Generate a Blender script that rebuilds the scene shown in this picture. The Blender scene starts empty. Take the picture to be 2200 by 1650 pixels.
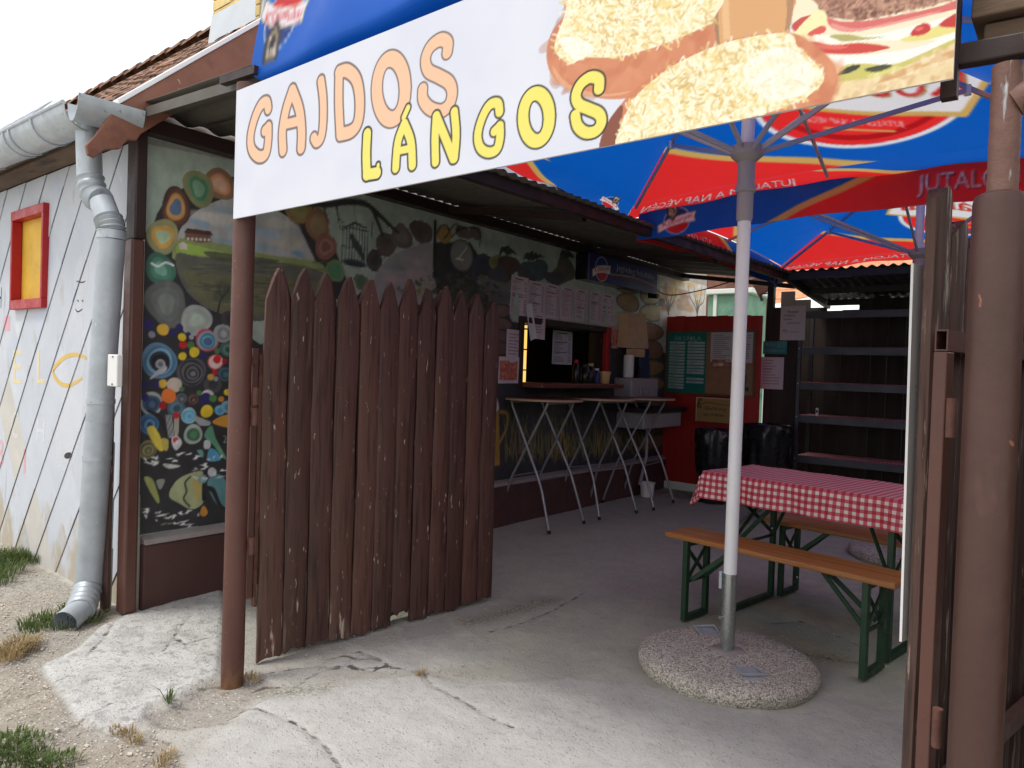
import bpy, math, random
import numpy as np
from mathutils import Vector, Matrix
R = math.radians
random.seed(7); np.random.seed(7)
SC = bpy.context.scene
COL = SC.collection

# ------------------------------------------------------------------ camera, sky, sun, exposure
FPX, CX, CY, CAMH = 1539.0, 1100.0, 825.0, 1.40          # focal length and centre in photo pixels, eye height
_y, _p, _a = R(38.6), R(-1.1), math.atan(0.034)
CF = Vector((-math.sin(_y)*math.cos(_p), math.cos(_y)*math.cos(_p), math.sin(_p)))
_R0 = Vector((math.cos(_y), math.sin(_y), 0)); _U0 = _R0.cross(CF)
CR = _R0*math.cos(_a) + _U0*math.sin(_a); CU = _U0*math.cos(_a) - _R0*math.sin(_a)
CP = Vector((0, 0, CAMH))
cam = bpy.data.cameras.new('camera'); cam_o = bpy.data.objects.new('camera', cam); COL.objects.link(cam_o)
cam.sensor_width = 36; cam.lens = FPX/2200*36; cam.clip_start = .05; cam.clip_end = 800
m = Matrix((CR, CU, -CF)).transposed().to_4x4(); m.translation = CP; cam_o.matrix_world = m
SC.camera = cam_o

SUN_EL, SUN_AZ = 64, 212            # degrees; azimuth clockwise from +Y
world = bpy.data.worlds.new('World'); SC.world = world; world.use_nodes = True
nt = world.node_tree; nt.nodes.clear()
sky = nt.nodes.new('ShaderNodeTexSky'); sky.sky_type = 'NISHITA'; sky.sun_disc = False
sky.sun_elevation = R(SUN_EL); sky.sun_rotation = R(SUN_AZ); sky.dust_density = 4; sky.air_density = 1.2
mixn = nt.nodes.new('ShaderNodeMix'); mixn.data_type = 'RGBA'; mixn.inputs[0].default_value = .82
mixn.inputs[7].default_value = (9.4, 9.5, 9.8, 1)          # even white cloud cover over the clear sky
bg = nt.nodes.new('ShaderNodeBackground'); bg.inputs[1].default_value = .115
wo = nt.nodes.new('ShaderNodeOutputWorld')
nt.links.new(sky.outputs[0], mixn.inputs[6]); nt.links.new(mixn.outputs[2], bg.inputs[0]); nt.links.new(bg.outputs[0], wo.inputs[0])
sun = bpy.data.lights.new('sun', 'SUN'); sun.energy = 1.5; sun.angle = R(14); sun.color = (1, .965, .91)
sun_o = bpy.data.objects.new('sun', sun); COL.objects.link(sun_o)
sd = Vector((math.sin(R(SUN_AZ))*math.cos(R(SUN_EL)), math.cos(R(SUN_AZ))*math.cos(R(SUN_EL)), math.sin(R(SUN_EL))))
sun_o.rotation_euler = sd.to_track_quat('Z', 'Y').to_euler(); sun_o.location = (0, -6, 12)
vs = SC.view_settings; SC.display_settings.display_device = 'sRGB'
vs.view_transform = 'Standard'; vs.look = 'None'; vs.exposure = 0.42; vs.gamma = 1; vs.use_curve_mapping = False
SC.cycles.max_bounces = 8; SC.cycles.diffuse_bounces = 5; SC.cycles.transmission_bounces = 6
SC.cycles.use_denoising = True

# ------------------------------------------------------------------ measuring: a photo pixel on a known plane of the place
def ray(px, py): return CF + CR*((px-CX)/FPX) - CU*((py-CY)/FPX)
def onx(px, py, x): r = ray(px, py); return CP + r*(x/r.x)
def ony(px, py, y): r = ray(px, py); return CP + r*(y/r.y)
def onz(px, py, z=0.0): r = ray(px, py); return CP + r*((z-CAMH)/r.z)

# ------------------------------------------------------------------ helpers
def lin(c):
    c = np.asarray(c, float)/255.0
    return np.where(c <= .04045, c/12.92, ((c+.055)/1.055)**2.4)
def L4(c): return tuple(float(v) for v in lin(c)) + (1.0,)
ORIG = {}
def V(*a): return Vector(a)
def thing(name, label, cat, loc=(0, 0, 0), group=None):
    o = bpy.data.objects.new(name, None); COL.objects.link(o); o.location = loc; o.empty_display_size = .1
    ORIG[o.name] = Vector(loc); o['label'] = label; o['category'] = cat
    if group: o['group'] = group
    return o
def tag(o, label, cat, group=None):
    o['label'] = label; o['category'] = cat
    if group: o['group'] = group
    return o
def copy_tree(o, parent=None):
    c = o.copy(); COL.objects.link(c); c.parent = parent; ORIG[c.name] = ORIG.get(o.name, V(0, 0, 0))
    for ch in list(o.children): copy_tree(ch, c)
    return c

class MB:
    def __init__(s): s.v = []; s.f = []
    def add(s, vs, fs):
        n = len(s.v); s.v += [tuple(v) for v in vs]; s.f += [tuple(i+n for i in f) for f in fs]; return s
    def hexa(s, p): # 4 bottom ccw, 4 top ccw
        return s.add(p, [(3, 2, 1, 0), (4, 5, 6, 7), (0, 1, 5, 4), (1, 2, 6, 5), (2, 3, 7, 6), (3, 0, 4, 7)])
    def box(s, c, d, M=None):
        c = Vector(c); h = [x/2 for x in d]
        q = [(-1, -1, -1), (1, -1, -1), (1, 1, -1), (-1, 1, -1), (-1, -1, 1), (1, -1, 1), (1, 1, 1), (-1, 1, 1)]
        p = [Vector((a*h[0], b*h[1], e*h[2])) for a, b, e in q]
        if M is not None: p = [M @ x for x in p]
        return s.hexa([x+c for x in p])
    def b2(s, lo, hi): return s.box([(a+b)/2 for a, b in zip(lo, hi)], [abs(b-a) for a, b in zip(lo, hi)])
    def beam(s, a, b, w, h, up=(0, 0, 1)): # bar from a to b, w sideways, h along up
        a, b = Vector(a), Vector(b); d = (b-a).normalized(); up = Vector(up)
        side = d.cross(up)
        if side.length < 1e-5: side = d.cross(Vector((1, 0, 0)))
        side.normalize(); u = side.cross(d).normalized()
        p = []
        for e in (a, b):
            p += [e-side*w/2-u*h/2, e+side*w/2-u*h/2, e+side*w/2+u*h/2, e-side*w/2+u*h/2]
        return s.hexa(p)
    def tube(s, pts, r, n=12, caps=True):
        pts = [Vector(p) for p in pts]; k = len(pts)
        rs = r if hasattr(r, '__len__') else [r]*k
        t0 = (pts[1]-pts[0]).normalized(); a = t0.orthogonal().normalized(); base = len(s.v)
        for i in range(k):
            t = ((pts[min(i+1, k-1)]-pts[i]).normalized()+(pts[i]-pts[max(i-1, 0)]).normalized())
            t = t.normalized() if t.length > 1e-6 else t0
            a = (a-t*a.dot(t)).normalized(); b = t.cross(a)
            for j in range(n):
                w = 2*math.pi*j/n; s.v.append(tuple(pts[i]+(a*math.cos(w)+b*math.sin(w))*rs[i]))
        for i in range(k-1):
            for j in range(n):
                j2 = (j+1) % n; s.f.append((base+i*n+j, base+i*n+j2, base+(i+1)*n+j2, base+(i+1)*n+j))
        if caps: s.f.append(tuple(base+j for j in reversed(range(n)))); s.f.append(tuple(base+(k-1)*n+j for j in range(n)))
        return s
    def lathe(s, prof, c=(0, 0, 0), n=32, wob=None):
        base = len(s.v); k = len(prof)
        for i, (r, z) in enumerate(prof):
            for j in range(n):
                w = 2*math.pi*j/n; q = wob(w, i) if wob else 1
                s.v.append((c[0]+r*q*math.cos(w), c[1]+r*q*math.sin(w), c[2]+z))
        for i in range(k-1):
            for j in range(n):
                j2 = (j+1) % n; s.f.append((base+i*n+j, base+i*n+j2, base+(i+1)*n+j2, base+(i+1)*n+j))
        s.f.append(tuple(base+j for j in reversed(range(n)))); s.f.append(tuple(base+(k-1)*n+j for j in range(n)))
        return s
    def prism(s, poly, ext): # planar polygon (3-D points) pushed by ext
        e = Vector(ext); p = [Vector(x) for x in poly]; n = len(p)
        return s.add(p+[x+e for x in p], [tuple(reversed(range(n))), tuple(range(n, 2*n))]+[(i, (i+1) % n, n+(i+1) % n, n+i) for i in range(n)])
    def mesh(s, name, off=V(0, 0, 0)):
        me = bpy.data.meshes.new(name); me.from_pydata([tuple(Vector(v)-off) for v in s.v], [], s.f); me.validate(); return me
    def build(s, name, mat, parent=None, smooth=None, bevel=0, kind=None, label=None):
        off = ORIG[parent.name] if parent is not None else V(0, 0, 0)
        return obj(name, s.mesh(name, off), mat, parent, smooth, bevel, kind, label, off)
def obj(name, me, mat, parent=None, smooth=None, bevel=0, kind=None, label=None, off=None):
    o = bpy.data.objects.new(name, me); COL.objects.link(o)
    if parent is not None: o.parent = parent
    ORIG[o.name] = ORIG[parent.name] if parent is not None else V(0, 0, 0)
    if mat is not None:
        me.materials.clear(); me.materials.append(mat)
    if smooth is not None:
        me.shade_smooth(); me.set_sharp_from_angle(angle=R(smooth))
    if bevel:
        b = o.modifiers.new('bevel', 'BEVEL'); b.width = bevel; b.segments = 2; b.limit_method = 'ANGLE'; b.angle_limit = R(40)
    if kind: o['kind'] = kind
    if label: o['label'] = label
    return o

# ------------------------------------------------------------------ materials
def N(nt, t, **kw):
    n = nt.nodes.new(t)
    for k, v in kw.items():
        if k.startswith('i'): n.inputs[int(k[1:])].default_value = v
        else: setattr(n, k, v)
    return n
def noise4(nt, coord, wsock, scale, stretch=(1, 1, 1), detail=4, rough=.6):
    mp = N(nt, 'ShaderNodeMapping'); mp.inputs[3].default_value = stretch; nt.links.new(coord, mp.inputs[0])
    n = N(nt, 'ShaderNodeTexNoise', noise_dimensions='4D'); n.inputs['Scale'].default_value = scale
    n.inputs['Detail'].default_value = detail; n.inputs['Roughness'].default_value = rough
    nt.links.new(mp.outputs[0], n.inputs['Vector']); nt.links.new(wsock, n.inputs['W']); return n.outputs[0]
def mrange(nt, s, a, b, c=0., d=1.):
    n = N(nt, 'ShaderNodeMapRange'); n.inputs[1].default_value = a; n.inputs[2].default_value = b
    n.inputs[3].default_value = c; n.inputs[4].default_value = d; nt.links.new(s, n.inputs[0]); return n.outputs[0]
def mixc(nt, fac, a, b, mode='MIX'):
    n = N(nt, 'ShaderNodeMix', data_type='RGBA', blend_type=mode)
    for sock, v in ((n.inputs[0], fac), (n.inputs[6], a), (n.inputs[7], b)):
        if isinstance(v, (int, float)): sock.default_value = v
        elif isinstance(v, tuple): sock.default_value = v
        else: nt.links.new(v, sock)
    return n.outputs[2]
def mat(name, col=(128, 128, 128), rough=.6, metal=0., var=.16, vs=5., bump=.12, bs=45., stretch=(1, 1, 1), wear=(), rnd=.0,
        attr=None, spec=.4, transl=0., emit=None, alpha=None, bdist=.004, rvar=.15, zrust=None, grain=None):
    m = bpy.data.materials.new(name); m.use_nodes = True; nt = m.node_tree
    p = nt.nodes['Principled BSDF']; out = nt.nodes['Material Output']
    tc = N(nt, 'ShaderNodeTexCoord'); oi = N(nt, 'ShaderNodeObjectInfo')
    w = N(nt, 'ShaderNodeMath', operation='MULTIPLY', i1=37.0); nt.links.new(oi.outputs['Random'], w.inputs[0]); W = w.outputs[0]
    co = tc.outputs['Object']
    if attr:
        a = N(nt, 'ShaderNodeAttribute', attribute_name=attr); c = a.outputs['Color']
    else: c = L4(col)
    if var:
        f = noise4(nt, co, W, vs, stretch, 6, .62)
        c = mixc(nt, 1.0, c, mixc(nt, mrange(nt, f, .25, .75), (1-var,)*3+(1,), (1+var,)*3+(1,)), 'MULTIPLY')
    if rnd:
        r = mrange(nt, oi.outputs['Random'], 0, 1, 1-rnd, 1+rnd); cb = N(nt, 'ShaderNodeCombineColor')
        for i in range(3): nt.links.new(r, cb.inputs[i])
        c = mixc(nt, 1.0, c, cb.outputs[0], 'MULTIPLY')
    for wr in wear: # (colour, scale, threshold, softness, stretch)
        f = noise4(nt, co, W, wr[1], wr[4] if len(wr) > 4 else (1, 1, 1), 5, .65)
        if len(wr) > 5: # more of it towards the foot: (height, gain)
            sz = N(nt, 'ShaderNodeSeparateXYZ'); nt.links.new(co, sz.inputs[0]); ad_ = N(nt, 'ShaderNodeMath', operation='ADD')
            nt.links.new(mrange(nt, sz.outputs[2], 0, wr[5][0], wr[5][1], 0), ad_.inputs[1]); nt.links.new(f, ad_.inputs[0]); f = ad_.outputs[0]
        c = mixc(nt, mrange(nt, f, wr[2], wr[2]+wr[3]), c, L4(wr[0]))
    if grain: # (strength, scale, stretch): fine dark lines along the grain
        f = noise4(nt, co, W, grain[1], grain[2], 3, .5); c = mixc(nt, mrange(nt, f, .50, .66, 0, grain[0]), c, mixc(nt, 1., c, (.35, .33, .33, 1), 'MULTIPLY'))
    if zrust: # rust creeping up from the foot: (height, colour)
        sz = N(nt, 'ShaderNodeSeparateXYZ'); nt.links.new(co, sz.inputs[0]); f = noise4(nt, co, W, 16, (1, 1, .5), 4)
        ma = N(nt, 'ShaderNodeMath', operation='MULTIPLY_ADD', i1=-.5, i2=0.); nt.links.new(f, ma.inputs[0]); nt.links.new(sz.outputs[2], ma.inputs[2])
        c = mixc(nt, mrange(nt, ma.outputs[0], zrust[0]-.30, zrust[0]-.24, 1, 0), c, mixc(nt, mrange(nt, f, .4, .6), L4(zrust[1]), L4((84, 60, 46))))
    if isinstance(c, tuple): p.inputs['Base Color'].default_value = c
    else: nt.links.new(c, p.inputs['Base Color'])
    p.inputs['Metallic'].default_value = metal; p.inputs['Specular IOR Level'].default_value = spec
    if rvar:
        f = noise4(nt, co, W, vs*2.3, stretch, 3); nt.links.new(mrange(nt, f, .3, .7, max(.05, rough-rvar), min(1, rough+rvar)), p.inputs['Roughness'])
    else: p.inputs['Roughness'].default_value = rough
    if bump:
        f = noise4(nt, co, W, bs, stretch, 5, .6); b = N(nt, 'ShaderNodeBump'); b.inputs['Strength'].default_value = bump
        b.inputs['Distance'].default_value = bdist; nt.links.new(f, b.inputs['Height']); nt.links.new(b.outputs[0], p.inputs['Normal'])
    if emit: p.inputs['Emission Color'].default_value = L4(emit[0]); p.inputs['Emission Strength'].default_value = emit[1]
    if alpha is not None: p.inputs['Alpha'].default_value = alpha
    if transl:
        t = N(nt, 'ShaderNodeBsdfTranslucent'); mx = N(nt, 'ShaderNodeMixShader', i0=transl)
        if isinstance(c, tuple): t.inputs[0].default_value = c
        else: nt.links.new(c, t.inputs[0])
        nt.links.new(p.outputs[0], mx.inputs[1]); nt.links.new(t.outputs[0], mx.inputs[2]); nt.links.new(mx.outputs[0], out.inputs[0])
    return m
VCH = ((190, 172, 152), 60, .642, .04, (1, 1, .2))     # small chips down to pale wood
M = {}
M['paint_brown'] = mat('brown_wood_paint', (88, 60, 51), .55, var=.3, vs=7, bump=.8, bs=60, stretch=(1, 1, .06), rnd=.28, bdist=.004, grain=(.75, 75, (1, 1, .05)),
                       wear=(((64, 43, 38), 5, .56, .2, (1, 1, .25)), VCH, ((184, 166, 146), 22, .675, .03, (1, 1, .11), (.55, .06)), ((112, 92, 78), 9, .66, .08, (1, 1, .12), (.3, .08))))
M['paint_brown_old'] = mat('weathered_brown_wood', (82, 60, 52), .7, var=.35, vs=9, bump=1., bs=70, stretch=(1, 1, .05), rnd=.15, bdist=.006, grain=(.85, 80, (1, 1, .05)),
                       wear=(((58, 40, 34), 6, .52, .2, (1, 1, .2)), ((196, 182, 166), 30, .60, .05, (1, 1, .10)), ((150, 134, 118), 60, .58, .06, (1, 1, .06))))
M['steel_brown'] = mat('brown_painted_steel', (94, 62, 53), .45, var=.12, vs=4, bump=.25, bs=70, wear=(((120, 62, 40), 11, .70, .05), ((205, 190, 175), 40, .74, .02)))
M['post_brown'] = mat('brown_painted_post', (90, 58, 49), .5, var=.14, vs=4, bump=.35, bs=55, zrust=(.08, (120, 84, 58)), wear=(((138, 104, 93), 4, .60, .15, (1, 1, .35)), ((76, 54, 48), 7, .56, .14, (1.5, 1.5, .12)), ((120, 70, 50), 22, .66, .04, (1, 1, .4)), ((205, 190, 175), 60, .70, .02)))
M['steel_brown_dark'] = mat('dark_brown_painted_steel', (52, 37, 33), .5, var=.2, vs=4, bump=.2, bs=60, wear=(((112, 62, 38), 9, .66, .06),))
M['rust'] = mat('rusty_steel', (96, 64, 54), .75, var=.35, vs=20, bump=.4, bs=90, wear=(((90, 48, 34), 22, .55, .1),))
M['pipe_old'] = mat('peeling_brown_pipe', (108, 78, 68), .6, var=.25, vs=8, bump=.8, bs=30, bdist=.006,
                       wear=(((176, 180, 182), 9, .57, .04, (2.2, 2.2, .3)), ((70, 54, 46), 16, .62, .05)))
M['galv'] = mat('galvanised_steel', (174, 181, 185), .42, metal=.35, var=.16, vs=9, bump=.12, bs=60, wear=(((122, 130, 134), 26, .6, .1),))
M['galv_dirty'] = mat('dirty_galvanised_steel', (172, 179, 184), .5, metal=.25, var=.2, vs=7, bump=.15, bs=50, wear=(((205, 210, 212), 34, .66, .05, (1, 1, .5)), ((126, 132, 134), 8, .6, .15, (1, 1, .4))))
M['fascia'] = mat('brown_verge_board', (128, 84, 66), .6, var=.25, vs=6, bump=.4, bs=22, stretch=(6, .8, .8), wear=(((190, 160, 136), 26, .68, .05, (3, .6, .6)), ((92, 58, 44), 5, .6, .2)))
M['white_trim'] = mat('white_metal_trim', (226, 226, 226), .4, var=.06, bump=.05)
M['old_wood'] = mat('old_grey_brown_wood', (96, 78, 62), .85, var=.45, vs=7, bump=1, bs=18, stretch=(.25, 1, 1), bdist=.01, wear=(((50, 40, 34), 8, .55, .15, (.3, 1, 1)),))
M['tile_white'] = mat('white_fibre_cement', (194, 198, 204), .75, var=.07, vs=3, bump=.12, bs=35, rnd=.035, wear=(((172, 186, 206), 1.3, .52, .28), ((214, 215, 216), 4, .62, .15), ((150, 145, 138), 30, .74, .03), ((176, 166, 148), 5, .60, .16, (1, 1, .6), (.5, .26)), ((150, 150, 150), 9, .62, .1, (1, 1, .12))))
M['tile_grey'] = mat('bare_grey_fibre_cement', (196, 192, 184), .8, var=.1, vs=4, bump=.15, bs=35)
M['backing'] = mat('dark_lath_backing', (44, 42, 42), .9, var=.2)
M['tile_clay'] = mat('old_clay_tile', (150, 108, 86), .85, var=.45, vs=9, bump=.6, bs=40, rnd=.22, bdist=.006,
                       wear=(((96, 82, 66), 12, .46, .12), ((52, 50, 40), 13, .55, .06), ((176, 166, 140), 34, .64, .05)))
M['red'] = mat('red_gloss_paint', (168, 30, 34), .45, var=.12, vs=7, bump=.12, bs=40, wear=(((196, 120, 116), 40, .70, .03),))
M['yellow'] = mat('yellow_board', (222, 176, 60), .6, var=.14, vs=8, bump=.1, wear=(((120, 96, 40), 26, .72, .03),))
M['concrete_trim'] = mat('grey_cement_ledge', (150, 142, 138), .85, var=.2, vs=9, bump=.3, bs=50)
M['plinth'] = mat('brown_painted_render', (84, 58, 53), .7, var=.16, vs=3.5, bump=.25, bs=30, wear=(((196, 186, 178), 26, .76, .02), ((70, 50, 46), 3, .58, .2)))
M['corrugated'] = mat('grey_corrugated_sheet', (88, 84, 76), .6, var=.18, vs=3, bump=.08, wear=(((84, 76, 64), 3, .58, .15),))
M['corrugated_dark'] = mat('dark_corrugated_sheet', (70, 70, 70), .6, var=.2, vs=3, bump=.08)
M['dark_steel'] = mat('dark_steel', (44, 40, 39), .55, var=.2, bump=.1)
M['black_wood'] = mat('dark_stained_boards', (50, 40, 35), .75, var=.35, vs=5, bump=.4, bs=24, stretch=(1, 1, .12), rnd=.2)
M['white_paint'] = mat('white_painted_pole', (238, 238, 238), .35, var=.05, vs=3, bump=.04)
M['white_plastic'] = mat('white_plastic', (220, 219, 216), .4, var=.05, bump=.05)
M['grey_plastic'] = mat('pale_grey_plastic', (158, 154, 154), .4, var=.06, bump=.05)
M['rib'] = mat('grey_aluminium', (176, 176, 182), .4, metal=.2, var=.06, bump=.05)
M['steel'] = mat('bare_steel_tube', (168, 172, 170), .3, metal=.8, var=.12, bump=.05)
M['leg_steel'] = mat('dull_steel_leg', (150, 150, 152), .4, metal=.55, var=.14, bump=.06)
M['rubber'] = mat('black_rubber', (26, 26, 27), .8, var=.1)
M['pine'] = mat('varnished_pine', (172, 116, 64), .42, var=.28, vs=5, bump=.2, bs=26, stretch=(.25, 5, 5), wear=(((132, 76, 34), 7, .58, .12, (.15, 3.5, 3.5)), ((92, 54, 28), 24, .68, .04), ((196, 164, 120), 9, .64, .06, (.12, 2.5, 2.5))))
M['green_steel'] = mat('green_painted_steel', (38, 68, 46), .45, var=.25, vs=8, bump=.15, wear=(((84, 84, 72), 24, .66, .05), ((120, 128, 112), 50, .73, .02)))
M['table_top'] = mat('brown_laminate', (112, 66, 54), .35, var=.2, vs=6, bump=.03, stretch=(.3, 3, 3))
M['table_edge'] = mat('pale_table_edge', (176, 150, 122), .5, var=.1)
M['black_bag'] = mat('black_plastic_bag', (24, 25, 27), .28, var=.1, bump=.25, bs=18, spec=.6, bdist=.01)
M['red_panel'] = mat('dark_red_boards', (168, 36, 28), .5, var=.14, vs=3, bump=.12, bs=30, stretch=(2, 2, .2))
M['cork'] = mat('brown_hardboard', (150, 112, 80), .8, var=.15, vs=12, bump=.2, bs=120)
M['frame_wood'] = mat('brown_wood_frame', (110, 76, 50), .6, var=.2)
M['rack'] = mat('grey_rack_steel', (74, 76, 80), .45, metal=.2, var=.12, bump=.06)
M['cardboard'] = mat('cardboard', (196, 164, 128), .85, var=.1, vs=9, bump=.1)
M['paper'] = mat('printed_paper', attr='Col', rough=.75, var=.04, bump=.08, bs=9, bdist=.003)
M['print_gloss'] = mat('printed_panel', attr='Col', rough=.45, var=.025, vs=2, bump=.03, bs=6)
M['mural'] = mat('painted_render', attr='Col', rough=.6, var=.10, vs=5, bump=.22, bs=60, wear=(((206, 204, 198), 21, .745, .015),))
M['canvas'] = mat('printed_canvas', attr='Col', rough=.5, var=.04, vs=2, bump=.06, bs=160, transl=.4, bdist=.001)
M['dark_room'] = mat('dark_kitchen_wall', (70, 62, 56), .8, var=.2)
M['glass_dark'] = mat('dark_glass', (20, 22, 24), .15, var=.05, bump=0, spec=.6)
M['lamp_yellow'] = mat('lit_yellow_strip', (255, 214, 120), .5, var=0, bump=0, emit=((255, 206, 110), .9))
M['jar'] = mat('dark_jar', (40, 34, 32), .2, var=.1, bump=0)
M['blue_plastic'] = mat('blue_plastic', (52, 66, 120), .4, var=.1)
M['cream_plastic'] = mat('cream_plastic', (214, 176, 118), .45, var=.06)
M['cloth_blue'] = mat('blue_cloth', (46, 58, 84), .9, var=.2, bump=.3, bs=30)
M['camera_black'] = mat('black_cable', (20, 20, 20), .6, var=.05, bump=0)
M['planks_far'] = mat('red_brown_boards', (120, 82, 68), .8, var=.35, vs=5, bump=.3, stretch=(1, 1, .15), rnd=.18)
M['green_paint'] = mat('green_painted_render', (118, 158, 132), .75, var=.2, vs=5, bump=.15, wear=(((66, 122, 108), 4, .55, .12), ((206, 212, 204), 14, .68, .05)))
M['tile_orange'] = mat('orange_clay_tile', (206, 142, 104), .8, var=.2, vs=8, bump=.2, rnd=.12)
M['white_wall'] = mat('pale_render', (226, 232, 222), .85, var=.05)
M['brick_yellow'] = mat('yellow_brick', (208, 184, 128), .9, var=.25, vs=14, bump=.5, bs=50, rnd=.14, wear=(((150, 128, 98), 20, .62, .08),))
M['mortar'] = mat('pale_mortar', (190, 180, 168), .95, var=.15, bump=.3)
M['zinc'] = mat('zinc_flashing', (196, 202, 206), .45, metal=.2, var=.08, bump=.1)
M['solar'] = mat('blue_solar_cell', (58, 66, 104), .2, var=.1, bump=0)
M['screw'] = mat('screw_head', (120, 118, 118), .4, metal=.6, var=.1, bump=0)
M['decal_white'] = mat('faded_white_paint', (240, 240, 240), .8, var=.05, bump=0, alpha=.5)
M['decal_ghost'] = mat('ghost_of_white_paint', (238, 238, 240), .8, var=.05, bump=0, alpha=.32)
M['decal_yellow'] = mat('faded_yellow_paint', (238, 222, 176), .8, var=.06, bump=0, alpha=.72)
M['decal_ochre'] = mat('ochre_paint', (222, 186, 104), .8, var=.1, bump=0, alpha=.9)
M['decal_red'] = mat('faded_red_paint', (232, 178, 186), .8, var=.08, bump=0, alpha=.8)
M['decal_dark'] = mat('dark_paint', (52, 52, 56), .8, var=.05, bump=0)
M['decal_green'] = mat('dark_green_paint', (70, 92, 84), .8, var=.05, bump=0)
M['grass'] = mat('grass_blade', (96, 112, 64), .7, var=.3, vs=3, bump=0, rnd=.1, transl=.3)
M['grass_dry'] = mat('dry_grass_blade', (170, 150, 112), .8, var=.3, vs=3, bump=0, transl=.25)

# ------------------------------------------------------------------ painting: colours laid on a fine grid of vertices
def vnoise(h, w, cells, seed):
    g = np.random.RandomState(seed).rand(int(cells[0])+2, int(cells[1])+2)
    yy = np.linspace(0, cells[0], h); xx = np.linspace(0, cells[1], w)
    yi = np.minimum(yy.astype(int), int(cells[0])); xi = np.minimum(xx.astype(int), int(cells[1]))
    fy = (yy-yi)[:, None]; fx = (xx-xi)[None, :]; fy = fy*fy*(3-2*fy); fx = fx*fx*(3-2*fx)
    a = g[np.ix_(yi, xi)]; b = g[np.ix_(yi, xi+1)]; c = g[np.ix_(yi+1, xi)]; d = g[np.ix_(yi+1, xi+1)]
    return (a*(1-fx)+b*fx)*(1-fy)+(c*(1-fx)+d*fx)*fy
def fbm(h, w, cells, seed): return vnoise(h, w, cells, seed)*.55+vnoise(h, w, (cells[0]*2.1, cells[1]*2.1), seed+1)*.3+vnoise(h, w, (cells[0]*4.3, cells[1]*4.3), seed+2)*.15
def smooth_pts(pts, k=5, closed=True):
    p = [np.array(q, float) for q in pts]; n = len(p); out = []
    for i in range(n if closed else n-1):
        a, b, c, d = (p[(i-1) % n], p[i], p[(i+1) % n], p[(i+2) % n]) if closed else (p[max(i-1, 0)], p[i], p[i+1], p[min(i+2, n-1)])
        for j in range(k):
            t = j/k; out.append(.5*((2*b)+(c-a)*t+(2*a-5*b+4*c-d)*t*t+(3*b-a-3*c+d)*t**3))
    if not closed: out.append(p[-1])
    return out
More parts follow.
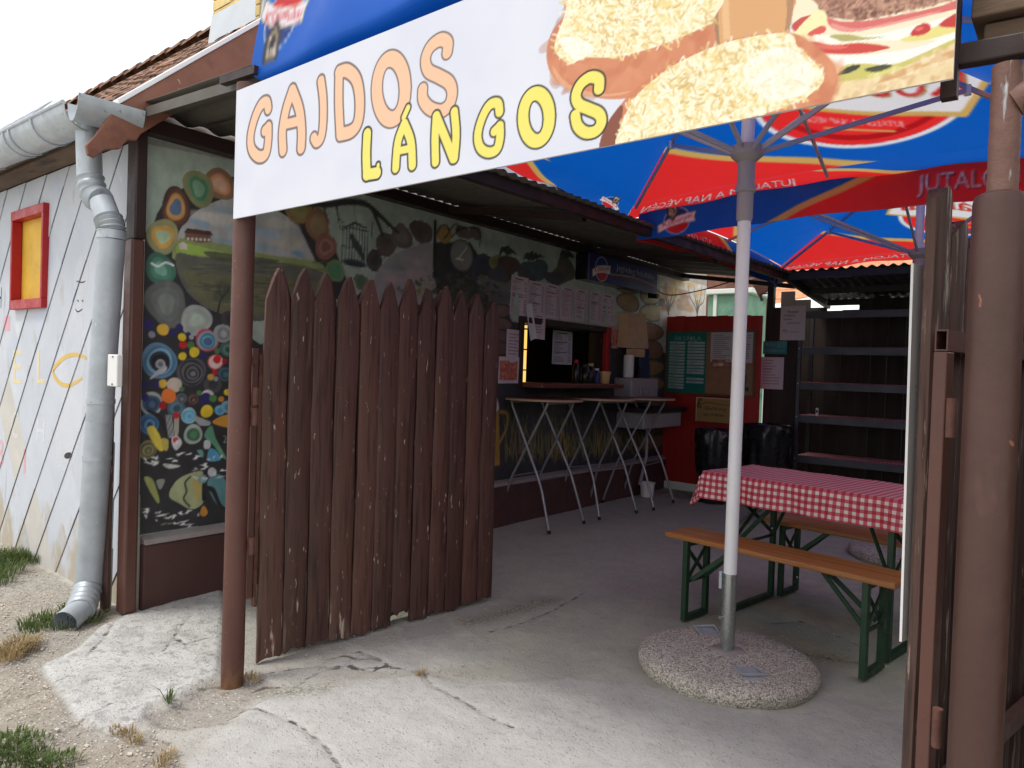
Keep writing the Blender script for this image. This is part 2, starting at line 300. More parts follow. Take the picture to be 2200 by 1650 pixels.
class Canvas:
    def __init__(s, x0, x1, y0, y1, res, col):
        s.x0, s.x1, s.y0, s.y1 = x0, x1, y0, y1
        s.w = max(2, int(round((x1-x0)/res))+1); s.h = max(2, int(round((y1-y0)/res))+1)
        s.X = np.linspace(x0, x1, s.w); s.Y = np.linspace(y0, y1, s.h); s.dx = (x1-x0)/(s.w-1); s.dy = (y1-y0)/(s.h-1)
        s.a = np.empty((s.h, s.w, 3)); s.a[:] = np.array(col, float)
    def win(s, xa, xb, ya, yb):
        i0 = max(0, int((xa-s.x0)/s.dx)-1); i1 = min(s.w, int((xb-s.x0)/s.dx)+3); j0 = max(0, int((ya-s.y0)/s.dy)-1); j1 = min(s.h, int((yb-s.y0)/s.dy)+3)
        return (i0, i1, j0, j1) if i1 > i0 and j1 > j0 else None
    def put(s, w, cov, col):
        i0, i1, j0, j1 = w; c = np.array(col, float); t = s.a[j0:j1, i0:i1]; t += (c-t)*cov[..., None]
    def poly(s, pts, col, alpha=1., sm=0, ss=2):
        if sm: pts = smooth_pts(pts, sm)
        p = np.array([tuple(q)[:2] for q in pts], float); w = s.win(p[:, 0].min(), p[:, 0].max(), p[:, 1].min(), p[:, 1].max())
        if not w: return
        i0, i1, j0, j1 = w; cov = 0
        for ox in range(ss):
            for oy in range(ss):
                x = s.X[i0:i1][None, :]+((ox+.5)/ss-.5)*s.dx; y = s.Y[j0:j1][:, None]+((oy+.5)/ss-.5)*s.dy
                ins = np.zeros((j1-j0, i1-i0), bool)
                for k in range(len(p)):
                    (ax, ay), (bx, by) = p[k], p[k-1]
                    if ay == by: continue
                    ins ^= ((ay > y) != (by > y)) & (x < (bx-ax)*(y-ay)/(by-ay)+ax)
                cov = cov+ins
        s.put(w, cov/(ss*ss)*alpha, col)
    def blob(s, cx, cy, rx, ry, col, rot=0, alpha=1., soft=None, wob=0, seed=0):
        r = max(rx, ry)*(1+wob); w = s.win(cx-r, cx+r, cy-r, cy+r)
        if not w: return
        i0, i1, j0, j1 = w; x = s.X[i0:i1][None, :]-cx; y = s.Y[j0:j1][:, None]-cy
        c_, s_ = math.cos(rot), math.sin(rot); u = (x*c_+y*s_)/rx; v = (-x*s_+y*c_)/ry; d = np.hypot(u, v)
        if wob: th = np.arctan2(v, u); d = d/(1+wob*np.sin(2*th+seed*1.7)+wob*.7*np.sin(3*th+seed*2.9))
        e = soft if soft else max(s.dx/rx, s.dy/ry)
        s.put(w, np.clip((1-d)/e+.5, 0, 1)*alpha, col)
    def stroke(s, pts, r, col, alpha=1., sm=0):
        if sm: pts = smooth_pts(pts, sm, False)
        p = np.array([tuple(q)[:2] for q in pts], float); n = len(p)
        rs = np.interp(np.linspace(0, 1, n), np.linspace(0, 1, len(r)), r) if hasattr(r, '__len__') else np.full(n, r)
        m = rs.max(); w = s.win(p[:, 0].min()-m, p[:, 0].max()+m, p[:, 1].min()-m, p[:, 1].max()+m)
        if not w: return
        i0, i1, j0, j1 = w; x = s.X[i0:i1][None, :]; y = s.Y[j0:j1][:, None]; best = np.full((j1-j0, i1-i0), -9.)
        for k in range(n-1):
            d = p[k+1]-p[k]; L = max(d@d, 1e-12); t = np.clip(((x-p[k, 0])*d[0]+(y-p[k, 1])*d[1])/L, 0, 1)
            best = np.maximum(best, rs[k]+(rs[k+1]-rs[k])*t-np.hypot(x-p[k, 0]-t*d[0], y-p[k, 1]-t*d[1]))
        s.put(w, np.clip(best/min(s.dx, s.dy)+.5, 0, 1)*alpha, col)
    def tris(s, tr, col, alpha=1.):
        for t in tr: s.poly(t, col, alpha)
    def text(s, txt, x, y, w, h, col, flipx=False, shear=0., alpha=1.):
        fs = text_polys(txt); P = np.concatenate(fs); lo = P.min(0); hi = P.max(0); sc = np.array([w, h])/(hi-lo)
        for f in fs:
            q = (f-lo)*sc; q[:, 0] += shear*q[:, 1]
            if flipx: q[:, 0] = w-q[:, 0]
            s.poly(q+np.array([x, y]), col, alpha)
    def mottle(s, amt, cells, seed):
        s.a *= (1+amt*(fbm(s.h, s.w, cells, seed)-.5)*2)[..., None]
    def sample(s, x, y):
        fx = np.clip((np.asarray(x)-s.x0)/s.dx, 0, s.w-1.001); fy = np.clip((np.asarray(y)-s.y0)/s.dy, 0, s.h-1.001)
        i = fx.astype(int); j = fy.astype(int); u = (fx-i)[..., None]; v = (fy-j)[..., None]; a = s.a
        return (a[j, i]*(1-u)+a[j, i+1]*u)*(1-v)+(a[j+1, i]*(1-u)+a[j+1, i+1]*u)*v
_tp = {}
def text_polys(txt):
    if txt not in _tp:
        cu = bpy.data.curves.new('lettering', 'FONT'); cu.body = txt; cu.resolution_u = 3
        o = bpy.data.objects.new('lettering', cu); COL.objects.link(o)
        dg = bpy.context.evaluated_depsgraph_get(); e = o.evaluated_get(dg); me = e.to_mesh()
        co = np.array([v.co[:2] for v in me.vertices]); _tp[txt] = [co[list(p.vertices)] for p in me.polygons]
        e.to_mesh_clear(); bpy.data.objects.remove(o); bpy.data.curves.remove(cu)
    return _tp[txt]
def grid_mesh(name, P, colr, keep=None):
    h, w = P.shape[:2]; me = bpy.data.meshes.new(name)
    idx = np.arange(h*w).reshape(h, w); q = np.stack([idx[:-1, :-1], idx[:-1, 1:], idx[1:, 1:], idx[1:, :-1]], -1).reshape(-1, 4)
    if keep is not None: q = q[keep.reshape(-1)]
    me.vertices.add(h*w); me.vertices.foreach_set('co', P.reshape(-1).astype(np.float32))
    me.loops.add(q.size); me.loops.foreach_set('vertex_index', q.reshape(-1).astype(np.int32))
    me.polygons.add(len(q)); me.polygons.foreach_set('loop_start', (np.arange(len(q))*4).astype(np.int32))
    me.polygons.foreach_set('loop_total', np.full(len(q), 4, np.int32)); me.update(calc_edges=True)
    if colr is not None:
        a = me.color_attributes.new('Col', 'FLOAT_COLOR', 'POINT')
        c = np.ones((h*w, 4), np.float32); c[:, :3] = lin(np.clip(colr.reshape(-1, 3), 0, 255)); a.data.foreach_set('color', c.reshape(-1))
    return me
def sheet(name, cv, fn, matl, parent=None, keep=None, smooth=None):
    """a canvas laid on the surface fn(x, y) -> point; returns the object"""
    off = ORIG[parent.name] if parent is not None else V(0, 0, 0)
    X, Y = np.meshgrid(cv.X, cv.Y); P = np.stack(fn(X, Y), -1)-np.array(off)
    return obj(name, grid_mesh(name, P, cv.a, keep), matl, parent, smooth)
# ------------------------------------------------------------------ ground
def sdf(pts, X, Y):
    p = np.array(pts, float); d = np.full(X.shape, 1e9); ins = np.zeros(X.shape, bool)
    for k in range(len(p)):
        (ax, ay), (bx, by) = p[k], p[k-1]; ex, ey = bx-ax, by-ay
        t = np.clip(((X-ax)*ex+(Y-ay)*ey)/max(ex*ex+ey*ey, 1e-12), 0, 1)
        d = np.minimum(d, np.hypot(X-ax-t*ex, Y-ay-t*ey))
        if ay != by: ins ^= ((ay > Y) != (by > Y)) & (X < ex*(Y-ay)/ey+ax)
    return np.where(ins, d, -d)
def pldist(lines, X, Y):
    d = np.full(X.shape, 1e9)
    for ln in lines:
        for a, b in zip(ln[:-1], ln[1:]):
            ex, ey = b[0]-a[0], b[1]-a[1]; t = np.clip(((X-a[0])*ex+(Y-a[1])*ey)/max(ex*ex+ey*ey, 1e-12), 0, 1)
            d = np.minimum(d, np.hypot(X-a[0]-t*ex, Y-a[1]-t*ey))
    return d
G2 = lambda l: [tuple(onz(x, y)[:2]) for x, y in l]
xs = np.concatenate([np.linspace(-90, -7.2, 22)[:-1], np.arange(-7.2, -5.2, .026), np.arange(-5.2, 1.6, .018), np.linspace(1.6, 60, 16)[1:]])
ys = np.concatenate([np.linspace(-40, .2, 14)[:-1], np.arange(.2, 2.6, .014), np.arange(2.6, 9.6, .026), np.linspace(9.6, 120, 24)[1:]])
GX, GY = np.meshgrid(xs, ys)
pale = sdf(G2([(300, 1312), (262, 1322), (215, 1345), (165, 1392), (88, 1426), (118, 1478), (165, 1538), (228, 1576), (300, 1556), (322, 1512), (390, 1492), (470, 1446), (482, 1290), (480, 1262)]), GX, GY)
pale2 = sdf(G2([(380, 1700), (398, 1640), (470, 1560), (560, 1500), (620, 1484), (760, 1462), (905, 1440), (1010, 1462), (1240, 1450), (1460, 1470), (1780, 1480), (1990, 1560), (2050, 1800), (1500, 2600), (300, 2600)]), GX, GY)
grav = sdf(G2([(305, 1535), (400, 1488), (468, 1452), (560, 1440), (600, 1470), (560, 1500), (470, 1548), (400, 1562), (330, 1560)]), GX, GY)
walk = sdf(G2([(-400, 1250), (0, 1168), (235, 1296), (262, 1322), (215, 1345), (165, 1392), (88, 1426), (165, 1538), (228, 1576), (330, 1560), (398, 1640), (380, 1760), (-500, 2400), (-1500, 1700)]), GX, GY)
patch = sdf(G2([(700, 1428), (760, 1395), (850, 1372), (1000, 1345), (1110, 1388), (1040, 1420), (880, 1440)]), GX, GY)
patch2 = sdf(G2([(1640, 1338), (1760, 1336), (1960, 1420), (1960, 1200), (1800, 1180), (1650, 1230)]), GX, GY)
cr = [G2(l) for l in ([(350, 1398), (372, 1372), (392, 1340), (410, 1322)], [(372, 1370), (400, 1384), (438, 1372), (500, 1362)], [(250, 1330), (222, 1370), (195, 1400), (185, 1412)],
     [(430, 1474), (470, 1462), (500, 1455)], [(905, 1440), (930, 1470), (990, 1500), (1040, 1530), (1100, 1558)], [(620, 1478), (660, 1450), (700, 1432), (730, 1425), (780, 1432), (830, 1428), (905, 1440)],
     [(760, 1395), (800, 1405), (842, 1428)], [(60, 1490), (150, 1450)], [(100, 1588), (170, 1545), (240, 1510)], [(1040, 1355), (1100, 1340), (1180, 1310), (1260, 1265)], [(1700, 1395), (1790, 1410), (1860, 1420)],
     [(690, 1425), (705, 1408), (740, 1400), (765, 1412), (750, 1425), (710, 1432), (690, 1425)], [(765, 1412), (800, 1410), (832, 1424), (800, 1436), (770, 1430), (750, 1425)], [(560, 1440), (600, 1436), (640, 1430), (690, 1425)], [(500, 1458), (470, 1462), (430, 1475), (400, 1490)], [(600, 1480), (560, 1500), (520, 1520), (480, 1545)], [(540, 1470), (570, 1462), (600, 1470), (640, 1468)], [(540, 1512), (640, 1550), (700, 1600), (740, 1660)], [(1650, 1335), (1720, 1330), (1800, 1362), (1880, 1395), (1940, 1402)])]
crd = pldist(cr, GX, GY)
rs = np.random.RandomState(3)
hz = .012*(fbm(len(ys), len(xs), (40, 40), 5)-.5)+.006*(fbm(len(ys), len(xs), (150, 150), 9)-.5)
hz += .016*np.clip(pale/.02+.3, 0, 1)+.006*np.clip(pale2/.03, 0, 1)-.022*np.clip(grav/.05, 0, 1)+.006*np.clip(patch/.02, 0, 1)
hz -= .006*np.exp(-(crd/.016)**2)
far = (GX < -7.2) | (GX > 1.55) | (GY < .2) | (GY > 9.55); hz[far] = 0
P = np.stack([GX, GY, hz-.012], -1)
me = grid_mesh('ground', P, None)
for nm, arr in (('pale', pale), ('slab', pale2), ('gravel', np.maximum(grav, walk)), ('crack', crd), ('patch', np.maximum(patch, patch2)), ('inside', sdf([(-4.2, 2.6), (-4.2, 9.4), (1.5, 9.4), (1.5, 3.1), (-.6, 3.0), (-2.2, 2.5)], GX, GY)), ('green', pldist([G2([(1010, 1330), (1090, 1312), (1180, 1285)]), G2([(610, 1480), (700, 1470)]), G2([(1690, 1400), (1800, 1412)])], GX, GY))):
    a = me.attributes.new(nm, 'FLOAT', 'POINT'); a.data.foreach_set('value', np.clip(arr, -5, 5).reshape(-1).astype(np.float32))
gm = bpy.data.materials.new('worn_concrete_and_dirt'); gm.use_nodes = True; nt = gm.node_tree; p = nt.nodes['Principled BSDF']
tc = N(nt, 'ShaderNodeTexCoord'); co = tc.outputs['Object']; zero = N(nt, 'ShaderNodeValue').outputs[0]
def at_(nm): return N(nt, 'ShaderNodeAttribute', attribute_name=nm).outputs['Fac']
def math_(op, a, b):
    n = N(nt, 'ShaderNodeMath', operation=op)
    for i, v in enumerate((a, b)):
        if isinstance(v, (int, float)): n.inputs[i].default_value = v
        else: nt.links.new(v, n.inputs[i])
    return n.outputs[0]
nz = {k: noise4(nt, co, zero, k, (1, 1, 1), 6, .6) for k in (1.3, 5., 19., 70., 210.)}
def edge(nm, amp=.16, soft=.02, sc=5.):
    return mrange(nt, math_('ADD', at_(nm), math_('MULTIPLY', math_('SUBTRACT', nz[sc], .5), amp)), -soft, soft)
vor = N(nt, 'ShaderNodeTexVoronoi'); vor.inputs['Scale'].default_value = 62; nt.links.new(co, vor.inputs['Vector']); vsep = N(nt, 'ShaderNodeSeparateColor'); nt.links.new(vor.outputs['Color'], vsep.inputs[0])
peb = math_('MULTIPLY', mrange(nt, vor.outputs['Distance'], .28, .42, 1, 0), mrange(nt, vsep.outputs[0], .70, .74)); pebd = math_('MULTIPLY', mrange(nt, vor.outputs['Distance'], .25, .4, 1, 0), mrange(nt, vsep.outputs[1], .80, .84))
c = mixc(nt, mrange(nt, nz[1.3], .3, .7), L4((172, 169, 160)), L4((194, 191, 182)))                 # old yard concrete
c = mixc(nt, mrange(nt, nz[5.], .48, .74, 0, .45), c, L4((148, 143, 129)))
st = noise4(nt, co, zero, .55, (1, 1, 1), 5, .6); c = mixc(nt, mrange(nt, st, .5, .66, 0, .4), c, L4((140, 136, 124)))
c = mixc(nt, mrange(nt, nz[19.], .55, .70, 0, .4), c, L4((120, 113, 104)))
c = mixc(nt, math_('MULTIPLY', peb, .5), c, L4((188, 180, 168)))
c = mixc(nt, edge('patch', .08, .012), c, mixc(nt, mrange(nt, nz[5.], .3, .7), L4((164, 162, 157)), L4((186, 184, 179))))
gr = mixc(nt, mrange(nt, nz[5.], .35, .65), L4((150, 142, 129)), L4((180, 171, 156)))
gr = mixc(nt, mrange(nt, nz[1.3], .45, .60), gr, mixc(nt, mrange(nt, nz[19.], .35, .65), L4((158, 154, 146)), L4((182, 178, 170))))
gr = mixc(nt, mrange(nt, nz[19.], .54, .68, 0, .7), gr, L4((124, 114, 101)))
gr = mixc(nt, mrange(nt, nz[210.], .55, .66, 0, .6), gr, L4((112, 104, 93)))
gr = mixc(nt, mrange(nt, nz[70.], .52, .62, 0, .55), gr, L4((122, 115, 103)))
gr = mixc(nt, math_('MULTIPLY', peb, .9), gr, L4((212, 206, 196))); gr = mixc(nt, math_('MULTIPLY', pebd, .7), gr, L4((104, 97, 88)))
c = mixc(nt, edge('gravel', .14, .014, 19.), c, gr)
pl = mixc(nt, mrange(nt, nz[1.3], .3, .7), L4((190, 189, 184)), L4((210, 209, 205)))
pl = mixc(nt, mrange(nt, nz[5.], .46, .64, 0, .75), pl, L4((174, 172, 167)))
pl = mixc(nt, mrange(nt, nz[19.], .52, .63, 0, .7), pl, L4((148, 146, 142)))
pl = mixc(nt, mrange(nt, nz[70.], .57, .65, 0, .75), pl, L4((126, 124, 121)))
pls = mixc(nt, mrange(nt, nz[5.], .35, .7), L4((182, 181, 176)), L4((202, 201, 196)))
c = mixc(nt, math_('MULTIPLY', edge('slab', .22, .03, 5.), .8), c, mixc(nt, mrange(nt, nz[19.], .50, .66, 0, .35), pls, L4((158, 155, 149))))
c = mixc(nt, edge('pale', .13, .012, 19.), c, pl)
ab = N(nt, 'ShaderNodeMath', operation='ABSOLUTE'); nt.links.new(math_('ADD', at_('pale'), math_('MULTIPLY', math_('SUBTRACT', nz[19.], .5), .13)), ab.inputs[0])
c = mixc(nt, math_('MULTIPLY', mrange(nt, ab.outputs[0], .002, .016, .5, 0), mrange(nt, nz[5.], .35, .6)), c, L4((104, 95, 84)))
ins = math_('MULTIPLY', edge('inside', .9, .35, 1.3), mrange(nt, nz[5.], .2, .7, .25, .8))
c = mixc(nt, math_('MULTIPLY', ins, .75), c, mixc(nt, mrange(nt, nz[5.], .35, .62), L4((142, 145, 120)), L4((184, 189, 160))))
sp = mrange(nt, nz[210.], .64, .70); c = mixc(nt, math_('MULTIPLY', sp, mrange(nt, nz[5.], .4, .6)), c, L4((74, 68, 62)))
sp2 = mrange(nt, nz[70.], .68, .73); c = mixc(nt, sp2, c, L4((214, 208, 196)))
gd = mrange(nt, math_('ADD', at_('green'), math_('MULTIPLY', nz[19.], .16)), .08, .2, 1, 0)
c = mixc(nt, math_('MULTIPLY', gd, mrange(nt, nz[70.], .4, .6, 0, .8)), c, L4((96, 98, 68)))
ck = mrange(nt, math_('ADD', at_('crack'), math_('MULTIPLY', math_('SUBTRACT', nz[19.], .5), .05)), .002, .010, 1, 0)
c = mixc(nt, math_('MULTIPLY', ck, mrange(nt, nz[5.], .36, .54, .25, .95)), c, L4((86, 79, 69)))
nt.links.new(c, p.inputs['Base Color']); p.inputs['Roughness'].default_value = .88; p.inputs['Specular IOR Level'].default_value = .25
b = N(nt, 'ShaderNodeBump'); b.inputs['Strength'].default_value = .8; b.inputs['Distance'].default_value = .009
hh = math_('ADD', math_('ADD', math_('MULTIPLY', nz[70.], .8), math_('MULTIPLY', peb, .5)), math_('ADD', math_('MULTIPLY', nz[210.], .6), nz[19.])); nt.links.new(hh, b.inputs['Height']); nt.links.new(b.outputs[0], p.inputs['Normal'])
obj('ground', me, gm, kind='structure', smooth=60)

# ------------------------------------------------------------------ the house with the painted side
XW, YF = -4.10, 1.80
house = thing('house', 'old house with white diamond-tiled front, clay tile roof and painted side wall', 'house', (XW-2, 3, 0))
def clip(poly, f):      # keep where f(p) >= 0
    out = []
    for i in range(len(poly)):
        a, b = poly[i-1], poly[i]; fa, fb = f(a), f(b)
        if (fa >= 0) != (fb >= 0): t = fa/(fa-fb); out.append((a[0]+(b[0]-a[0])*t, a[1]+(b[1]-a[1])*t))
        if fb >= 0: out.append(b)
    return out
WX0, WX1, WZ0, WZ1 = -6.01, -5.43, 1.73, 2.385      # window opening in the front
fw = MB()
for lo, hi in (((-11, YF, -.2), (WX0, YF+.25, 2.68)), ((WX1, YF, -.2), (XW-.10, YF+.25, 2.68)), ((WX0, YF, -.2), (WX1, YF+.25, WZ0)), ((WX0, YF, WZ1), (WX1, YF+.25, 2.68))): fw.b2(lo, hi)
front = fw.build('front_wall', M['backing'], house)
def cut(poly, rect):
    x0, x1, z0, z1 = rect; out = []; rest = poly
    for f in (lambda p: x0-p[0], lambda p: p[0]-x1, lambda p: z0-p[1], lambda p: p[1]-z1):
        a = clip(rest, f)
        if len(a) > 2: out.append(a)
        rest = clip(rest, lambda p, f=f: -f(p))
        if len(rest) < 3: break
    return out
TW, TH = .385, .50
rt = random.Random(4)
def diamond_tiles(x0, x1, z0, z1, place, parent, name, hole=None, greys=(), skip=()):
    k = 0
    for row in range(-1, int((z1-z0)/(TH/2))+3):
        for cix in range(-1, int((x1-x0)/TW)+3):
            cx = x1-cix*TW-(TW/2 if row % 2 else 0); cz = z0+row*TH/2
            g = .002+rt.random()*.006; jog = 0
            d = [(cx, cz+TH/2-.0004), (cx-TW/2+.0002, cz), (cx-g*.55, cz-TH/2+g*.7), (cx+TW/2-g*.55, cz+g*.7)]
            for f in (lambda p: p[0]-x0, lambda p: x1-p[0], lambda p: p[1]-z0, lambda p: z1-p[1]):
                d = clip(d, f)
                if len(d) < 3: break
            if len(d) < 3: continue
            parts = cut(d, hole) if hole else [d]
            if not parts: continue
            mb = MB()
            for q in parts:
                if abs(sum(a[0]*b[1]-b[0]*a[1] for a, b in zip(q, q[1:]+q[:1]))) < 2e-4: continue
                dep = lambda a: .007+.006*(((a[0]-cx)/TW)-((a[1]-cz)/TH))          # lower right edge stands proud
                fr = [place(a[0], a[1], dep(a)) for a in q]; bk = [place(a[0], a[1], dep(a)-.005) for a in q]; n = len(q)
                mb.add(fr+bk, [tuple(range(n)), tuple(reversed(range(n, 2*n)))]+[(i, n+i, n+(i+1) % n, (i+1) % n) for i in range(n)])
            if not mb.f: continue
            near = any(abs(cx-gx) < .17 and abs(cz-gz) < .2 for gx, gz in greys)
            mb.build(name, M['tile_grey'] if near else M['tile_white'], parent); k += 1
    return k
place_f = lambda x, z, d: (x, YF-d, z)
gx = [tuple((q.x, q.z)) for q in (ony(35, 915, YF), ony(75, 1080, YF), ony(100, 1170, YF))]
diamond_tiles(-7.0, XW-.115, -.02, 2.60, place_f, front, 'wall_tile', (WX0, WX1, WZ0, WZ1), gx)
MB().b2((-11, YF-.012, -.02), (-7.001, YF+.0, 2.6)).build('plain_cladding', M['tile_white'], front)
# window: red frame in the opening with a deep reveal, yellow board inside
win = thing('house_window', 'small red-framed window with yellow board in the white tiled wall', 'window', ((WX0+WX1)/2, YF, WZ0))
f = MB(); t = .045
f.b2((WX0-.02, YF-.045, WZ0-.02), (WX1+.02, YF+.02, WZ0+t)); f.b2((WX0-.02, YF-.045, WZ1-t), (WX1+.02, YF+.02, WZ1+.02))
f.b2((WX0-.02, YF-.044, WZ0+t), (WX0+.012, YF+.02, WZ1-t)); f.b2((WX1-.012, YF-.044, WZ0+t), (WX1+.02, YF+.02, WZ1-t)); f.build('frame', M['red'], win, bevel=.004)
MB().b2((WX0+.005, YF+.022, WZ0+.03), (WX1-.005, YF+.034, WZ1-.03)).build('board', M['yellow'], win)
# painted lettering and figure left on the tiles (flat paint, 1 mm above the tiles)
def decal(name, polys, matl, parent, lift=.0012):
    """flat paint that follows the tiles: every polygon is cut along the tile lattice"""
    mb = MB(); X1, Z0 = XW-.115, -.02
    for q in polys:
        x0, x1 = min(a[0] for a in q), max(a[0] for a in q); z0, z1 = min(a[1] for a in q), max(a[1] for a in q)
        for row in range(int((z0-Z0)/(TH/2))-1, int((z1-Z0)/(TH/2))+3):
            sh_ = TW/2 if row % 2 else 0
            for ci in range(int((X1-x1-sh_)/TW)-1, int((X1-x0-sh_)/TW)+3):
                cx, cz = X1-ci*TW-sh_, Z0+row*TH/2; d = list(q)
                for sx in (1, -1):
                    for sz in (1, -1):
                        if len(d) > 2: d = clip(d, lambda p: 1-(p[0]-cx)*sx/(TW/2)-(p[1]-cz)*sz/(TH/2))
                if len(d) < 3: continue
                pts = [(a[0], YF-(.007+.006*((a[0]-cx)/TW-(a[1]-cz)/TH))-lift, a[1]) for a in d]; mb.add(pts, [tuple(range(len(pts)))])
    return mb.build(name, matl, parent)
def fletter(ch, px, py, wpx, hpx, matl, nm='painted_letter'):
    a = ony(px-wpx/2, py+hpx/2, YF); b_ = ony(px+wpx/2, py-hpx/2, YF); fs = text_polys(ch); Pq = np.concatenate(fs); lo, hi = Pq.min(0), Pq.max(0)
    sc = np.array([b_.x-a.x, b_.z-a.z])/(hi-lo); decal(nm, [[tuple((q-lo)*sc+np.array([a.x, a.z])) for q in g] for g in fs], matl, house)
for a in (('E', 40, 788, 20, 70, 'decal_yellow'), ('L', 92, 788, 20, 70, 'decal_yellow'), ('C', 35, 912, 15, 55, 'decal_white'), ('H', 90, 925, 18, 45, 'decal_white'), ('I', 55, 990, 5, 50, 'decal_red'), ('8', 4, 972, 14, 52, 'decal_red'), ('H', 2, 640, 8, 45, 'decal_green'), ('I', 18, 695, 12, 32, 'decal_red')):
    fletter(a[0], a[1], a[2], a[3], a[4], M[a[5]])
def ribbon(pix, w, nm, matl, dy=0):
    q = smooth_pts([(p_.x, p_.z) for p_ in (ony(x, y, YF) for x, y in pix)], 4, False); L_ = []
    for i in range(len(q)-1):
        d = q[i+1]-q[i]; n = np.array([-d[1], d[0]])/max(np.linalg.norm(d), 1e-9); k = w*(.55+.45*math.sin(math.pi*(i+.5)/(len(q)-1)))
        L_.append([tuple(q[i]-n*k), tuple(q[i+1]-n*k), tuple(q[i+1]+n*k), tuple(q[i]+n*k)])
    decal(nm, L_, matl, house, .0012+dy*.4)
ribbon([(188, 770), (170, 762), (145, 766), (122, 785), (116, 800), (128, 820), (150, 828), (180, 812)], .016, 'painted_arc', M['decal_ochre'], .002)
def fpoly(pix, nm, matl, dy=0): decal(nm, [[(p_.x, p_.z) for p_ in (ony(*map(float, q), YF) for q in smooth_pts(pix, 4))]], matl, house, .0012+dy*.4)
fpoly([(180, 550), (168, 570), (164, 600), (170, 640), (163, 668), (150, 700), (138, 745), (132, 800), (136, 860), (124, 930), (126, 1000), (150, 1010), (172, 960), (182, 880), (184, 800), (186, 740), (182, 690), (178, 668), (182, 640), (192, 600), (192, 565)], 'painted_figure', M['decal_ghost'])
for q in ([(168, 604), (178, 607), (186, 604)], [(164, 664), (170, 670), (180, 664)], [(168, 645), (172, 648)], [(178, 645), (182, 648)]): ribbon(q, .004, 'painted_line', M['decal_dark'], .001)
# broken tile hole
fpoly([(142, 978), (148, 972), (157, 973), (154, 984), (144, 984)], 'tile_hole', M['decal_dark'], .002)
# eaves: old wall plate
MB().b2((-11, YF-.16, 2.605), (XW-.06, YF-.005, 2.70)).build('wall_plate', M['old_wood'], house, bevel=.01)
MB().b2((-11, 1.60, 2.655), (XW+.02, YF-.162, 2.69)).build('soffit_board', M['old_wood'], house)
# roof: plane through (y 1.60, z 2.66) with rise .92, ridge at y 4
VX = -3.96; RS = .92; RZ = lambda y: 2.655+RS*(y-1.60); YR = 4.0
REND = -11.6
deck = MB(); deck.hexa([(REND, 1.6, RZ(1.6)-.05), (VX-.02, 1.6, RZ(1.6)-.05), (VX-.02, YR, RZ(YR)-.05), (REND, YR, RZ(YR)-.05), (REND, 1.6, RZ(1.6)-.02), (VX-.02, 1.6, RZ(1.6)-.02), (VX-.02, YR, RZ(YR)-.02), (REND, YR, RZ(YR)-.02)])
deck.hexa([(REND, YR, RZ(YR)-.05), (VX-.02, YR, RZ(YR)-.05), (VX-.02, 6.4, RZ(1.6)-.05), (REND, 6.4, RZ(1.6)-.05), (REND, YR, RZ(YR)-.02), (VX-.02, YR, RZ(YR)-.02), (VX-.02, 6.4, RZ(1.6)-.02), (REND, 6.4, RZ(1.6)-.02)])
roof = deck.build('roof', M['old_wood'], house)
ang = math.atan(RS); sl = Vector((0, math.cos(ang), math.sin(ang))); nrm = Vector((0, -math.sin(ang), math.cos(ang)))
def tile_mesh(seed):
    r0 = random.Random(seed); mb = MB(); w, l, th = .196, .36, .016; K = 4; up = []
    for j in range(K+1):
        u = -w/2+w*j/K; arch = .014*math.cos(u/w*math.pi)+r0.uniform(-.002, .002)
        for e, (s_, o) in enumerate(((-.01+r0.uniform(-.006, .006)+abs(u)*.12, .022), (l, .0))): up.append(Vector((u, 0, 0))+sl*s_+nrm*(arch+o))
    fs = []
    for j in range(K): fs.append((2*j, 2*j+2, 2*j+3, 2*j+1))
    n = len(up); lo = [q-nrm*th for q in up]
    for j in range(K): fs.append((n+2*j, n+2*j+1, n+2*j+3, n+2*j+2)); fs.append((2*j, n+2*j, n+2*j+2, 2*j+2))
    fs += [(0, 1, n+1, n), (2*K, n+2*K, n+2*K+1, 2*K+1)]
    return MB().add(up+lo, fs).mesh('roof_tile')
tms = [tile_mesh(i) for i in range(5)]
for tm in tms: tm.materials.append(M['tile_clay'])
NR, NC = 13, 23; pitch_ = 3.26/NR
for i in range(NR):
    for j in range(NC):
        o = bpy.data.objects.new('roof_tile', tms[rt.randrange(5)]); COL.objects.link(o); o.parent = roof; ORIG[o.name] = V(0, 0, 0)
        y = 1.575+math.cos(ang)*pitch_*i
        o.location = Vector((VX-.13-.20*j-(.1 if i % 2 else 0)+rt.uniform(-.006, .006), y, RZ(y)+rt.uniform(0, .014)))-ORIG[house.name]
        o.rotation_euler = (rt.uniform(-.03, .03), 0, rt.uniform(-.03, .03))
rest = MB()
for i in range(NR):
    for j in range(NC, 38):
        y = 1.575+math.cos(ang)*pitch_*i; base = Vector((VX-.13-.20*j-(.1 if i % 2 else 0), y, RZ(y)+rt.uniform(0, .014)))
        me_ = tms[rt.randrange(5)]; rest.add([base+v.co for v in me_.vertices], [tuple(p_.vertices) for p_ in me_.polygons])
rest.build('distant_tiling', M['tile_clay'], roof, kind='stuff')
for j in range(21):
    mb = MB(); xj = VX-.1-.36*j
    pr = []
    for e in (0, 1):
        rr = .10 if e == 0 else .082
        for q in range(7):
            w = math.pi*q/6; pr.append((xj-.38*e, YR+rr*math.cos(w), RZ(YR)+.03+rr*math.sin(w)*.9+(.012 if e == 0 else 0)))
    mb.add(pr, [(q, q+1, 8+q, 7+q) for q in range(6)]+[tuple(range(6, -1, -1)), tuple(range(7, 14))]); mb.build('ridge_tile', M['tile_clay'], roof)
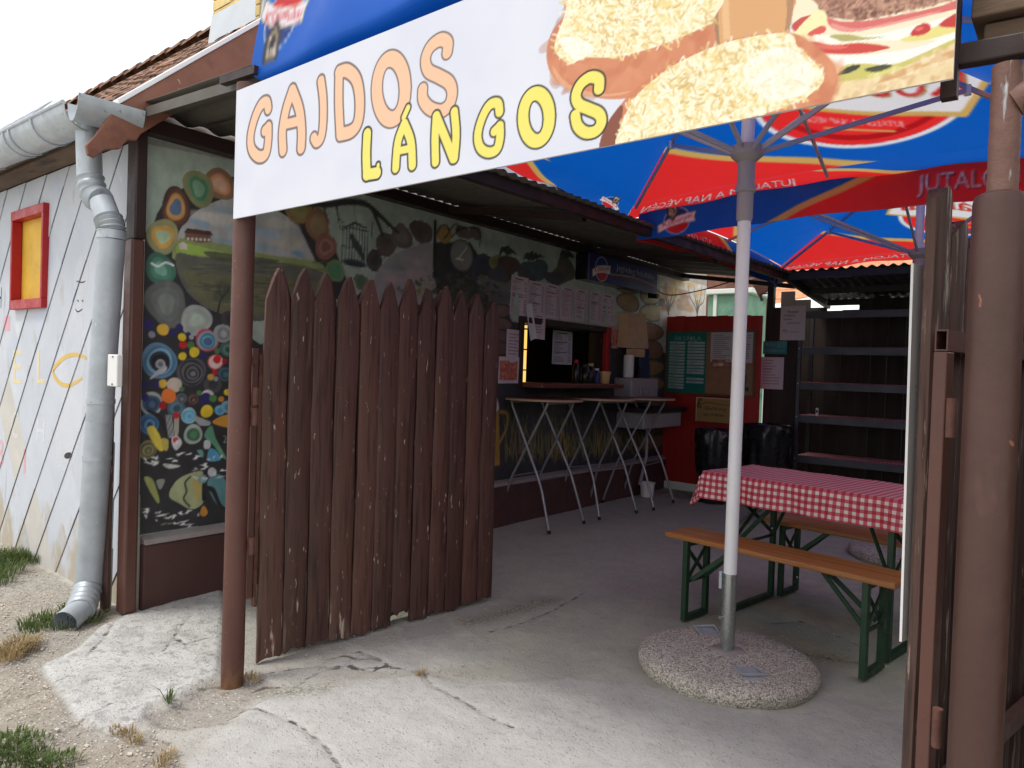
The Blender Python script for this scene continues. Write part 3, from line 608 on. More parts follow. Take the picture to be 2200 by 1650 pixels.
# verge board with carved tail, white trim
A_ = lambda y, d: (VX, y, RZ(y)-d)
vb = MB(); prof = [(1.60, -.034), (YR, -.034), (YR, .19), (1.72, .19), (1.70, .21), (1.655, .175), (1.62, .20), (1.58, .175), (1.545, .155), (1.50, .165), (1.47, .13), (1.46, .075), (1.50, .055)]
vb.prism([(VX+.0, y, RZ(y)-d) for y, d in prof], (.03, 0, 0)); vb.build('verge_board', M['fascia'], house, bevel=.004)
MB().prism([(VX-.03, y, RZ(y)+d) for y, d in ((1.60, .035), (1.60, .068), (YR, .068), (YR, .035))], (.07, 0, 0)).build('verge_trim', M['white_trim'], house, bevel=.004)
# gable above the lean-to, clad in the same white diamonds
gb = MB(); gb.prism([(XW-.02, 1.9, 2.62), (XW-.02, 6.3, 2.62), (XW-.02, 6.3, RZ(1.7)-.1), (XW-.02, YR, RZ(YR)-.1), (XW-.02, 1.9, RZ(1.9)-.1)], (-.12, 0, 0)); gable = gb.build('gable_wall', M['backing'], house)
diamond_tiles(2.9, 6.28, 2.95, 3.75, lambda x, z, d: (XW-.02+d, x, z), gable, 'gable_tile')
# chimney with zinc flashing behind the verge
ch = ony(486, 30, 2.9); chx, chy = -4.75, 3.05
chim = thing('chimney', 'pale yellow brick chimney with zinc flashing on the tiled roof', 'chimney', (chx, chy, RZ(chy)-.2))
MB().b2((chx-.30, chy-.30, RZ(2.7)-.2), (chx+.30, chy+.30, 4.85)).build('core', M['mortar'], chim)
bz = RZ(2.75)+.30; row = 0
bm_ = MB().box((0, 0, 0), (.235, .05, .066)).mesh('brick'); bm_.materials.append(M['brick_yellow'])
bm2 = MB().box((0, 0, 0), (.05, .235, .066)).mesh('brick'); bm2.materials.append(M['brick_yellow'])
zz = bz-.4
while zz < 4.85:
    for j in range(3):
        for face in (0, 1):
            o = bpy.data.objects.new('brick', bm_ if face == 0 else bm2); COL.objects.link(o); o.parent = chim
            k = -.245+.245*j+(.06 if row % 2 else -.06)*(1 if j == 1 else 0)
            o.location = Vector((chx+k, chy-.297, zz) if face == 0 else (chx+.297, chy+k, zz))-Vector(chim.location)
    zz += .077; row += 1
fl = MB(); yy0, yy1 = chy-.36, chy+.36
fl.hexa([(chx-.36, yy0, RZ(yy0)), (chx+.36, yy0, RZ(yy0)), (chx+.36, yy0+.03, RZ(yy0)+.02), (chx-.36, yy0+.03, RZ(yy0)+.02), (chx-.34, yy0+.02, RZ(yy0)+.26), (chx+.34, yy0+.02, RZ(yy0)+.26), (chx+.34, yy0+.04, RZ(yy0)+.26), (chx-.34, yy0+.04, RZ(yy0)+.26)])
fl.hexa([(chx+.33, yy0+.041, RZ(yy0)), (chx+.36, yy0+.041, RZ(yy0)), (chx+.36, yy1, RZ(yy1)), (chx+.33, yy1, RZ(yy1)), (chx+.33, yy0+.041, RZ(yy0)+.24), (chx+.345, yy0+.041, RZ(yy0)+.24), (chx+.345, yy1, RZ(yy1)+.2), (chx+.33, yy1, RZ(yy1)+.2)])
fl.build('flashing', M['zinc'], chim)
# gutter: half-round trough along the eaves, short return round the corner
gut = thing('rain_gutter', 'grey galvanised half-round gutter under the clay tile eaves', 'gutter', (-5, 1.55, 2.6))
def trough(mb, a, b, r, th=.006, n=12, endcap=False):
    a, b = Vector(a), Vector(b); d = (b-a).normalized(); sd_ = d.cross(Vector((0, 0, 1))).normalized(); ring = []
    for q in range(n+1):
        w = math.pi+math.pi*q/n; ring.append((math.cos(w), math.sin(w)))
    vv = []; K = n+1
    for e in (a, b):
        for rr in (r, r-th):
            for c_, s_ in ring: vv.append(e+sd_*c_*rr+Vector((0, 0, s_*rr)))
    fs = []
    for q in range(n): fs += [(q, q+1, 2*K+q+1, 2*K+q), (K+q, 3*K+q, 3*K+q+1, K+q+1), (q, K+q, K+q+1, q+1), (2*K+q, 2*K+q+1, 3*K+q+1, 3*K+q)]
    fs += [(0, 2*K, 3*K, K), (n, K+n, 3*K+n, 2*K+n)]
    mb.add(vv, fs)
    if endcap: mb.add([b+sd_*c_*r+Vector((0, 0, s_*r)) for c_, s_ in ring], [tuple(range(K))])
g1, g2_ = (-11., 1.545, 2.80), (-4.16, 1.545, 2.70)
mb = MB(); trough(mb, g1, g2_, .115); tub = [Vector(g1)+(Vector(g2_)-Vector(g1))*t_ for t_ in (0, 1)]
mb.tube([q+Vector((0, -.115, .004)) for q in tub], .011, 8); mb.build('trough', M['galv'], gut, smooth=40)
for xj in (-4.62, -4.98, -5.08, -5.62, -6.4):
    t_ = (xj+11)/(11-4.16); z_ = g1[2]+(g2_[2]-g1[2])*t_; mb = MB(); trough(mb, (xj-.012, 1.545, z_), (xj+.012, 1.545, z_), .122, .008); mb.build('joint_band', M['galv_dirty'], gut, smooth=40)
mb = MB(); trough(mb, (-4.045, 1.435, 2.70), (-4.005, 1.74, 2.692), .112, endcap=True); mb.build('corner_return', M['galv'], gut, smooth=40)
# downpipe
dp = thing('downpipe', 'grey zinc downpipe with ribbed elbows leaning on the house corner', 'downpipe', (-4.25, 1.6, 0))
pt = [onx(x, y, X) for x, y, X in ((190, 300, -4.30), (192, 350, -4.30), (198, 385, -4.30), (212, 425, -4.28), (232, 460, -4.25), (240, 490, -4.245), (240, 520, -4.245))]
# build from real positions: top outlet, elbow to the right, long straight run
T0, T1 = ony(190, 285, 1.575), ony(193, 385, 1.58); E1 = ony(228, 450, 1.60); S0 = ony(240, 500, 1.61); S1 = onz(190, 1272, .10); S1 = Vector((S1.x, S1.y, .12)); Z0 = onz(172, 1312, .06); Z1 = onz(140, 1338, .035)
def ribbed(pts, r, amp=.004, per=5):
    q = smooth_pts([tuple(p_) for p_ in pts], 10, False); return [Vector(x) for x in q], [r+amp*math.sin(i*2*math.pi/per*1.0) for i in range(len(q))]
MB().tube([T0+Vector((0, 0, .08)), T0, T1], .062, 20).build('outlet', M['galv'], dp, smooth=50)
q, rr = ribbed([T1+Vector((0, 0, .005)), T1*.66+E1*.34+Vector((-.012, 0, -.03)), E1*.72+T1*.28], .066, .006, 4); MB().tube(q, rr, 20).build('elbow', M['galv'], dp, smooth=60)
MB().tube([E1*.75+T1*.25, E1*.55+S0*.45], .061, 20).build('offset_pipe', M['galv_dirty'], dp, smooth=50)
q, rr = ribbed([E1*.6+S0*.4, E1*.25+S0*.75+Vector((.006, 0, 0)), S0], .065, .006, 4); MB().tube(q, rr, 20).build('elbow', M['galv'], dp, smooth=60)
MB().tube([S0+Vector((0, 0, .01)), S0-Vector((0, 0, .035))], .069, 20).build('collar', M['galv'], dp, smooth=50)
MB().tube([S0-Vector((0, 0, .03)), S0*.48+S1*.52], .0655, 20).build('upper_pipe', M['galv_dirty'], dp, smooth=50)
MB().tube([S0*.485+S1*.515, S1], .0675, 20).build('lower_pipe', M['galv_dirty'], dp, smooth=50)
for t_ in (.46, .62): c_ = S0*(1-t_)+S1*t_; MB().tube([c_+Vector((0, 0, .012)), c_-Vector((0, 0, .012))], .0705, 20).build('pipe_clip', M['galv'], dp, smooth=50)
q, rr = ribbed([S1+Vector((0, 0, .02)), S1*.5+Z0*.5, Z0], .07, .005, 4); MB().tube(q, rr, 20).build('shoe_elbow', M['galv'], dp, smooth=60)
MB().tube([Z0*.95+S1*.05, Z1], .062, 20, caps=False).build('shoe', M['galv_dirty'], dp, smooth=50)
# white box on the fence picket
c_ = ony(247, 796, 1.60); bx_ = thing('junction_box', 'small white junction box fixed beside the downpipe', 'box', c_)
MB().box(c_, (.115, .03, .165)).build('case', M['white_plastic'], bx_, bevel=.006)
for dz in (-.07, .07): MB().box(c_+Vector((.01, -.0165, dz)), (.008, .006, .008)).build('screw', M['screw'], bx_)
# corner post and single picket
cp_ = thing('corner_post', 'brown painted steel post at the corner of the painted wall', 'post', (-4.06, 1.755, 0))
MB().box((-4.065, 1.76, 1.02), (.10, .07, 2.04)).build('lower_tube', M['steel_brown'], cp_, bevel=.012)
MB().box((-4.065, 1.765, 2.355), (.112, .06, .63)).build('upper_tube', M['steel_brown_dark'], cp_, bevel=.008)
def picket_mesh(w, t_, h, tip=.15, seed=0, rag=.012, lean=0):
    """a board with a rounded face, uneven edges, a pointed head and a worn foot"""
    r0 = random.Random(seed); NU, NZ = 7, 12; mb = MB(); us = [-1, -.82, -.4, 0, .4, .82, 1]
    bot = [r0.uniform(0, rag) for _ in us]; off = r0.uniform(-.12, .12); edge_l = [r0.uniform(-.004, .003) for _ in range(NZ+1)]; edge_r = [r0.uniform(-.003, .004) for _ in range(NZ+1)]
    bow = r0.uniform(-.006, .006)
    def pt(i, k, side):
        u = us[i]; top = h-tip*max(0, abs(u-off)*1.08-.06)**1.15; z = bot[i]+(top-bot[i])*k/NZ
        x = u*w/2+(edge_l[k]*max(0, -u)+edge_r[k]*max(0, u))+lean*z+bow*math.sin(math.pi*k/NZ); cr = 1-.55*abs(u)**3
        return (x, side*t_/2*cr, z)
    for side in (-1, 1):
        b0 = len(mb.v); mb.v += [pt(i, k, side) for k in range(NZ+1) for i in range(NU)]
        for k in range(NZ):
            for i in range(NU-1):
                q = (b0+k*NU+i, b0+k*NU+i+1, b0+(k+1)*NU+i+1, b0+(k+1)*NU+i); mb.f.append(q if side < 0 else q[::-1])
    n = NU*(NZ+1)
    for k in range(NZ): mb.f += [(k*NU, (k+1)*NU, n+(k+1)*NU, n+k*NU), (k*NU+NU-1, n+k*NU+NU-1, n+(k+1)*NU+NU-1, (k+1)*NU+NU-1)]
    for i in range(NU-1): mb.f += [(i, n+i, n+i+1, i+1), (NZ*NU+i, NZ*NU+i+1, n+NZ*NU+i+1, n+NZ*NU+i)]
    me = mb.mesh('picket'); me.shade_smooth(); me.set_sharp_from_angle(angle=R(38)); return me
sp_ = thing('fence_picket', 'single weathered brown picket standing behind the downpipe', 'picket', (-4.185, 1.70, 0))
pm = picket_mesh(.085, .035, 1.78, .16, 3); o = obj('board', pm, M['paint_brown_old'], sp_)
bt = thing('broken_tile', 'loose broken white tile strip beside the downpipe base', 'tile', (-4.19, 1.75, .0))
for k, (z0_, z1_, xx) in enumerate(((.03, .33, -4.225), (.36, .60, -4.228), (.64, .92, -4.232))):
    MB().prism([(xx-.05, 1.742, z0_), (xx+.035, 1.735, z0_-.04), (xx+.045, 1.735, z1_), (xx-.03, 1.742, z1_+.03)], (0, -.006, 0)).build('shard', M['tile_white'], bt)
# ------------------------------------------------------------------ painted side wall with the serving hatch
PY0, PY1 = 1.83, 9.35
HY0, HY1, HZ0, HZ1 = 5.20, 6.80, 1.245, 1.905          # serving hatch opening
wl = MB()
for lo, hi in (((XW-.22, PY0, -.2), (XW-.003, HY0, 2.80)), ((XW-.22, HY1, -.2), (XW-.003, PY1, 2.80)), ((XW-.22, HY0, -.2), (XW-.003, HY1, HZ0)), ((XW-.22, HY0, HZ1), (XW-.003, HY1, 2.80))): wl.b2(lo, hi)
side = wl.build('side_wall', M['mortar'], house)
def mp(px, py): q = onx(px, py, XW); return (q.y, q.z)
def paint_mural(cv):
    def W(x, y, r): # pixel radius -> metres around a pixel
        a = mp(x-r, y); b_ = mp(x+r, y); c_ = mp(x, y-r); d = mp(x, y+r); return (b_[0]-a[0])/2, (c_[1]-d[1])/2
    def PL(l, col, alpha=1., sm=4): cv.poly([mp(*q) for q in l], col, alpha, sm)
    def ST(l, r, col, alpha=1., sm=4): k = mp(*l[len(l)//2]); cv.stroke([mp(*q) for q in l], [W(l[len(l)//2][0], l[len(l)//2][1], e)[1] for e in r] if hasattr(r, '__len__') else W(*l[len(l)//2], r)[1], col, alpha, sm)
    def BL(x, y, rx, ry, col, wob=0, seed=0, alpha=1., soft=None):
        c_ = mp(x, y); cv.blob(c_[0], c_[1], W(x, y, rx)[0], W(x, y, ry)[1], col, 0, alpha, soft, wob, seed)
    def AG(x, y, rx, ry, cols, seed, wob=.07):
        n = len(cols)
        for i, c_ in enumerate(cols):
            k = 1-i/n*.92; BL(x+(i*.7), y+i*.6, rx*k, ry*k, c_, wob+.03*i, seed+i*.13, 1, .16 if i else .06)
        for i in range(3): k = .9-.22*i; BL(x, y, rx*k, ry*k, tuple(min(255, v*1.18) for v in cols[min(i, n-1)]), wob+.03*i, seed+i*.2, .35, .1); BL(x, y, rx*(k-.05), ry*(k-.05), cols[min(i+(k < .7), n-1)], wob+.03*i, seed+i*.2, .8, .2)
    dark = (44, 44, 45)
    PL([(300, 1150), (300, 480), (330, 520), (380, 600), (470, 680), (560, 740), (760, 640), (860, 560), (940, 520), (1010, 520), (1060, 600), (1100, 690), (1440, 760), (1440, 990), (1055, 1037), (484, 1122)], dark, 1, 0)
    PL([(318, 620), (330, 480), (370, 420), (430, 390), (520, 380), (620, 400), (690, 470), (745, 600), (760, 660), (700, 640), (500, 690), (380, 660)], dark, 1)
    # landscape in the first opening
    arch = [(378, 543), (384, 500), (408, 466), (450, 438), (520, 420), (585, 446), (637, 482), (662, 528), (683, 571), (704, 610), (690, 640), (560, 690), (470, 672), (420, 644), (389, 602)]
    PL(arch, (158, 160, 156))
    for s_, (x, y, rx, ry, c_, al) in enumerate(((470, 470, 60, 14, (190, 186, 176), .8), (560, 500, 60, 12, (136, 160, 176), .7), (430, 480, 22, 8, (120, 150, 172), .7), (620, 520, 34, 12, (176, 166, 150), .8), (520, 525, 70, 10, (120, 150, 165), .6), (500, 455, 40, 8, (120, 146, 160), .5), (640, 545, 14, 6, (96, 140, 168), .8), (600, 480, 40, 10, (186, 180, 166), .6))): BL(x, y, rx, ry, c_, .2, s_, al, .6)
    PL([(381, 520), (400, 512), (470, 522), (540, 540), (610, 552), (690, 566), (705, 612), (560, 600), (385, 566)], (126, 140, 84))
    PL([(382, 525), (400, 522), (450, 535), (500, 545), (560, 552), (520, 556), (420, 548), (382, 545)], (142, 172, 72))
    PL([(379, 545), (430, 552), (520, 556), (640, 570), (700, 590), (690, 640), (560, 690), (470, 672), (420, 644), (388, 602)], (84, 86, 74))
    PL([(395, 580), (470, 590), (600, 596), (690, 610), (640, 640), (540, 680), (470, 668), (420, 636)], (92, 92, 66)); PL([(440, 540), (520, 548), (600, 560), (560, 566), (470, 560)], (70, 72, 60), .8)
    for i in range(70):
        x, y = rt.uniform(395, 690), rt.uniform(560, 660); ST([(x, y), (x+rt.uniform(15, 50), y+rt.uniform(-2, 5))], rt.uniform(.8, 2), rt.choice([(104, 104, 76), (66, 68, 58), (118, 116, 84), (58, 62, 52)]), .6, 0)
    PL([(398, 498), (412, 494), (452, 500), (454, 520), (430, 522), (398, 514)], (104, 72, 58), 1, 0); PL([(384, 524), (394, 519), (402, 526), (402, 536), (386, 535)], (196, 186, 172), 1, 0)
    for x in range(402, 452, 9): BL(x+2, 513+(x-400)*.05, 3, 3.4, (190, 184, 172))
    PL([(395, 500), (402, 490), (452, 497), (458, 506)], (66, 46, 40), 1, 0)
    ST([(468, 672), (474, 645), (486, 630), (492, 615)], [2, 1.2], (34, 34, 32)); [ST([(478, 640), (478+dx, 622+dy)], 1, (34, 34, 32)) for dx, dy in ((-8, -6), (8, -10), (14, 0), (-12, 4))]
    BL(480, 628, 24, 20, (58, 64, 52), .2, 3, .6, .5)
    # agates round the openings
    AG(473, 396, 33, 36, [(120, 90, 66), (188, 116, 66), (196, 138, 104), (204, 164, 138)], 1); AG(427, 405, 34, 38, [(120, 122, 84), (72, 124, 78), (60, 116, 84), (126, 160, 130)], 2)
    AG(378, 446, 33, 42, [(66, 48, 42), (196, 112, 48), (206, 150, 84), (52, 92, 140), (72, 120, 164)], 3); AG(350, 508, 33, 40, [(132, 134, 92), (196, 158, 74), (214, 150, 60), (150, 200, 172), (176, 214, 190)], 4)
    AG(345, 578, 31, 36, [(56, 96, 78), (84, 140, 112), (70, 124, 100), (116, 172, 146)], 5); ST([(326, 566), (340, 572), (356, 564), (372, 570)], 2.5, (222, 226, 222), .9)
    AG(358, 652, 48, 47, [(84, 88, 84), (104, 106, 102), (92, 98, 94), (116, 122, 114)], 6, .1); AG(422, 688, 35, 32, [(150, 156, 148), (108, 118, 110), (146, 160, 146), (166, 182, 164)], 7)
    AG(500, 705, 24, 20, [(130, 132, 128), (112, 116, 112), (140, 146, 140)], 8); AG(505, 690, 30, 22, [(60, 56, 52), (48, 46, 46)], 9)
    for s_, (x, y, rx, ry, cs) in enumerate(((640, 446, 30, 36, [(124, 100, 62), (150, 112, 62), (120, 118, 70)]), (683, 484, 28, 34, [(122, 88, 62), (150, 108, 70), (132, 112, 84)]), (700, 530, 24, 28, [(128, 84, 72), (112, 70, 62), (156, 112, 96), (108, 66, 60), (170, 138, 116)]), (720, 582, 20, 26, [(96, 120, 80), (54, 104, 72), (70, 124, 84)]),
        (776, 606, 16, 18, [(86, 102, 80), (72, 92, 70)]), (805, 560, 18, 23, [(62, 58, 56), (96, 92, 86), (50, 48, 48)]), (830, 525, 22, 27, [(78, 72, 68), (96, 84, 76), (74, 66, 64)]), (864, 509, 22, 27, [(86, 80, 76), (70, 64, 62), (104, 94, 88)]), (906, 498, 26, 24, [(78, 68, 64), (96, 80, 72), (72, 62, 60)]), (862, 490, 12, 10, [(92, 84, 78)]),
        (955, 504, 16, 20, [(138, 110, 56), (150, 116, 66)]), (996, 500, 18, 14, [(96, 88, 80)]), (1022, 500, 14, 14, [(88, 84, 78)]), (1040, 580, 28, 34, [(52, 56, 66), (44, 46, 52)]), (1066, 565, 14, 18, [(112, 110, 60), (96, 96, 58)]), (1048, 612, 24, 20, [(92, 96, 92), (80, 84, 80)]), (1084, 604, 20, 20, [(96, 98, 92), (84, 88, 82)]), (1075, 640, 26, 24, [(88, 88, 86), (76, 78, 76)]))):
        AG(x, y, rx, ry, cs, 20+s_)
    # second opening: dusk sky
    PL([(800, 615), (812, 580), (840, 550), (880, 532), (930, 525), (935, 600), (935, 640), (870, 660), (800, 650)], (138, 136, 136)); [BL(x, y, rx, 7, c_, .2, x, .7, .6) for x, y, rx, c_ in ((850, 575, 24, (112, 120, 122)), (890, 560, 26, (150, 146, 142)), (900, 590, 30, (160, 134, 132)), (850, 600, 30, (166, 140, 138)))]
    # branch with cage
    br = (50, 50, 48)
    ST([(655, 436), (700, 440), (745, 434), (785, 438), (815, 462), (842, 488), (856, 500)], [6, 7, 6, 3], br); ST([(800, 450), (812, 478), (822, 505)], [5, 5, 4], br); ST([(722, 440), (726, 462), (730, 490)], [4, 2, .8], br); ST([(696, 444), (702, 466), (708, 478)], [3, .8], br); ST([(801, 476), (799, 500), (797, 515)], [2, .7], br); ST([(830, 476), (833, 490)], [2, .7], br); ST([(728, 470), (738, 480)], [1.6, .6], br)
    ST([(763, 428), (763, 478)], 1.1, br, 1, 0)
    for i in range(11): x = 735+i*5.4; top = 480+abs(i-5)*.55*abs(i-5)*.9; ST([(763, 478), (763+(x-763)*.75, 482+abs(i-5)*1.1), (x, 492+(x-735)*.1), (x-1, 558+8*math.sqrt(max(0, 1-((i-5)/5.2)**2)))], .9, (36, 40, 38), 1, 3)
    cc = mp(762, 566); cv.blob(cc[0], cc[1], W(762, 566, 27)[0], W(762, 566, 8)[1], (44, 50, 54)); ST([(734, 527), (748, 532), (776, 534), (789, 536)], 1, (36, 40, 38)); ST([(734, 492), (762, 490), (790, 498)], 1, (36, 40, 38))
    PL([(752, 506), (758, 502), (764, 512), (776, 530), (784, 556), (782, 562), (770, 545), (758, 528)], (52, 60, 58))
    # post, clock and scrolls, painted climbing plants
    ST([(935, 476), (933, 594)], 4.6, (34, 34, 34), 1, 0); ST([(940, 500), (946, 486), (960, 484), (964, 500), (954, 512)], 1.6, (40, 38, 36)); ST([(966, 494), (978, 482), (986, 486), (982, 494)], 1.6, (40, 38, 36)); ST([(970, 510), (990, 492), (1020, 490), (1032, 505), (1030, 530)], 1.6, (40, 38, 36)); ST([(945, 540), (953, 560), (950, 580), (938, 584)], 2.2, (48, 42, 38))
    BL(993, 550, 27, 36, (54, 54, 52)); BL(992, 549, 24, 33, (104, 104, 98)); BL(992, 549, 21, 29, (112, 112, 106)); ST([(985, 556), (1003, 532)], 1, (208, 208, 200), 1, 0); ST([(980, 556), (996, 558)], 1.4, (208, 206, 196), 1, 0)
    for i in range(260):
        x = rt.gauss(985, 42); y = rt.gauss(635, 26)
        if y < 585: continue
        BL(x, y, rt.uniform(2, 6), rt.uniform(2, 5), rt.choice([(52, 58, 48), (62, 70, 50), (44, 50, 44), (70, 72, 56)]), .3, i, .8)
    for i in range(60): x = rt.uniform(880, 930); y = 640-(x-880)*.7+rt.gauss(0, 8); BL(x, y, 2.2, 2, rt.choice([(130, 122, 84), (150, 146, 110), (96, 98, 66)]), 0, i)
    # fruit and leaves above the hatch
    for x, y, c_ in ((1090, 575, (66, 52, 46)), (1150, 580, (58, 70, 74)), (1212, 584, (78, 76, 62))): BL(x, y, 26, 26, c_, .2, x); BL(x-20, y+14, 18, 18, (60, 62, 66), .2, x+1)
    for cx_, cy_, n_ in ((1090, 545, 14), (1146, 556, 22), (1215, 552, 20), (1300, 600, 8)):
        for i in range(n_): a_ = rt.uniform(0, 6.28); l_ = rt.uniform(12, 26); ST([(cx_, cy_), (cx_+l_*.6*math.cos(a_), cy_-abs(l_*.5*math.sin(a_))-3), (cx_+l_*math.cos(a_), cy_-l_*.4*math.sin(a_))], [2.6, 3.4, .7], rt.choice([(48, 56, 46), (60, 66, 52), (40, 46, 42)]))
    # painted stone courses round the hatch and to its right
    for i, (x, y, rx, ry, c_) in enumerate([(1076, 668+k*27, 22, 13, (92-4*k, 76-3*k, 66-2*k)) for k in range(5)]+[(1346, 612, 28, 18, (128, 104, 62)), (1350, 650, 24, 18, (122, 96, 56)), (1398, 634, 22, 19, (148, 136, 88)), (1400, 672, 22, 18, (160, 150, 104)), (1400, 712, 24, 18, (116, 84, 60)), (1402, 752, 24, 18, (106, 76, 56)), (1402, 790, 24, 16, (112, 92, 54)), (1402, 824, 24, 15, (108, 88, 52)), (1405, 880, 24, 16, (86, 70, 52)), (1405, 915, 24, 16, (80, 66, 50)), (1405, 950, 24, 14, (76, 64, 50))]):
        BL(x, y, rx+2, ry+2, (40, 38, 36), .05, i); BL(x, y, rx, ry, c_, .06, i, 1, .15); BL(x-3, y-4, rx*.6, ry*.5, tuple(v*1.12 for v in c_), .1, i, .6, .5)
    # autumn trees at the far end of the wall
    PL([(1418, 700), (1418, 590), (1530, 600), (1530, 700)], (196, 190, 176), 1, 0)
    for i in range(26): BL(rt.uniform(1420, 1512), rt.uniform(596, 668), rt.uniform(5, 16), rt.uniform(4, 12), rt.choice([(176, 134, 84), (190, 158, 96), (150, 104, 74), (206, 200, 186), (196, 148, 72)]), .25, i, .55, .5)
    for x, y in ((1498, 676), (1436, 676)): [ST([(x, y), (x+dx*.25, y-18), (x+dx*.8, y-rt.uniform(28, 40)), (x+dx, y-rt.uniform(45, 62))], [2., 1.3, .5], (74, 66, 60)) for dx in (-20, -6, 9, 17)]; ST([(x, y), (x, y-30)], 2, (74, 66, 60), 1, 0)
    # grasses, mug and bottles below the hatch
    for i in range(230):
        x = rt.uniform(1085, 1400); y = rt.uniform(975, 1005)-(x-1085)*.10; h_ = rt.uniform(30, 120)*(1 if x < 1230 else .6); k = rt.uniform(-16, 16)
        ST([(x, y), (x+k*.4, y-h_*.5), (x+k, y-h_)], [1.5, 1.3, .5], rt.choice([(142, 132, 62), (116, 112, 54), (96, 100, 56), (150, 118, 60), (70, 78, 54), (64, 62, 80)]), .85, 0)
    for i in range(60): BL(rt.uniform(1120, 1390), rt.uniform(860, 930), rt.uniform(4, 12), rt.uniform(4, 10), rt.choice([(52, 52, 66), (58, 56, 46), (48, 56, 52)]), .3, i, .7, .3)
    PL([(1040, 880), (1072, 882), (1074, 1000), (1040, 1004)], (142, 112, 44), 1, 0); ST([(1076, 885), (1090, 890), (1088, 920), (1074, 950)], 4, (132, 108, 52)); PL([(1045, 830), (1060, 838), (1072, 880), (1042, 880)], (176, 172, 170))
    # crowded circles of the near strip (measured on the photo enlarged 3.17 times)
    z = lambda zx, zy: (300+zx/3.173, 640+zy/3.173); navy, yel, red, grn = (42, 38, 84), (222, 190, 44), (190, 34, 40), (70, 112, 62)
    def CC(zx, zy, r, c_, seed=0, wob=.03): x, y = z(zx, zy); BL(x, y, r/3.173, r/3.173, c_, wob, zx+seed)
    def RG(zx, zy, r, cs, wob=.04):
        for i, c_ in enumerate(cs): CC(zx+i*1.5, zy+i*2, r*(1-i/len(cs)*.95), c_, i, wob)
    RG(135, 430, 122, [(84, 120, 146), (64, 100, 128), (110, 148, 170), (40, 50, 58), (30, 30, 32), (34, 34, 36), (30, 30, 32)]); ST([z(140, 450), z(165, 480), z(125, 510), z(75, 550)], [2, 7, 5, 1.5], (168, 172, 176)); CC(142, 452, 34, (150, 154, 158)); CC(142, 452, 18, (96, 98, 102))
    RG(355, 505, 98, [(74, 74, 76), (46, 46, 48), (88, 88, 90), (42, 42, 44), (92, 92, 94), (50, 50, 52), (110, 110, 112)]); RG(460, 290, 78, [(176, 70, 84), (128, 150, 160), (60, 108, 132), (92, 150, 158), (56, 92, 124), (84, 84, 140)])
    RG(570, 242, 64, [(140, 144, 142), (112, 118, 116), (150, 154, 152)]); RG(600, 350, 52, [(60, 92, 80), (84, 122, 106), (48, 74, 68)]); RG(585, 520, 50, [(58, 84, 94), (44, 64, 74), (70, 98, 108)]); RG(80, 720, 80, [(150, 154, 150), (52, 72, 92), (40, 58, 80), (62, 84, 108)]); RG(250, 750, 64, [(62, 88, 102), (80, 110, 122), (52, 72, 84)])
    RG(365, 690, 42, [(64, 48, 46), (98, 76, 72), (50, 38, 38), (110, 88, 82)]); RG(285, 685, 36, [(92, 96, 100), (64, 68, 72), (118, 122, 126)]); RG(65, 860, 70, [(60, 98, 134), (44, 76, 112), (80, 122, 150), (40, 62, 92)]); RG(500, 590, 60, [(66, 66, 68), (52, 52, 54)]); RG(335, 803, 54, [(140, 176, 190), (92, 156, 186), (112, 178, 206), (84, 146, 180)]); RG(548, 765, 36, [(96, 160, 190), (70, 130, 168)]); RG(600, 742, 44, [(110, 150, 168), (72, 118, 146)])
    ST([z(380, 815), z(420, 845), z(470, 855)], [4, 8, 5], (150, 156, 154)); RG(365, 930, 66, [(150, 162, 150), (60, 92, 70), (74, 118, 80)]); RG(55, 1035, 62, [(120, 112, 72), (78, 74, 54), (136, 128, 84), (84, 80, 58), (110, 118, 78)]); ST([z(80, 900), z(105, 945), z(140, 1010), z(150, 1030)], [9, 10, 8, 5], (206, 182, 64)); PL([z(150, 960), z(195, 970), z(190, 1040), z(160, 1030)], (176, 158, 72))
    ST([z(60, 770), z(130, 810), z(200, 920), z(225, 980)], [3, 5, 8, 4], (38, 36, 38)); [ST([z(180+k*9, 800), z(188+k*9, 870), z(200+k*8, 950)], 1.2, (140, 142, 140)) for k in range(5)]; PL([z(240, 790), z(268, 800), z(262, 940), z(236, 930)], (156, 150, 136)); CC(250, 800, 22, red); PL([z(222, 950), z(262, 945), z(290, 990), z(250, 1040), z(222, 1000)], (196, 190, 190)); CC(245, 968, 20, (176, 60, 66)); CC(262, 985, 18, (210, 208, 208))
    PL([z(440, 940), z(490, 870), z(520, 960), z(590, 1090), z(560, 1080), z(500, 1000)], (84, 140, 108)); PL([z(495, 845), z(560, 805), z(625, 800), z(620, 880), z(540, 870)], (206, 140, 52)); PL([z(460, 1100), z(475, 1030), z(520, 1040), z(555, 1100), z(490, 1115)], (74, 142, 176)); PL([z(440, 975), z(480, 975), z(478, 1025), z(440, 1025)], (186, 186, 186)); PL([z(460, 1190), z(490, 1155), z(525, 1180), z(500, 1230)], (178, 180, 182)); PL([z(390, 1040), z(430, 1040), z(430, 1090)], (98, 142, 134))
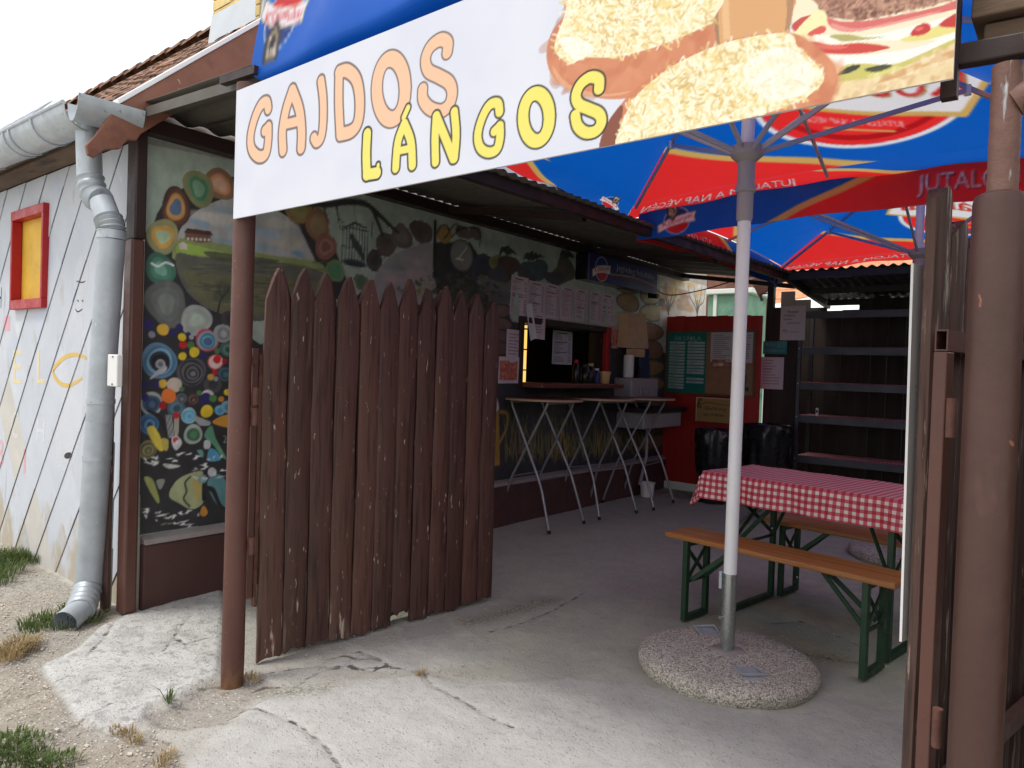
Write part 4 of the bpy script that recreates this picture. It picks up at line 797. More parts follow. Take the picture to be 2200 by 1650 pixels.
    PL([z(200, 1350), z(240, 1260), z(320, 1205), z(440, 1190), z(440, 1380), z(360, 1440), z(270, 1400)], (150, 156, 112)); ST([z(345, 1220), z(310, 1260), z(320, 1320), z(300, 1370), z(340, 1420)], 2.2, (60, 62, 58)); PL([z(360, 1250), z(410, 1230), z(420, 1340), z(380, 1380), z(370, 1310)], (166, 150, 84)); ST([z(450, 1180), z(440, 1280), z(440, 1370)], 5, (36, 36, 38)); PL([z(460, 1260), z(540, 1200), z(600, 1280), z(590, 1420), z(520, 1400)], (84, 130, 134)); RG(430, 1235, 30, [(110, 146, 152), (130, 166, 172)]); PL([z(410, 1470), z(435, 1415), z(465, 1460), z(440, 1490)], (190, 124, 52)); ST([z(455, 1300), z(500, 1310), z(540, 1400), z(580, 1440)], [6, 3], (38, 38, 40)); PL([z(30, 1230), z(90, 1240), z(135, 1380), z(110, 1385)], (140, 146, 82)); PL([z(115, 1245), z(172, 1240), z(140, 1310)], (130, 134, 122)); PL([z(160, 1130), z(280, 1145), z(200, 1165)], (176, 178, 170))
    for zx, zy, r, c_ in ((62, 180, 38, navy), (160, 216, 41, (206, 160, 52)), (272, 202, 26, navy), (220, 240, 25, navy), (83, 250, 24, (128, 128, 140)), (290, 268, 28, yel), (332, 250, 18, navy), (353, 268, 17, (148, 148, 160)), (297, 320, 27, red), (350, 322, 26, grn), (373, 370, 35, yel), (292, 398, 28, yel), (430, 392, 24, navy), (528, 362, 20, grn), (518, 437, 53, (206, 96, 92)), (518, 437, 44, (214, 190, 180)), (528, 420, 27, red), (580, 432, 18, (150, 30, 36)), (512, 508, 20, red), (485, 540, 23, (196, 148, 56)), (520, 552, 16, (140, 144, 150)), (158, 585, 30, (200, 158, 58)), (108, 590, 25, navy), (35, 590, 25, navy), (238, 593, 51, (186, 170, 154)), (288, 623, 17, grn), (405, 648, 18, grn), (36, 678, 28, navy), (198, 668, 51, (216, 106, 44)), (158, 733, 28, (146, 30, 34)), (462, 670, 44, (190, 188, 186)), (450, 690, 42, navy), (500, 685, 26, grn), (596, 643, 22, yel), (458, 773, 43, yel), (556, 690, 20, (180, 120, 50))): CC(zx, zy, r, c_)
    for i in range(46): zx, zy = (rt.uniform(20, 600), rt.uniform(1060, 1130)) if i < 14 else ((rt.uniform(360, 600), rt.uniform(1060, 1260)) if i < 26 else (rt.uniform(10, 400), rt.uniform(1440, 1560))); x, y = z(zx, zy); BL(x, y, rt.uniform(1.5, 7), rt.uniform(1, 3.4), (206, 206, 202), .5, i)
    ST([z(575, 940), z(590, 955), z(575, 985), z(600, 980)], .9, (150, 152, 150))
    PL([(290, 290), (500, 330), (500, 345), (292, 306)], (70, 64, 58), .5, 0)
for nm, ya, yb, rs_ in (('painted_mural', PY0, 2.75, .0058), ('painted_mural', 2.75, PY1, .0125)):
    cv = Canvas(ya, yb, .40, 2.645, rs_, (176, 192, 176)); cv.mottle(.05, (8, 10 if yb < 3 else 60), 3); b0_ = cv.a.copy(); rt.seed(11); paint_mural(cv); pm_ = np.abs(cv.a-b0_).max(2, keepdims=True) > 3; cv.a = np.where(pm_, 255*(np.clip(cv.a, 0, 255)/255)**.86*1.10, cv.a); cv.mottle(.10, (30, 20 if yb < 3 else 80), 8)
    keep = None
    if yb > 3:
        yc = (cv.X[:-1]+cv.X[1:])/2; zc = (cv.Y[:-1]+cv.Y[1:])/2; keep = ~(((yc > HY0) & (yc < HY1))[None, :] & ((zc > HZ0) & (zc < HZ1))[:, None])
    sheet(nm, cv, lambda X, Y: (np.full(X.shape, XW), X, Y), M['mural'], house, keep)
pl_ = MB(); pl_.b2((XW-.002, PY0+.01, -.05), (XW+.05, 8.30, .355)); pl_.build('plinth', M['plinth'], house, bevel=.01)
lg = MB(); lg.hexa([(XW-.001, PY0+.012, .356), (XW+.062, PY0+.012, .356), (XW+.062, 8.305, .356), (XW-.001, 8.305, .356), (XW-.001, PY0+.012, .405), (XW+.05, PY0+.012, .385), (XW+.05, 8.305, .385), (XW-.001, 8.305, .405)]); lg.build('plinth_ledge', M['concrete_trim'], house, bevel=.006)
# hatch: red frame, counter, dim kitchen behind it
hatch = thing('serving_hatch', 'serving hatch with dark red frame and counter in the painted wall', 'serving hatch', (XW, 6.0, 1.25))
f = MB(); f.b2((XW-.02, HY1-.075, HZ0+.001), (XW+.03, HY1-.001, HZ1-.001)); f.build('side_frame', M['red'], hatch, bevel=.004)
f = MB(); f.b2((XW-.22, HY1-.04, HZ0+.001), (XW-.021, HY1-.001, HZ1-.001)); f.build('reveal_lining', M['steel_brown_dark'], hatch)
f = MB(); f.b2((XW-.2, HY0+.001, HZ1-.06), (XW+.025, HY1-.076, HZ1-.001)); f.build('head_frame', M['steel_brown_dark'], hatch, bevel=.004)
f = MB(); f.b2((XW-.2, HY0+.001, HZ0+.001), (XW+.03, HY0+.06, HZ1-.061)); f.build('side_frame', M['steel_brown_dark'], hatch, bevel=.004)
f = MB(); f.b2((XW-.2, HY0+.061, HZ0+.001), (XW+.26, HY1-.076, HZ0+.045)); f.build('counter', M['table_top'], hatch, bevel=.006)
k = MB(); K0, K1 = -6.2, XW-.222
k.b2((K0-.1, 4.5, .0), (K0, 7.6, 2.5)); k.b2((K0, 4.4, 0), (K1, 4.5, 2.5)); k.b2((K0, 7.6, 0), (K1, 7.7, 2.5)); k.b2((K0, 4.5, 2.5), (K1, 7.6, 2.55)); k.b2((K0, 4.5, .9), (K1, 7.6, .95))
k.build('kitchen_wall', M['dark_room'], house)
fr = thing('drinks_fridge', 'lit drinks fridge glowing yellow behind the serving hatch', 'fridge', (-5.0, 5.35, .95))
fb_ = MB().b2((-5.5, 6.16, .955), (-4.75, 6.75, 2.3)).build('body', M['glass_dark'], fr, bevel=.01)
for z_ in (1.40, 1.62, 1.84): MB().b2((-4.75, 6.02, z_), (-4.68, 6.16, z_+.014)).build('shelf', M['dark_steel'], fb_)
MB().b2((-4.745, 6.085, 1.22), (-4.715, 6.14, 2.1)).build('light_strip', M['lamp_yellow'], fb_)
MB().b2((-4.80, 5.90, 1.1), (-4.752, 6.15, 2.2)).build('side_panel', M['yellow'], fr)
def jar(y, x, r, h, label, matl, capm):
    t_ = thing('jar', label, 'jar', (x, y, HZ0+.046), 'jars on the hatch counter'); b0 = HZ0+.046
    jb_ = MB().lathe([(r*.9, 0), (r, .01), (r, h*.68), (r*.6, h*.8), (r*.55, h*.86)], (x, y, b0), 16).build('body', matl, t_, smooth=40)
    MB().lathe([(r*.62, h*.861), (r*.62, h)], (x, y, b0), 16).build('lid', capm, jb_, smooth=40)
jar(6.16, XW+.02, .04, .24, 'tallest dark sauce bottle on the hatch counter', M['jar'], M['red']); jar(6.30, XW+.04, .05, .2, 'dark jar between the bottle and the blue tin on the counter', M['jar'], M['dark_steel']); jar(6.42, XW+.03, .045, .21, 'dark brown jar next to the blue tin on the counter', M['jar'], M['cardboard']); jar(6.54, XW+.03, .04, .16, 'blue and white tin on the hatch counter', M['blue_plastic'], M['white_plastic'])
cup = thing('napkin_tub', 'cream tub at the right end of the hatch counter', 'tub', (XW+.06, 6.66, HZ0+.046)); MB().lathe([(.045, 0), (.06, .11), (.066, .112), (.066, .13)], (XW+.06, 6.66, HZ0+.046), 18).build('body', M['cream_plastic'], cup, smooth=40)
# ------------------------------------------------------------------ paper sheets
def page(w, h, kind, seed, tint=(196, 178, 182)):
    r0 = random.Random(seed); cv = Canvas(0, w, 0, h, .006, tint); ink = (96, 84, 92)
    if kind == 'menu':
        y = h*.93; cv.stroke([(w*.25, y), (w*.7, y-.002)], .0045, (74, 64, 76)); y -= .022
        while y > h*.08:
            if r0.random() < .88: cv.stroke([(w*.1, y), (w*(.35+.25*r0.random()), y)], .0025, ink, .75); cv.stroke([(w*.78, y), (w*.9, y)], .0025, ink, .75)
            y -= .0165
        for _ in range(2): yy = h*r0.uniform(.35, .75); cv.stroke([(w*.15, yy), (w*.7, yy+.004)], .005, r0.choice([(206, 130, 142), (92, 92, 150), (74, 66, 78), ink]), .7)
    elif kind == 'letter':
        for i in range(7): y = h*(.86-.1*i); cv.stroke([(w*.14, y), (w*(.5+.35*r0.random()), y)], .0035, (88, 82, 88), .8)
    elif kind == 'photo':
        cv.poly([(w*.06, h*.12), (w*.94, h*.12), (w*.94, h*.85), (w*.06, h*.85)], (190, 110, 92))
        for i in range(40): cv.blob(w*r0.uniform(.1, .9), h*r0.uniform(.15, .8), .018, .012, r0.choice([(206, 130, 104), (176, 84, 74), (222, 160, 130)]), r0.random()*3, .8)
    return cv
def wall_paper(py, pz, w, h, kind, label, seed, tilt=0, lift=.006, tint=(206, 192, 196), group=None, x=XW):
    cv = page(w, h, kind, seed, tint); c_, s_ = math.cos(tilt), math.sin(tilt)
    t_ = sheet('menu_sheet' if kind == 'menu' else 'paper_notice', cv, lambda X, Y: (x+lift+.004*np.sin(X*23+seed)+.006*(1-Y/h)*np.cos(X*11+seed), py+(X-w/2)*c_-(Y-h/2)*s_, pz+(X-w/2)*s_+(Y-h/2)*c_), M['paper'], None, None, 60)
    return tag(t_, label, 'paper', group)
names7 = ('leftmost price list sheet above the hatch', 'second price list sheet from the left above the hatch', 'third price list sheet from the left above the hatch', 'middle price list sheet above the serving hatch', 'fifth price list sheet from the left above the hatch', 'sixth price list sheet from the left above the hatch', 'rightmost crumpled price list sheet in a plastic sleeve')
for i, nm in enumerate(names7): wall_paper(5.19+i*.262, 2.075+.004*i-(0.0 if i else -.01), .255, .335 if i else .36, 'menu', nm, 40+i, -.02+.005*i, .006+.004*(i % 2), group='price lists above the hatch')
wall_paper(5.36, 1.86, .10, .34, 'plain', 'narrow white paper strip hanging crooked by the hatch corner', 60, .30, .03, (222, 220, 222)); wall_paper(5.50, 1.83, .17, .25, 'letter', 'small notice hung under the price lists at the hatch corner', 61, -.03, .02)
wall_paper(5.13, 1.62, .22, .30, 'letter', 'white notice sheet taped left of the hatch', 62, -.02, .012); wall_paper(5.05, 1.40, .30, .24, 'photo', 'food photo sheet with orange picture left of the hatch', 63, .01, .022, (206, 200, 204))
wall_paper(6.88, 1.80, .16, .24, 'photo', 'pale food sticker on the red hatch frame', 64, 0, .035, (190, 160, 150)); 
wall_paper(6.36, 1.66, .38, .36, 'menu', 'white double price list hanging inside the dark hatch', 65, 0, 0, (208, 208, 214), x=XW-.30)
# light box sign
lb = thing('light_box_sign', 'dark blue beer light box sign with red and white round logo', 'sign', (XW+.1, 6.95, 2.5))
LY0, LY1, LZ0, LZ1 = 6.10, 7.60, 2.345, 2.615
lc_ = MB().b2((XW+.002, LY0, LZ0), (XW+.15, LY1, LZ1)).build('case', M['glass_dark'], lb, bevel=.01)
cv = Canvas(0, LY1-LY0, 0, LZ1-LZ0, .006, (34, 46, 104)); W_, H_ = LY1-LY0, LZ1-LZ0
def logo(cv, cx, cy, s_, flip=False, crest=False, tone=1.):
    f_ = -1 if flip else 1; C_ = lambda c_: tuple(v*tone for v in c_)
    cv.blob(cx, cy, .50*s_, .50*s_, C_((230, 230, 232))); cv.blob(cx, cy, .465*s_, .465*s_, C_((30, 56, 130))); cv.poly([(cx+f_*.46*s_*math.cos(a_), cy+.46*s_*math.sin(a_)) for a_ in np.linspace(math.pi*1.03, math.pi*1.97, 24)], C_((206, 32, 40)))
    q = [(-.72, -.20), (-.3, .02), (.2, .10), (.72, .14), (.66, -.06), (.70, -.24), (.2, -.22), (-.3, -.30), (-.68, -.50)]
    q = [(cx+f_*x*s_, cy+(y+.10)*s_) for x, y in q]; cv.poly(q, C_((200, 164, 92))); cx2 = np.mean([a[0] for a in q]); cy2 = np.mean([a[1] for a in q]); cv.poly([(cx2+(a[0]-cx2)*.955, cy2+(a[1]-cy2)*.90) for a in q], C_((232, 230, 230)))
    fs = text_polys('K\u0151b\u00e1nyai'); Pq = np.concatenate(fs); lo, hi = Pq.min(0), Pq.max(0)
    for g in fs:
        u = (g-lo)/(hi-lo); x = -.56+u[:, 0]*1.12+u[:, 1]*.05; y = -.255+.28*u[:, 0]*.75+u[:, 1]*.27; cv.poly(np.stack([cx+f_*x*s_, cy+(y+.02)*s_], 1), C_((200, 30, 38)))
logo(cv, .27, .132, .255); cv.text('J\u00e9ghideg fel\u00fcd\u00fcl\u00e9s', .56, .140, .86, .085, (196, 194, 190)); cv.stroke([(.42, .10), (.7, .12), (1.0, .125), (1.45, .09)], [.006, .008, .004], (176, 150, 120), 1, 5); cv.stroke([(.46, .088), (.8, .106), (1.1, .108), (1.45, .072)], [.004, .012, .004], (130, 36, 44), 1, 5); cv.stroke([(.02, .005), (.02, .265)], .004, (190, 190, 194))
sheet('face', cv, lambda X, Y: (np.full(X.shape, XW+.153), LY0+X, LZ0+Y), M['print_gloss'], lc_)
# things right of the hatch
cd = thing('cardboard_dispenser', 'cardboard carton hung on the painted wall right of the hatch', 'carton', (XW+.08, 7.23, 1.7))
MB().hexa([(XW+.004, 6.99, 1.70), (XW+.15, 6.99, 1.69), (XW+.15, 7.46, 1.70), (XW+.004, 7.46, 1.70), (XW+.004, 6.98, 2.09), (XW+.13, 6.98, 2.08), (XW+.13, 7.40, 2.10), (XW+.004, 7.40, 2.10)]).build('box', M['cardboard'], cd, bevel=.004)
MB().b2((XW+.05, 7.12, 1.60), (XW+.156, 7.36, 1.689)).build('flap', M['cardboard'], cd)
for y_, z_ in ((7.07, 1.87), (7.30, 1.80), (7.42, 1.93)): MB().lathe([(.035, 0), (.035, .002)], (0, 0, 0), 14).build('printed_mark', M['decal_dark'], cd).matrix_local = Matrix.Translation(Vector((XW+.152, y_, z_))-Vector(cd.location)) @ Matrix.Rotation(R(90), 4, 'Y')
pr_ = thing('paper_towel_roll', 'white paper towel roll standing on the tap box', 'paper towel', (XW+.12, 7.05, 1.37)); MB().lathe([(.055, 0), (.058, .01), (.058, .24), (.055, .25), (.02, .25)], (XW+.12, 7.06, 1.365), 20).build('roll', M['white_plastic'], pr_, smooth=40)
wb = thing('hand_wash_box', 'pale grey hand wash tank with ribbed front beside the hatch', 'wash tank', (XW+.1, 7.25, 1.08))
MB().b2((XW+.004, 6.94, 1.085), (XW+.24, 7.56, 1.36)).build('tank', M['grey_plastic'], wb, bevel=.02)
for i in range(7): MB().b2((XW+.2405, 7.12+.055*i, 1.11), (XW+.249, 7.14+.055*i, 1.25)).build('rib', M['grey_plastic'], wb)
MB().lathe([(.02, 0), (.018, .07), (.03, .09), (.012, .13)], (XW+.12, 7.30, 1.36), 12).build('soap_pump', M['jar'], wb, smooth=40)
MB().b2((XW+.004, 7.02, .80), (XW+.36, 7.95, .98)).build('basin', M['grey_plastic'], wb, bevel=.02)
MB().b2((XW+.003, 6.98, .981), (XW+.40, 8.02, 1.03)).build('shelf', M['dark_steel'], wb)
MB().tube([(XW+.15, 7.5, .8), (XW+.15, 7.5, .45), (XW+.12, 7.42, .12)], .02, 8).build('waste_pipe', M['grey_plastic'], wb, smooth=50)
tw = thing('blue_cloth', 'dark blue cloth hanging on the wall beside the carton', 'cloth', (XW+.06, 7.55, 1.3)); cvm = MB()
n_ = 14; pr2 = [(XW+.05+.02*math.sin(i*1.3), 7.40+.26*i/(n_-1)) for i in range(n_)]
cvm.add([(x, y, 1.74-.03*math.cos((y-7.53)*9)) for x, y in pr2]+[(x+.03, 7.53+(y-7.53)*1.1, 1.22) for x, y in pr2], [(i, i+1, n_+i+1, n_+i) for i in range(n_-1)]); cvm.build('fabric', M['cloth_blue'], tw, smooth=60)
bk = thing('white_bucket', 'small white plastic bucket on the floor under the basin', 'bucket', (-3.88, 7.42, 0)); MB().lathe([(.07, 0), (.085, .15), (.092, .152), (.092, .165), (.083, .165), (.07, .02)], (-3.88, 7.42, 0), 22).build('tub', M['white_plastic'], bk, smooth=40)
cam2 = thing('security_camera', 'small black and white security camera on the wall under the light box', 'camera', (XW+.1, 7.72, 2.32)); MB().tube([(XW+.02, 7.66, 2.34), (XW+.14, 7.66, 2.33)], .03, 14).build('bracket', M['camera_black'], cam2, smooth=50); MB().lathe([(.0, -.05), (.035, -.04), (.048, 0), (.035, .04), (.0, .05)], (XW+.12, 7.80, 2.27), 18).build('dome', M['white_plastic'], cam2, smooth=60)
MB().lathe([(.016, 0), (.016, .012)], (0, 0, 0), 12).build('lens', M['glass_dark'], cam2).matrix_local = Matrix.Translation(Vector((XW+.16, 7.79, 2.26))-Vector(cam2.location)) @ Matrix.Rotation(R(80), 4, 'Y')
# ------------------------------------------------------------------ lean-to roof over the hatch side
lt = thing('lean_to_roof', 'corrugated lean-to roof on brown beams along the painted wall', 'roof', (-3.5, 5, 2.6))
zo = lambda y: 2.485+.008*(y-1.7); xo = lambda y: -2.55+max(0, y-5)*.03
def corr(name, y0, y1, parent, matl, xa, za, xb, zb, per=.095, amp=.0125, lift=0):
    n = max(8, int((y1-y0)/per*6)); yy = np.linspace(y0, y1, n); ex = np.linspace(0, 1, 4)
    Y, T = np.meshgrid(yy, ex); wv = amp*np.sin(Y/per*2*math.pi)
    XA = np.vectorize(xa)(Y); XB = np.vectorize(xb)(Y); ZA = np.vectorize(za)(Y); ZB = np.vectorize(zb)(Y)
    P = np.stack([XA+(XB-XA)*T, Y, ZA+(ZB-ZA)*T+wv+lift], -1)-np.array(ORIG[parent.name])
    o = obj(name, grid_mesh(name, P, None), matl, parent, 60); s_ = o.modifiers.new('thickness', 'SOLIDIFY'); s_.thickness = .003; return o
for a, b_ in ((1.74, 2.15), (2.13, 2.56)): corr('porch_sheet', a, b_, lt, M['corrugated'], lambda y: XW+.02, lambda y: 2.745, lambda y: -2.90, lambda y: 2.690, .19, .016)
edges = [2.5, 3.5, 4.38, 5.26, 6.14, 7.02, 7.9, 8.6]
for i, (a, b_) in enumerate(zip(edges[:-1], edges[1:])): corr('corrugated_sheet', a-.04, b_, lt, M['corrugated'], lambda y: XW+.02, lambda y: 2.735, xo, zo, lift=.004*(i % 2))
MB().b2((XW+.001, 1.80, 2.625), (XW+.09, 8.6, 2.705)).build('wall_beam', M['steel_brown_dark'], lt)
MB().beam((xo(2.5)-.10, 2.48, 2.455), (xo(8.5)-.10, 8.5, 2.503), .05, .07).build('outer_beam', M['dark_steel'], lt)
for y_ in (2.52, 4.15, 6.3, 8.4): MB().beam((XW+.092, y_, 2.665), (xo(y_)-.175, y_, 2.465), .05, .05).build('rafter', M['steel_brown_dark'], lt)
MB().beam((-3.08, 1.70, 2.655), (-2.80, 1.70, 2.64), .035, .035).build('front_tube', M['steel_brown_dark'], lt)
MB().beam((XW+.06, 1.735, 2.70), (-3.0, 1.735, 2.64), .006, .05).build('edge_flashing', M['corrugated'], lt)
# ------------------------------------------------------------------ gate posts, beam and banner sign
YG = 1.71
M['steel_brown_shaded'] = mat('shaded_brown_painted_steel', (70, 46, 39), .5, var=.2, vs=5, bump=.25, bs=60, wear=(((104, 72, 62), 3, .60, .12, (1, 1, .4)), ((62, 42, 36), 8, .57, .12, (1.5, 1.5, .1)), ((134, 84, 64), 30, .66, .03, (1, 1, .5)), ((190, 170, 150), 60, .74, .02)))  # darker copy of the post brown; right post's shade put into the colour
lp = thing('gate_post', 'brown round steel gate post under the left end of the banner', 'post', (-2.89, YG, 0))
MB().lathe([(.047, -.05), (.049, .1), (.047, .5), (.0465, 2.02), (.0465, 2.60)], (-2.89, YG, 0), 24).build('pipe', M['post_brown'], lp, smooth=50)
for z_ in (.55, 1.12, 1.21): MB().tube([(-2.84, 1.755, z_), (-2.84, 1.755, z_+.075)], .014, 10).build('hinge', M['rust'], lp, smooth=50)
rp = thing('gate_post', 'thick brown gate post with peeling thinner pipe on top, right edge', 'post', (-.145, 1.70, 0))
RPX, RPY = -.143, 1.70
MB().lathe([(.047, -.05), (.047, 1.76), (.044, 1.775), (.03, 1.782)], (RPX, RPY, 0), 28).build('lower_pipe', M['steel_brown_shaded'], rp, smooth=40)
MB().lathe([(.0265, 1.775), (.0265, 2.03)], (RPX+.002, RPY, 0), 24).build('upper_pipe', M['pipe_old'], rp, smooth=40)
MB().tube([(RPX+.015, RPY, 1.955), (RPX+.05, RPY, 1.975), (RPX+.09, RPY, 1.98), (.4, RPY, 1.98)], [.03, .026, .024, .024], 16).build('side_pipe', M['pipe_old'], rp, smooth=50)
bm = thing('banner_beam', 'brown steel beams carrying the banner over the gateway', 'beam', (-1.5, 1.75, 2.1))
MB().beam((-2.86, 1.76, 2.20), (.5, 1.76, 2.06), .035, .045).build('lower_tube', M['steel_brown_dark'], bm, bevel=.004)
MB().beam((-2.86, 1.76, 2.50), (.5, 1.76, 2.44), .035, .045).build('upper_tube', M['steel_brown_dark'], bm, bevel=.004)
MB().beam((-.245, 1.745, 2.0), (-.245, 1.745, 2.62), .03, .03, (0, 1, 0)).build('upright_tube', M['steel_brown_dark'], bm)
gt = thing('timber_bracket', 'dark timber blocks and square tube above the right post', 'bracket', (RPX, 1.7, 2.1))
MB().beam((-.19, 1.80, 2.128), (.5, 1.80, 2.10), .09, .035).build('timber_block', M['old_wood'], gt, bevel=.004)
MB().beam((-.21, 1.80, 2.185), (.5, 1.80, 2.165), .14, .065).build('timber_block', M['old_wood'], gt, bevel=.004)
tb = MB(); ty0, ty1 = 1.60, 2.3; tx, tz, tw_, th_ = RPX+.046, 2.035, .028, .05
for lo, hi in (((tx-tw_/2, ty0, tz), (tx+tw_/2, ty1, tz+.004)), ((tx-tw_/2, ty0, tz+th_-.004), (tx+tw_/2, ty1, tz+th_)), ((tx-tw_/2, ty0, tz+.004), (tx-tw_/2+.004, ty1, tz+th_-.004)), ((tx+tw_/2-.004, ty0, tz+.004), (tx+tw_/2, ty1, tz+th_-.004))): tb.b2(lo, hi)
tb.build('square_tube', M['steel_brown'], gt)
# banner
SX0, SX1, SZ0, SZ1, SY = -2.878, -.2265, 2.008, 2.553, 1.655
ban = thing('banner_sign', 'white printed food stall banner with orange and yellow lettering over the gateway', 'sign', (-1.6, SY, 2.03))
cv = Canvas(SX0, SX1, SZ0, SZ1, .0028, (208, 210, 220)); rs_ = random.Random(5)
cv.a += (fbm(cv.h, cv.w, (3, 12), 4)[..., None]-.5)*np.array([14, 12, 6])
def sp(px, py): q = ony(px, py, SY); return (q.x, q.z)
bg_ = cv.a.copy()
# food pictures, right half
f3 = lambda x, y: sp(1150+x/2.316, y/2.316); FP = lambda l, c_, al=1, sm=4: cv.poly([f3(*q) for q in l], c_, al, sm)
FP([(1290, -60), (1280, 130), (1275, 180), (1400, 260), (1500, 330), (1500, 420), (1465, 525), (1800, 470), (2120, 400), (2120, -80)], (246, 236, 208), 1, 0)
def inside(q, l):
    c_ = False
    for i in range(len(l)):
        (ax, ay), (bx, by) = l[i], l[i-1]
        if (ay > q[1]) != (by > q[1]) and q[0] < (bx-ax)*(q[1]-ay)/(by-ay)+ax: c_ = not c_
    return c_
def crumbs(l, n, cols, r0=3, r1=9, al=.5):
    xs_ = [q[0] for q in l]; ys_ = [q[1] for q in l]; 
    for i in range(n):
        t_ = rs_.random(); j = rs_.randrange(len(l)); k_ = rs_.randrange(len(l)); m_ = rs_.randrange(len(l)); a, b_ = sorted((rs_.random(), rs_.random())); x = l[j][0]*a+l[k_][0]*(b_-a)+l[m_][0]*(1-b_); y = l[j][1]*a+l[k_][1]*(b_-a)+l[m_][1]*(1-b_)
        if not inside((x, y), l): continue
        p_ = f3(x, y); cv.blob(p_[0], p_[1], rs_.uniform(r0, r1)*.0008, rs_.uniform(r0, r1)*.0006, rs_.choice(cols), rs_.random()*3, al, .5, .2, i)
pat = [(1400, -60), (1420, 40), (1470, 85), (1600, 104), (1720, 84), (1860, 50), (1960, 30), (2120, -10), (2120, -80)]; FP(pat, (184, 140, 118)); crumbs(pat, 420, [(206, 166, 142), (150, 104, 86), (120, 82, 70), (222, 186, 160)])
FP([(1450, 88), (1520, 110), (1640, 108), (1800, 82), (2000, 40), (2120, 0), (2120, 40), (1990, 74), (1800, 120), (1600, 160), (1520, 158), (1470, 134)], (222, 124, 118)); FP([(1480, 120), (1600, 146), (1800, 108), (2000, 62), (2000, 70), (1800, 122), (1600, 158), (1500, 150)], (240, 176, 166), .8)
FP([(1280, 130), (1330, 90), (1380, 80), (1350, 110), (1300, 160)], (206, 92, 84)); FP([(1300, 160), (1400, 60), (1450, 70), (1450, 140), (1400, 180), (1330, 200)], (244, 240, 190)); FP([(1360, 170), (1420, 135), (1450, 140), (1440, 165), (1380, 185)], (224, 106, 92))
FP([(1450, 180), (1640, 184), (1900, 130), (2110, 80), (2110, 190), (1900, 200), (1660, 208), (1470, 215)], (250, 248, 240)); FP([(1470, 180), (1560, 176), (1640, 190), (1750, 186), (1600, 206), (1500, 208)], (176, 168, 92), .8); FP([(1820, 200), (1960, 150), (2100, 96), (2110, 150), (2000, 190), (1880, 212)], (236, 226, 150))
FP([(1870, 180), (1895, 138), (1950, 120), (1970, 150), (1930, 176)], (206, 70, 62)); FP([(2010, 130), (2060, 90), (2110, 70), (2110, 130), (2060, 140)], (206, 70, 62)); FP([(1890, 150), (1920, 136), (1935, 146), (1905, 160)], (238, 150, 140), .7)
FP([(1310, 215), (1400, 212), (1500, 228), (1620, 218), (1770, 240), (1640, 268), (1500, 272), (1390, 260)], (214, 84, 74)); FP([(1340, 222), (1450, 226), (1560, 236), (1500, 250), (1390, 240)], (238, 140, 126), .7); FP([(1390, 176), (1470, 190), (1520, 210), (1480, 226), (1400, 210)], (252, 248, 236))
FP([(1440, 280), (1650, 276), (1900, 240), (2110, 170), (2110, 230), (1850, 310), (1700, 336), (1530, 330), (1470, 300)], (250, 248, 242)); FP([(1500, 380), (1540, 330), (1640, 320), (1760, 326), (1860, 300), (2110, 190), (2110, 230), (1900, 320), (1760, 370), (1620, 404), (1500, 410)], (212, 204, 120)); FP([(1505, 376), (1560, 336), (1620, 326), (1600, 350), (1540, 374)], (70, 72, 58)); FP([(1640, 350), (1720, 326), (1780, 330), (1700, 362)], (58, 60, 48), .8); FP([(1650, 380), (1760, 350), (1800, 330), (1840, 350), (1720, 400)], (226, 220, 140))
bun = [(1500, 420), (1700, 390), (1850, 330), (2000, 270), (2110, 220), (2110, 410), (1860, 452), (1640, 500), (1465, 525)]; FP(bun, (240, 220, 178)); FP([(1700, 420), (1820, 350), (2000, 285), (2090, 250), (2080, 290), (1950, 330), (1800, 390)], (220, 178, 124)); crumbs(bun, 120, [(232, 206, 160), (250, 236, 204), (214, 172, 124)], 6, 16, .4)
FP([(884, -60), (890, 30), (895, 140), (915, 232), (1000, 200), (1110, 170), (1250, 168), (1266, 100), (1300, 20), (1300, -60)], (226, 178, 128), 1, 0); FP([(884, -60), (890, 30), (895, 140), (905, 232), (922, 226), (914, 100), (916, -60)], (176, 140, 112), 1, 0); FP([(1250, -60), (1256, 60), (1244, 168), (1266, 168), (1285, 60), (1300, -60)], (190, 148, 112), 1, 0); FP([(930, -60), (934, 90), (940, 200), (975, 200), (968, 60), (965, -60)], (240, 204, 158), .7, 0)
bread1 = [(200, -60), (150, 80), (90, 160), (60, 260), (82, 370), (165, 440), (280, 482), (400, 496), (520, 470), (700, 330), (886, 235), (895, 140), (885, 60), (885, -60)]; FP(bread1, (220, 152, 114)); crumbs(bread1, 90, [(206, 132, 94), (230, 168, 132)], 14, 40, .35)
FP([(90, 330), (170, 420), (330, 470), (480, 455), (400, 480), (260, 475), (130, 420)], (236, 186, 150), .7); FP([(85, 170), (140, 95), (158, 110), (110, 190), (95, 250), (75, 300), (64, 250)], (206, 138, 110), .7)
ch1 = [(190, -60), (165, 0), (150, 80), (112, 180), (100, 250), (130, 290), (180, 320), (255, 290), (400, 288), (560, 250), (700, 200), (860, 130), (890, 100), (885, -60)]; FP(ch1, (248, 240, 206))
bread2 = [(330, 752), (342, 660), (400, 560), (520, 430), (700, 310), (900, 228), (1100, 175), (1280, 168), (1390, 225), (1480, 310), (1508, 395), (1490, 450), (1460, 522), (1330, 555), (1180, 590), (700, 694), (450, 742)]; FP(bread2, (216, 146, 108)); FP([(330, 752), (342, 660), (400, 560), (440, 530), (430, 640), (440, 742)], (150, 92, 72)); crumbs([(1300, 200), (1500, 350), (1460, 520), (1180, 585)], 60, [(228, 164, 126), (204, 128, 92)], 14, 36, .4)
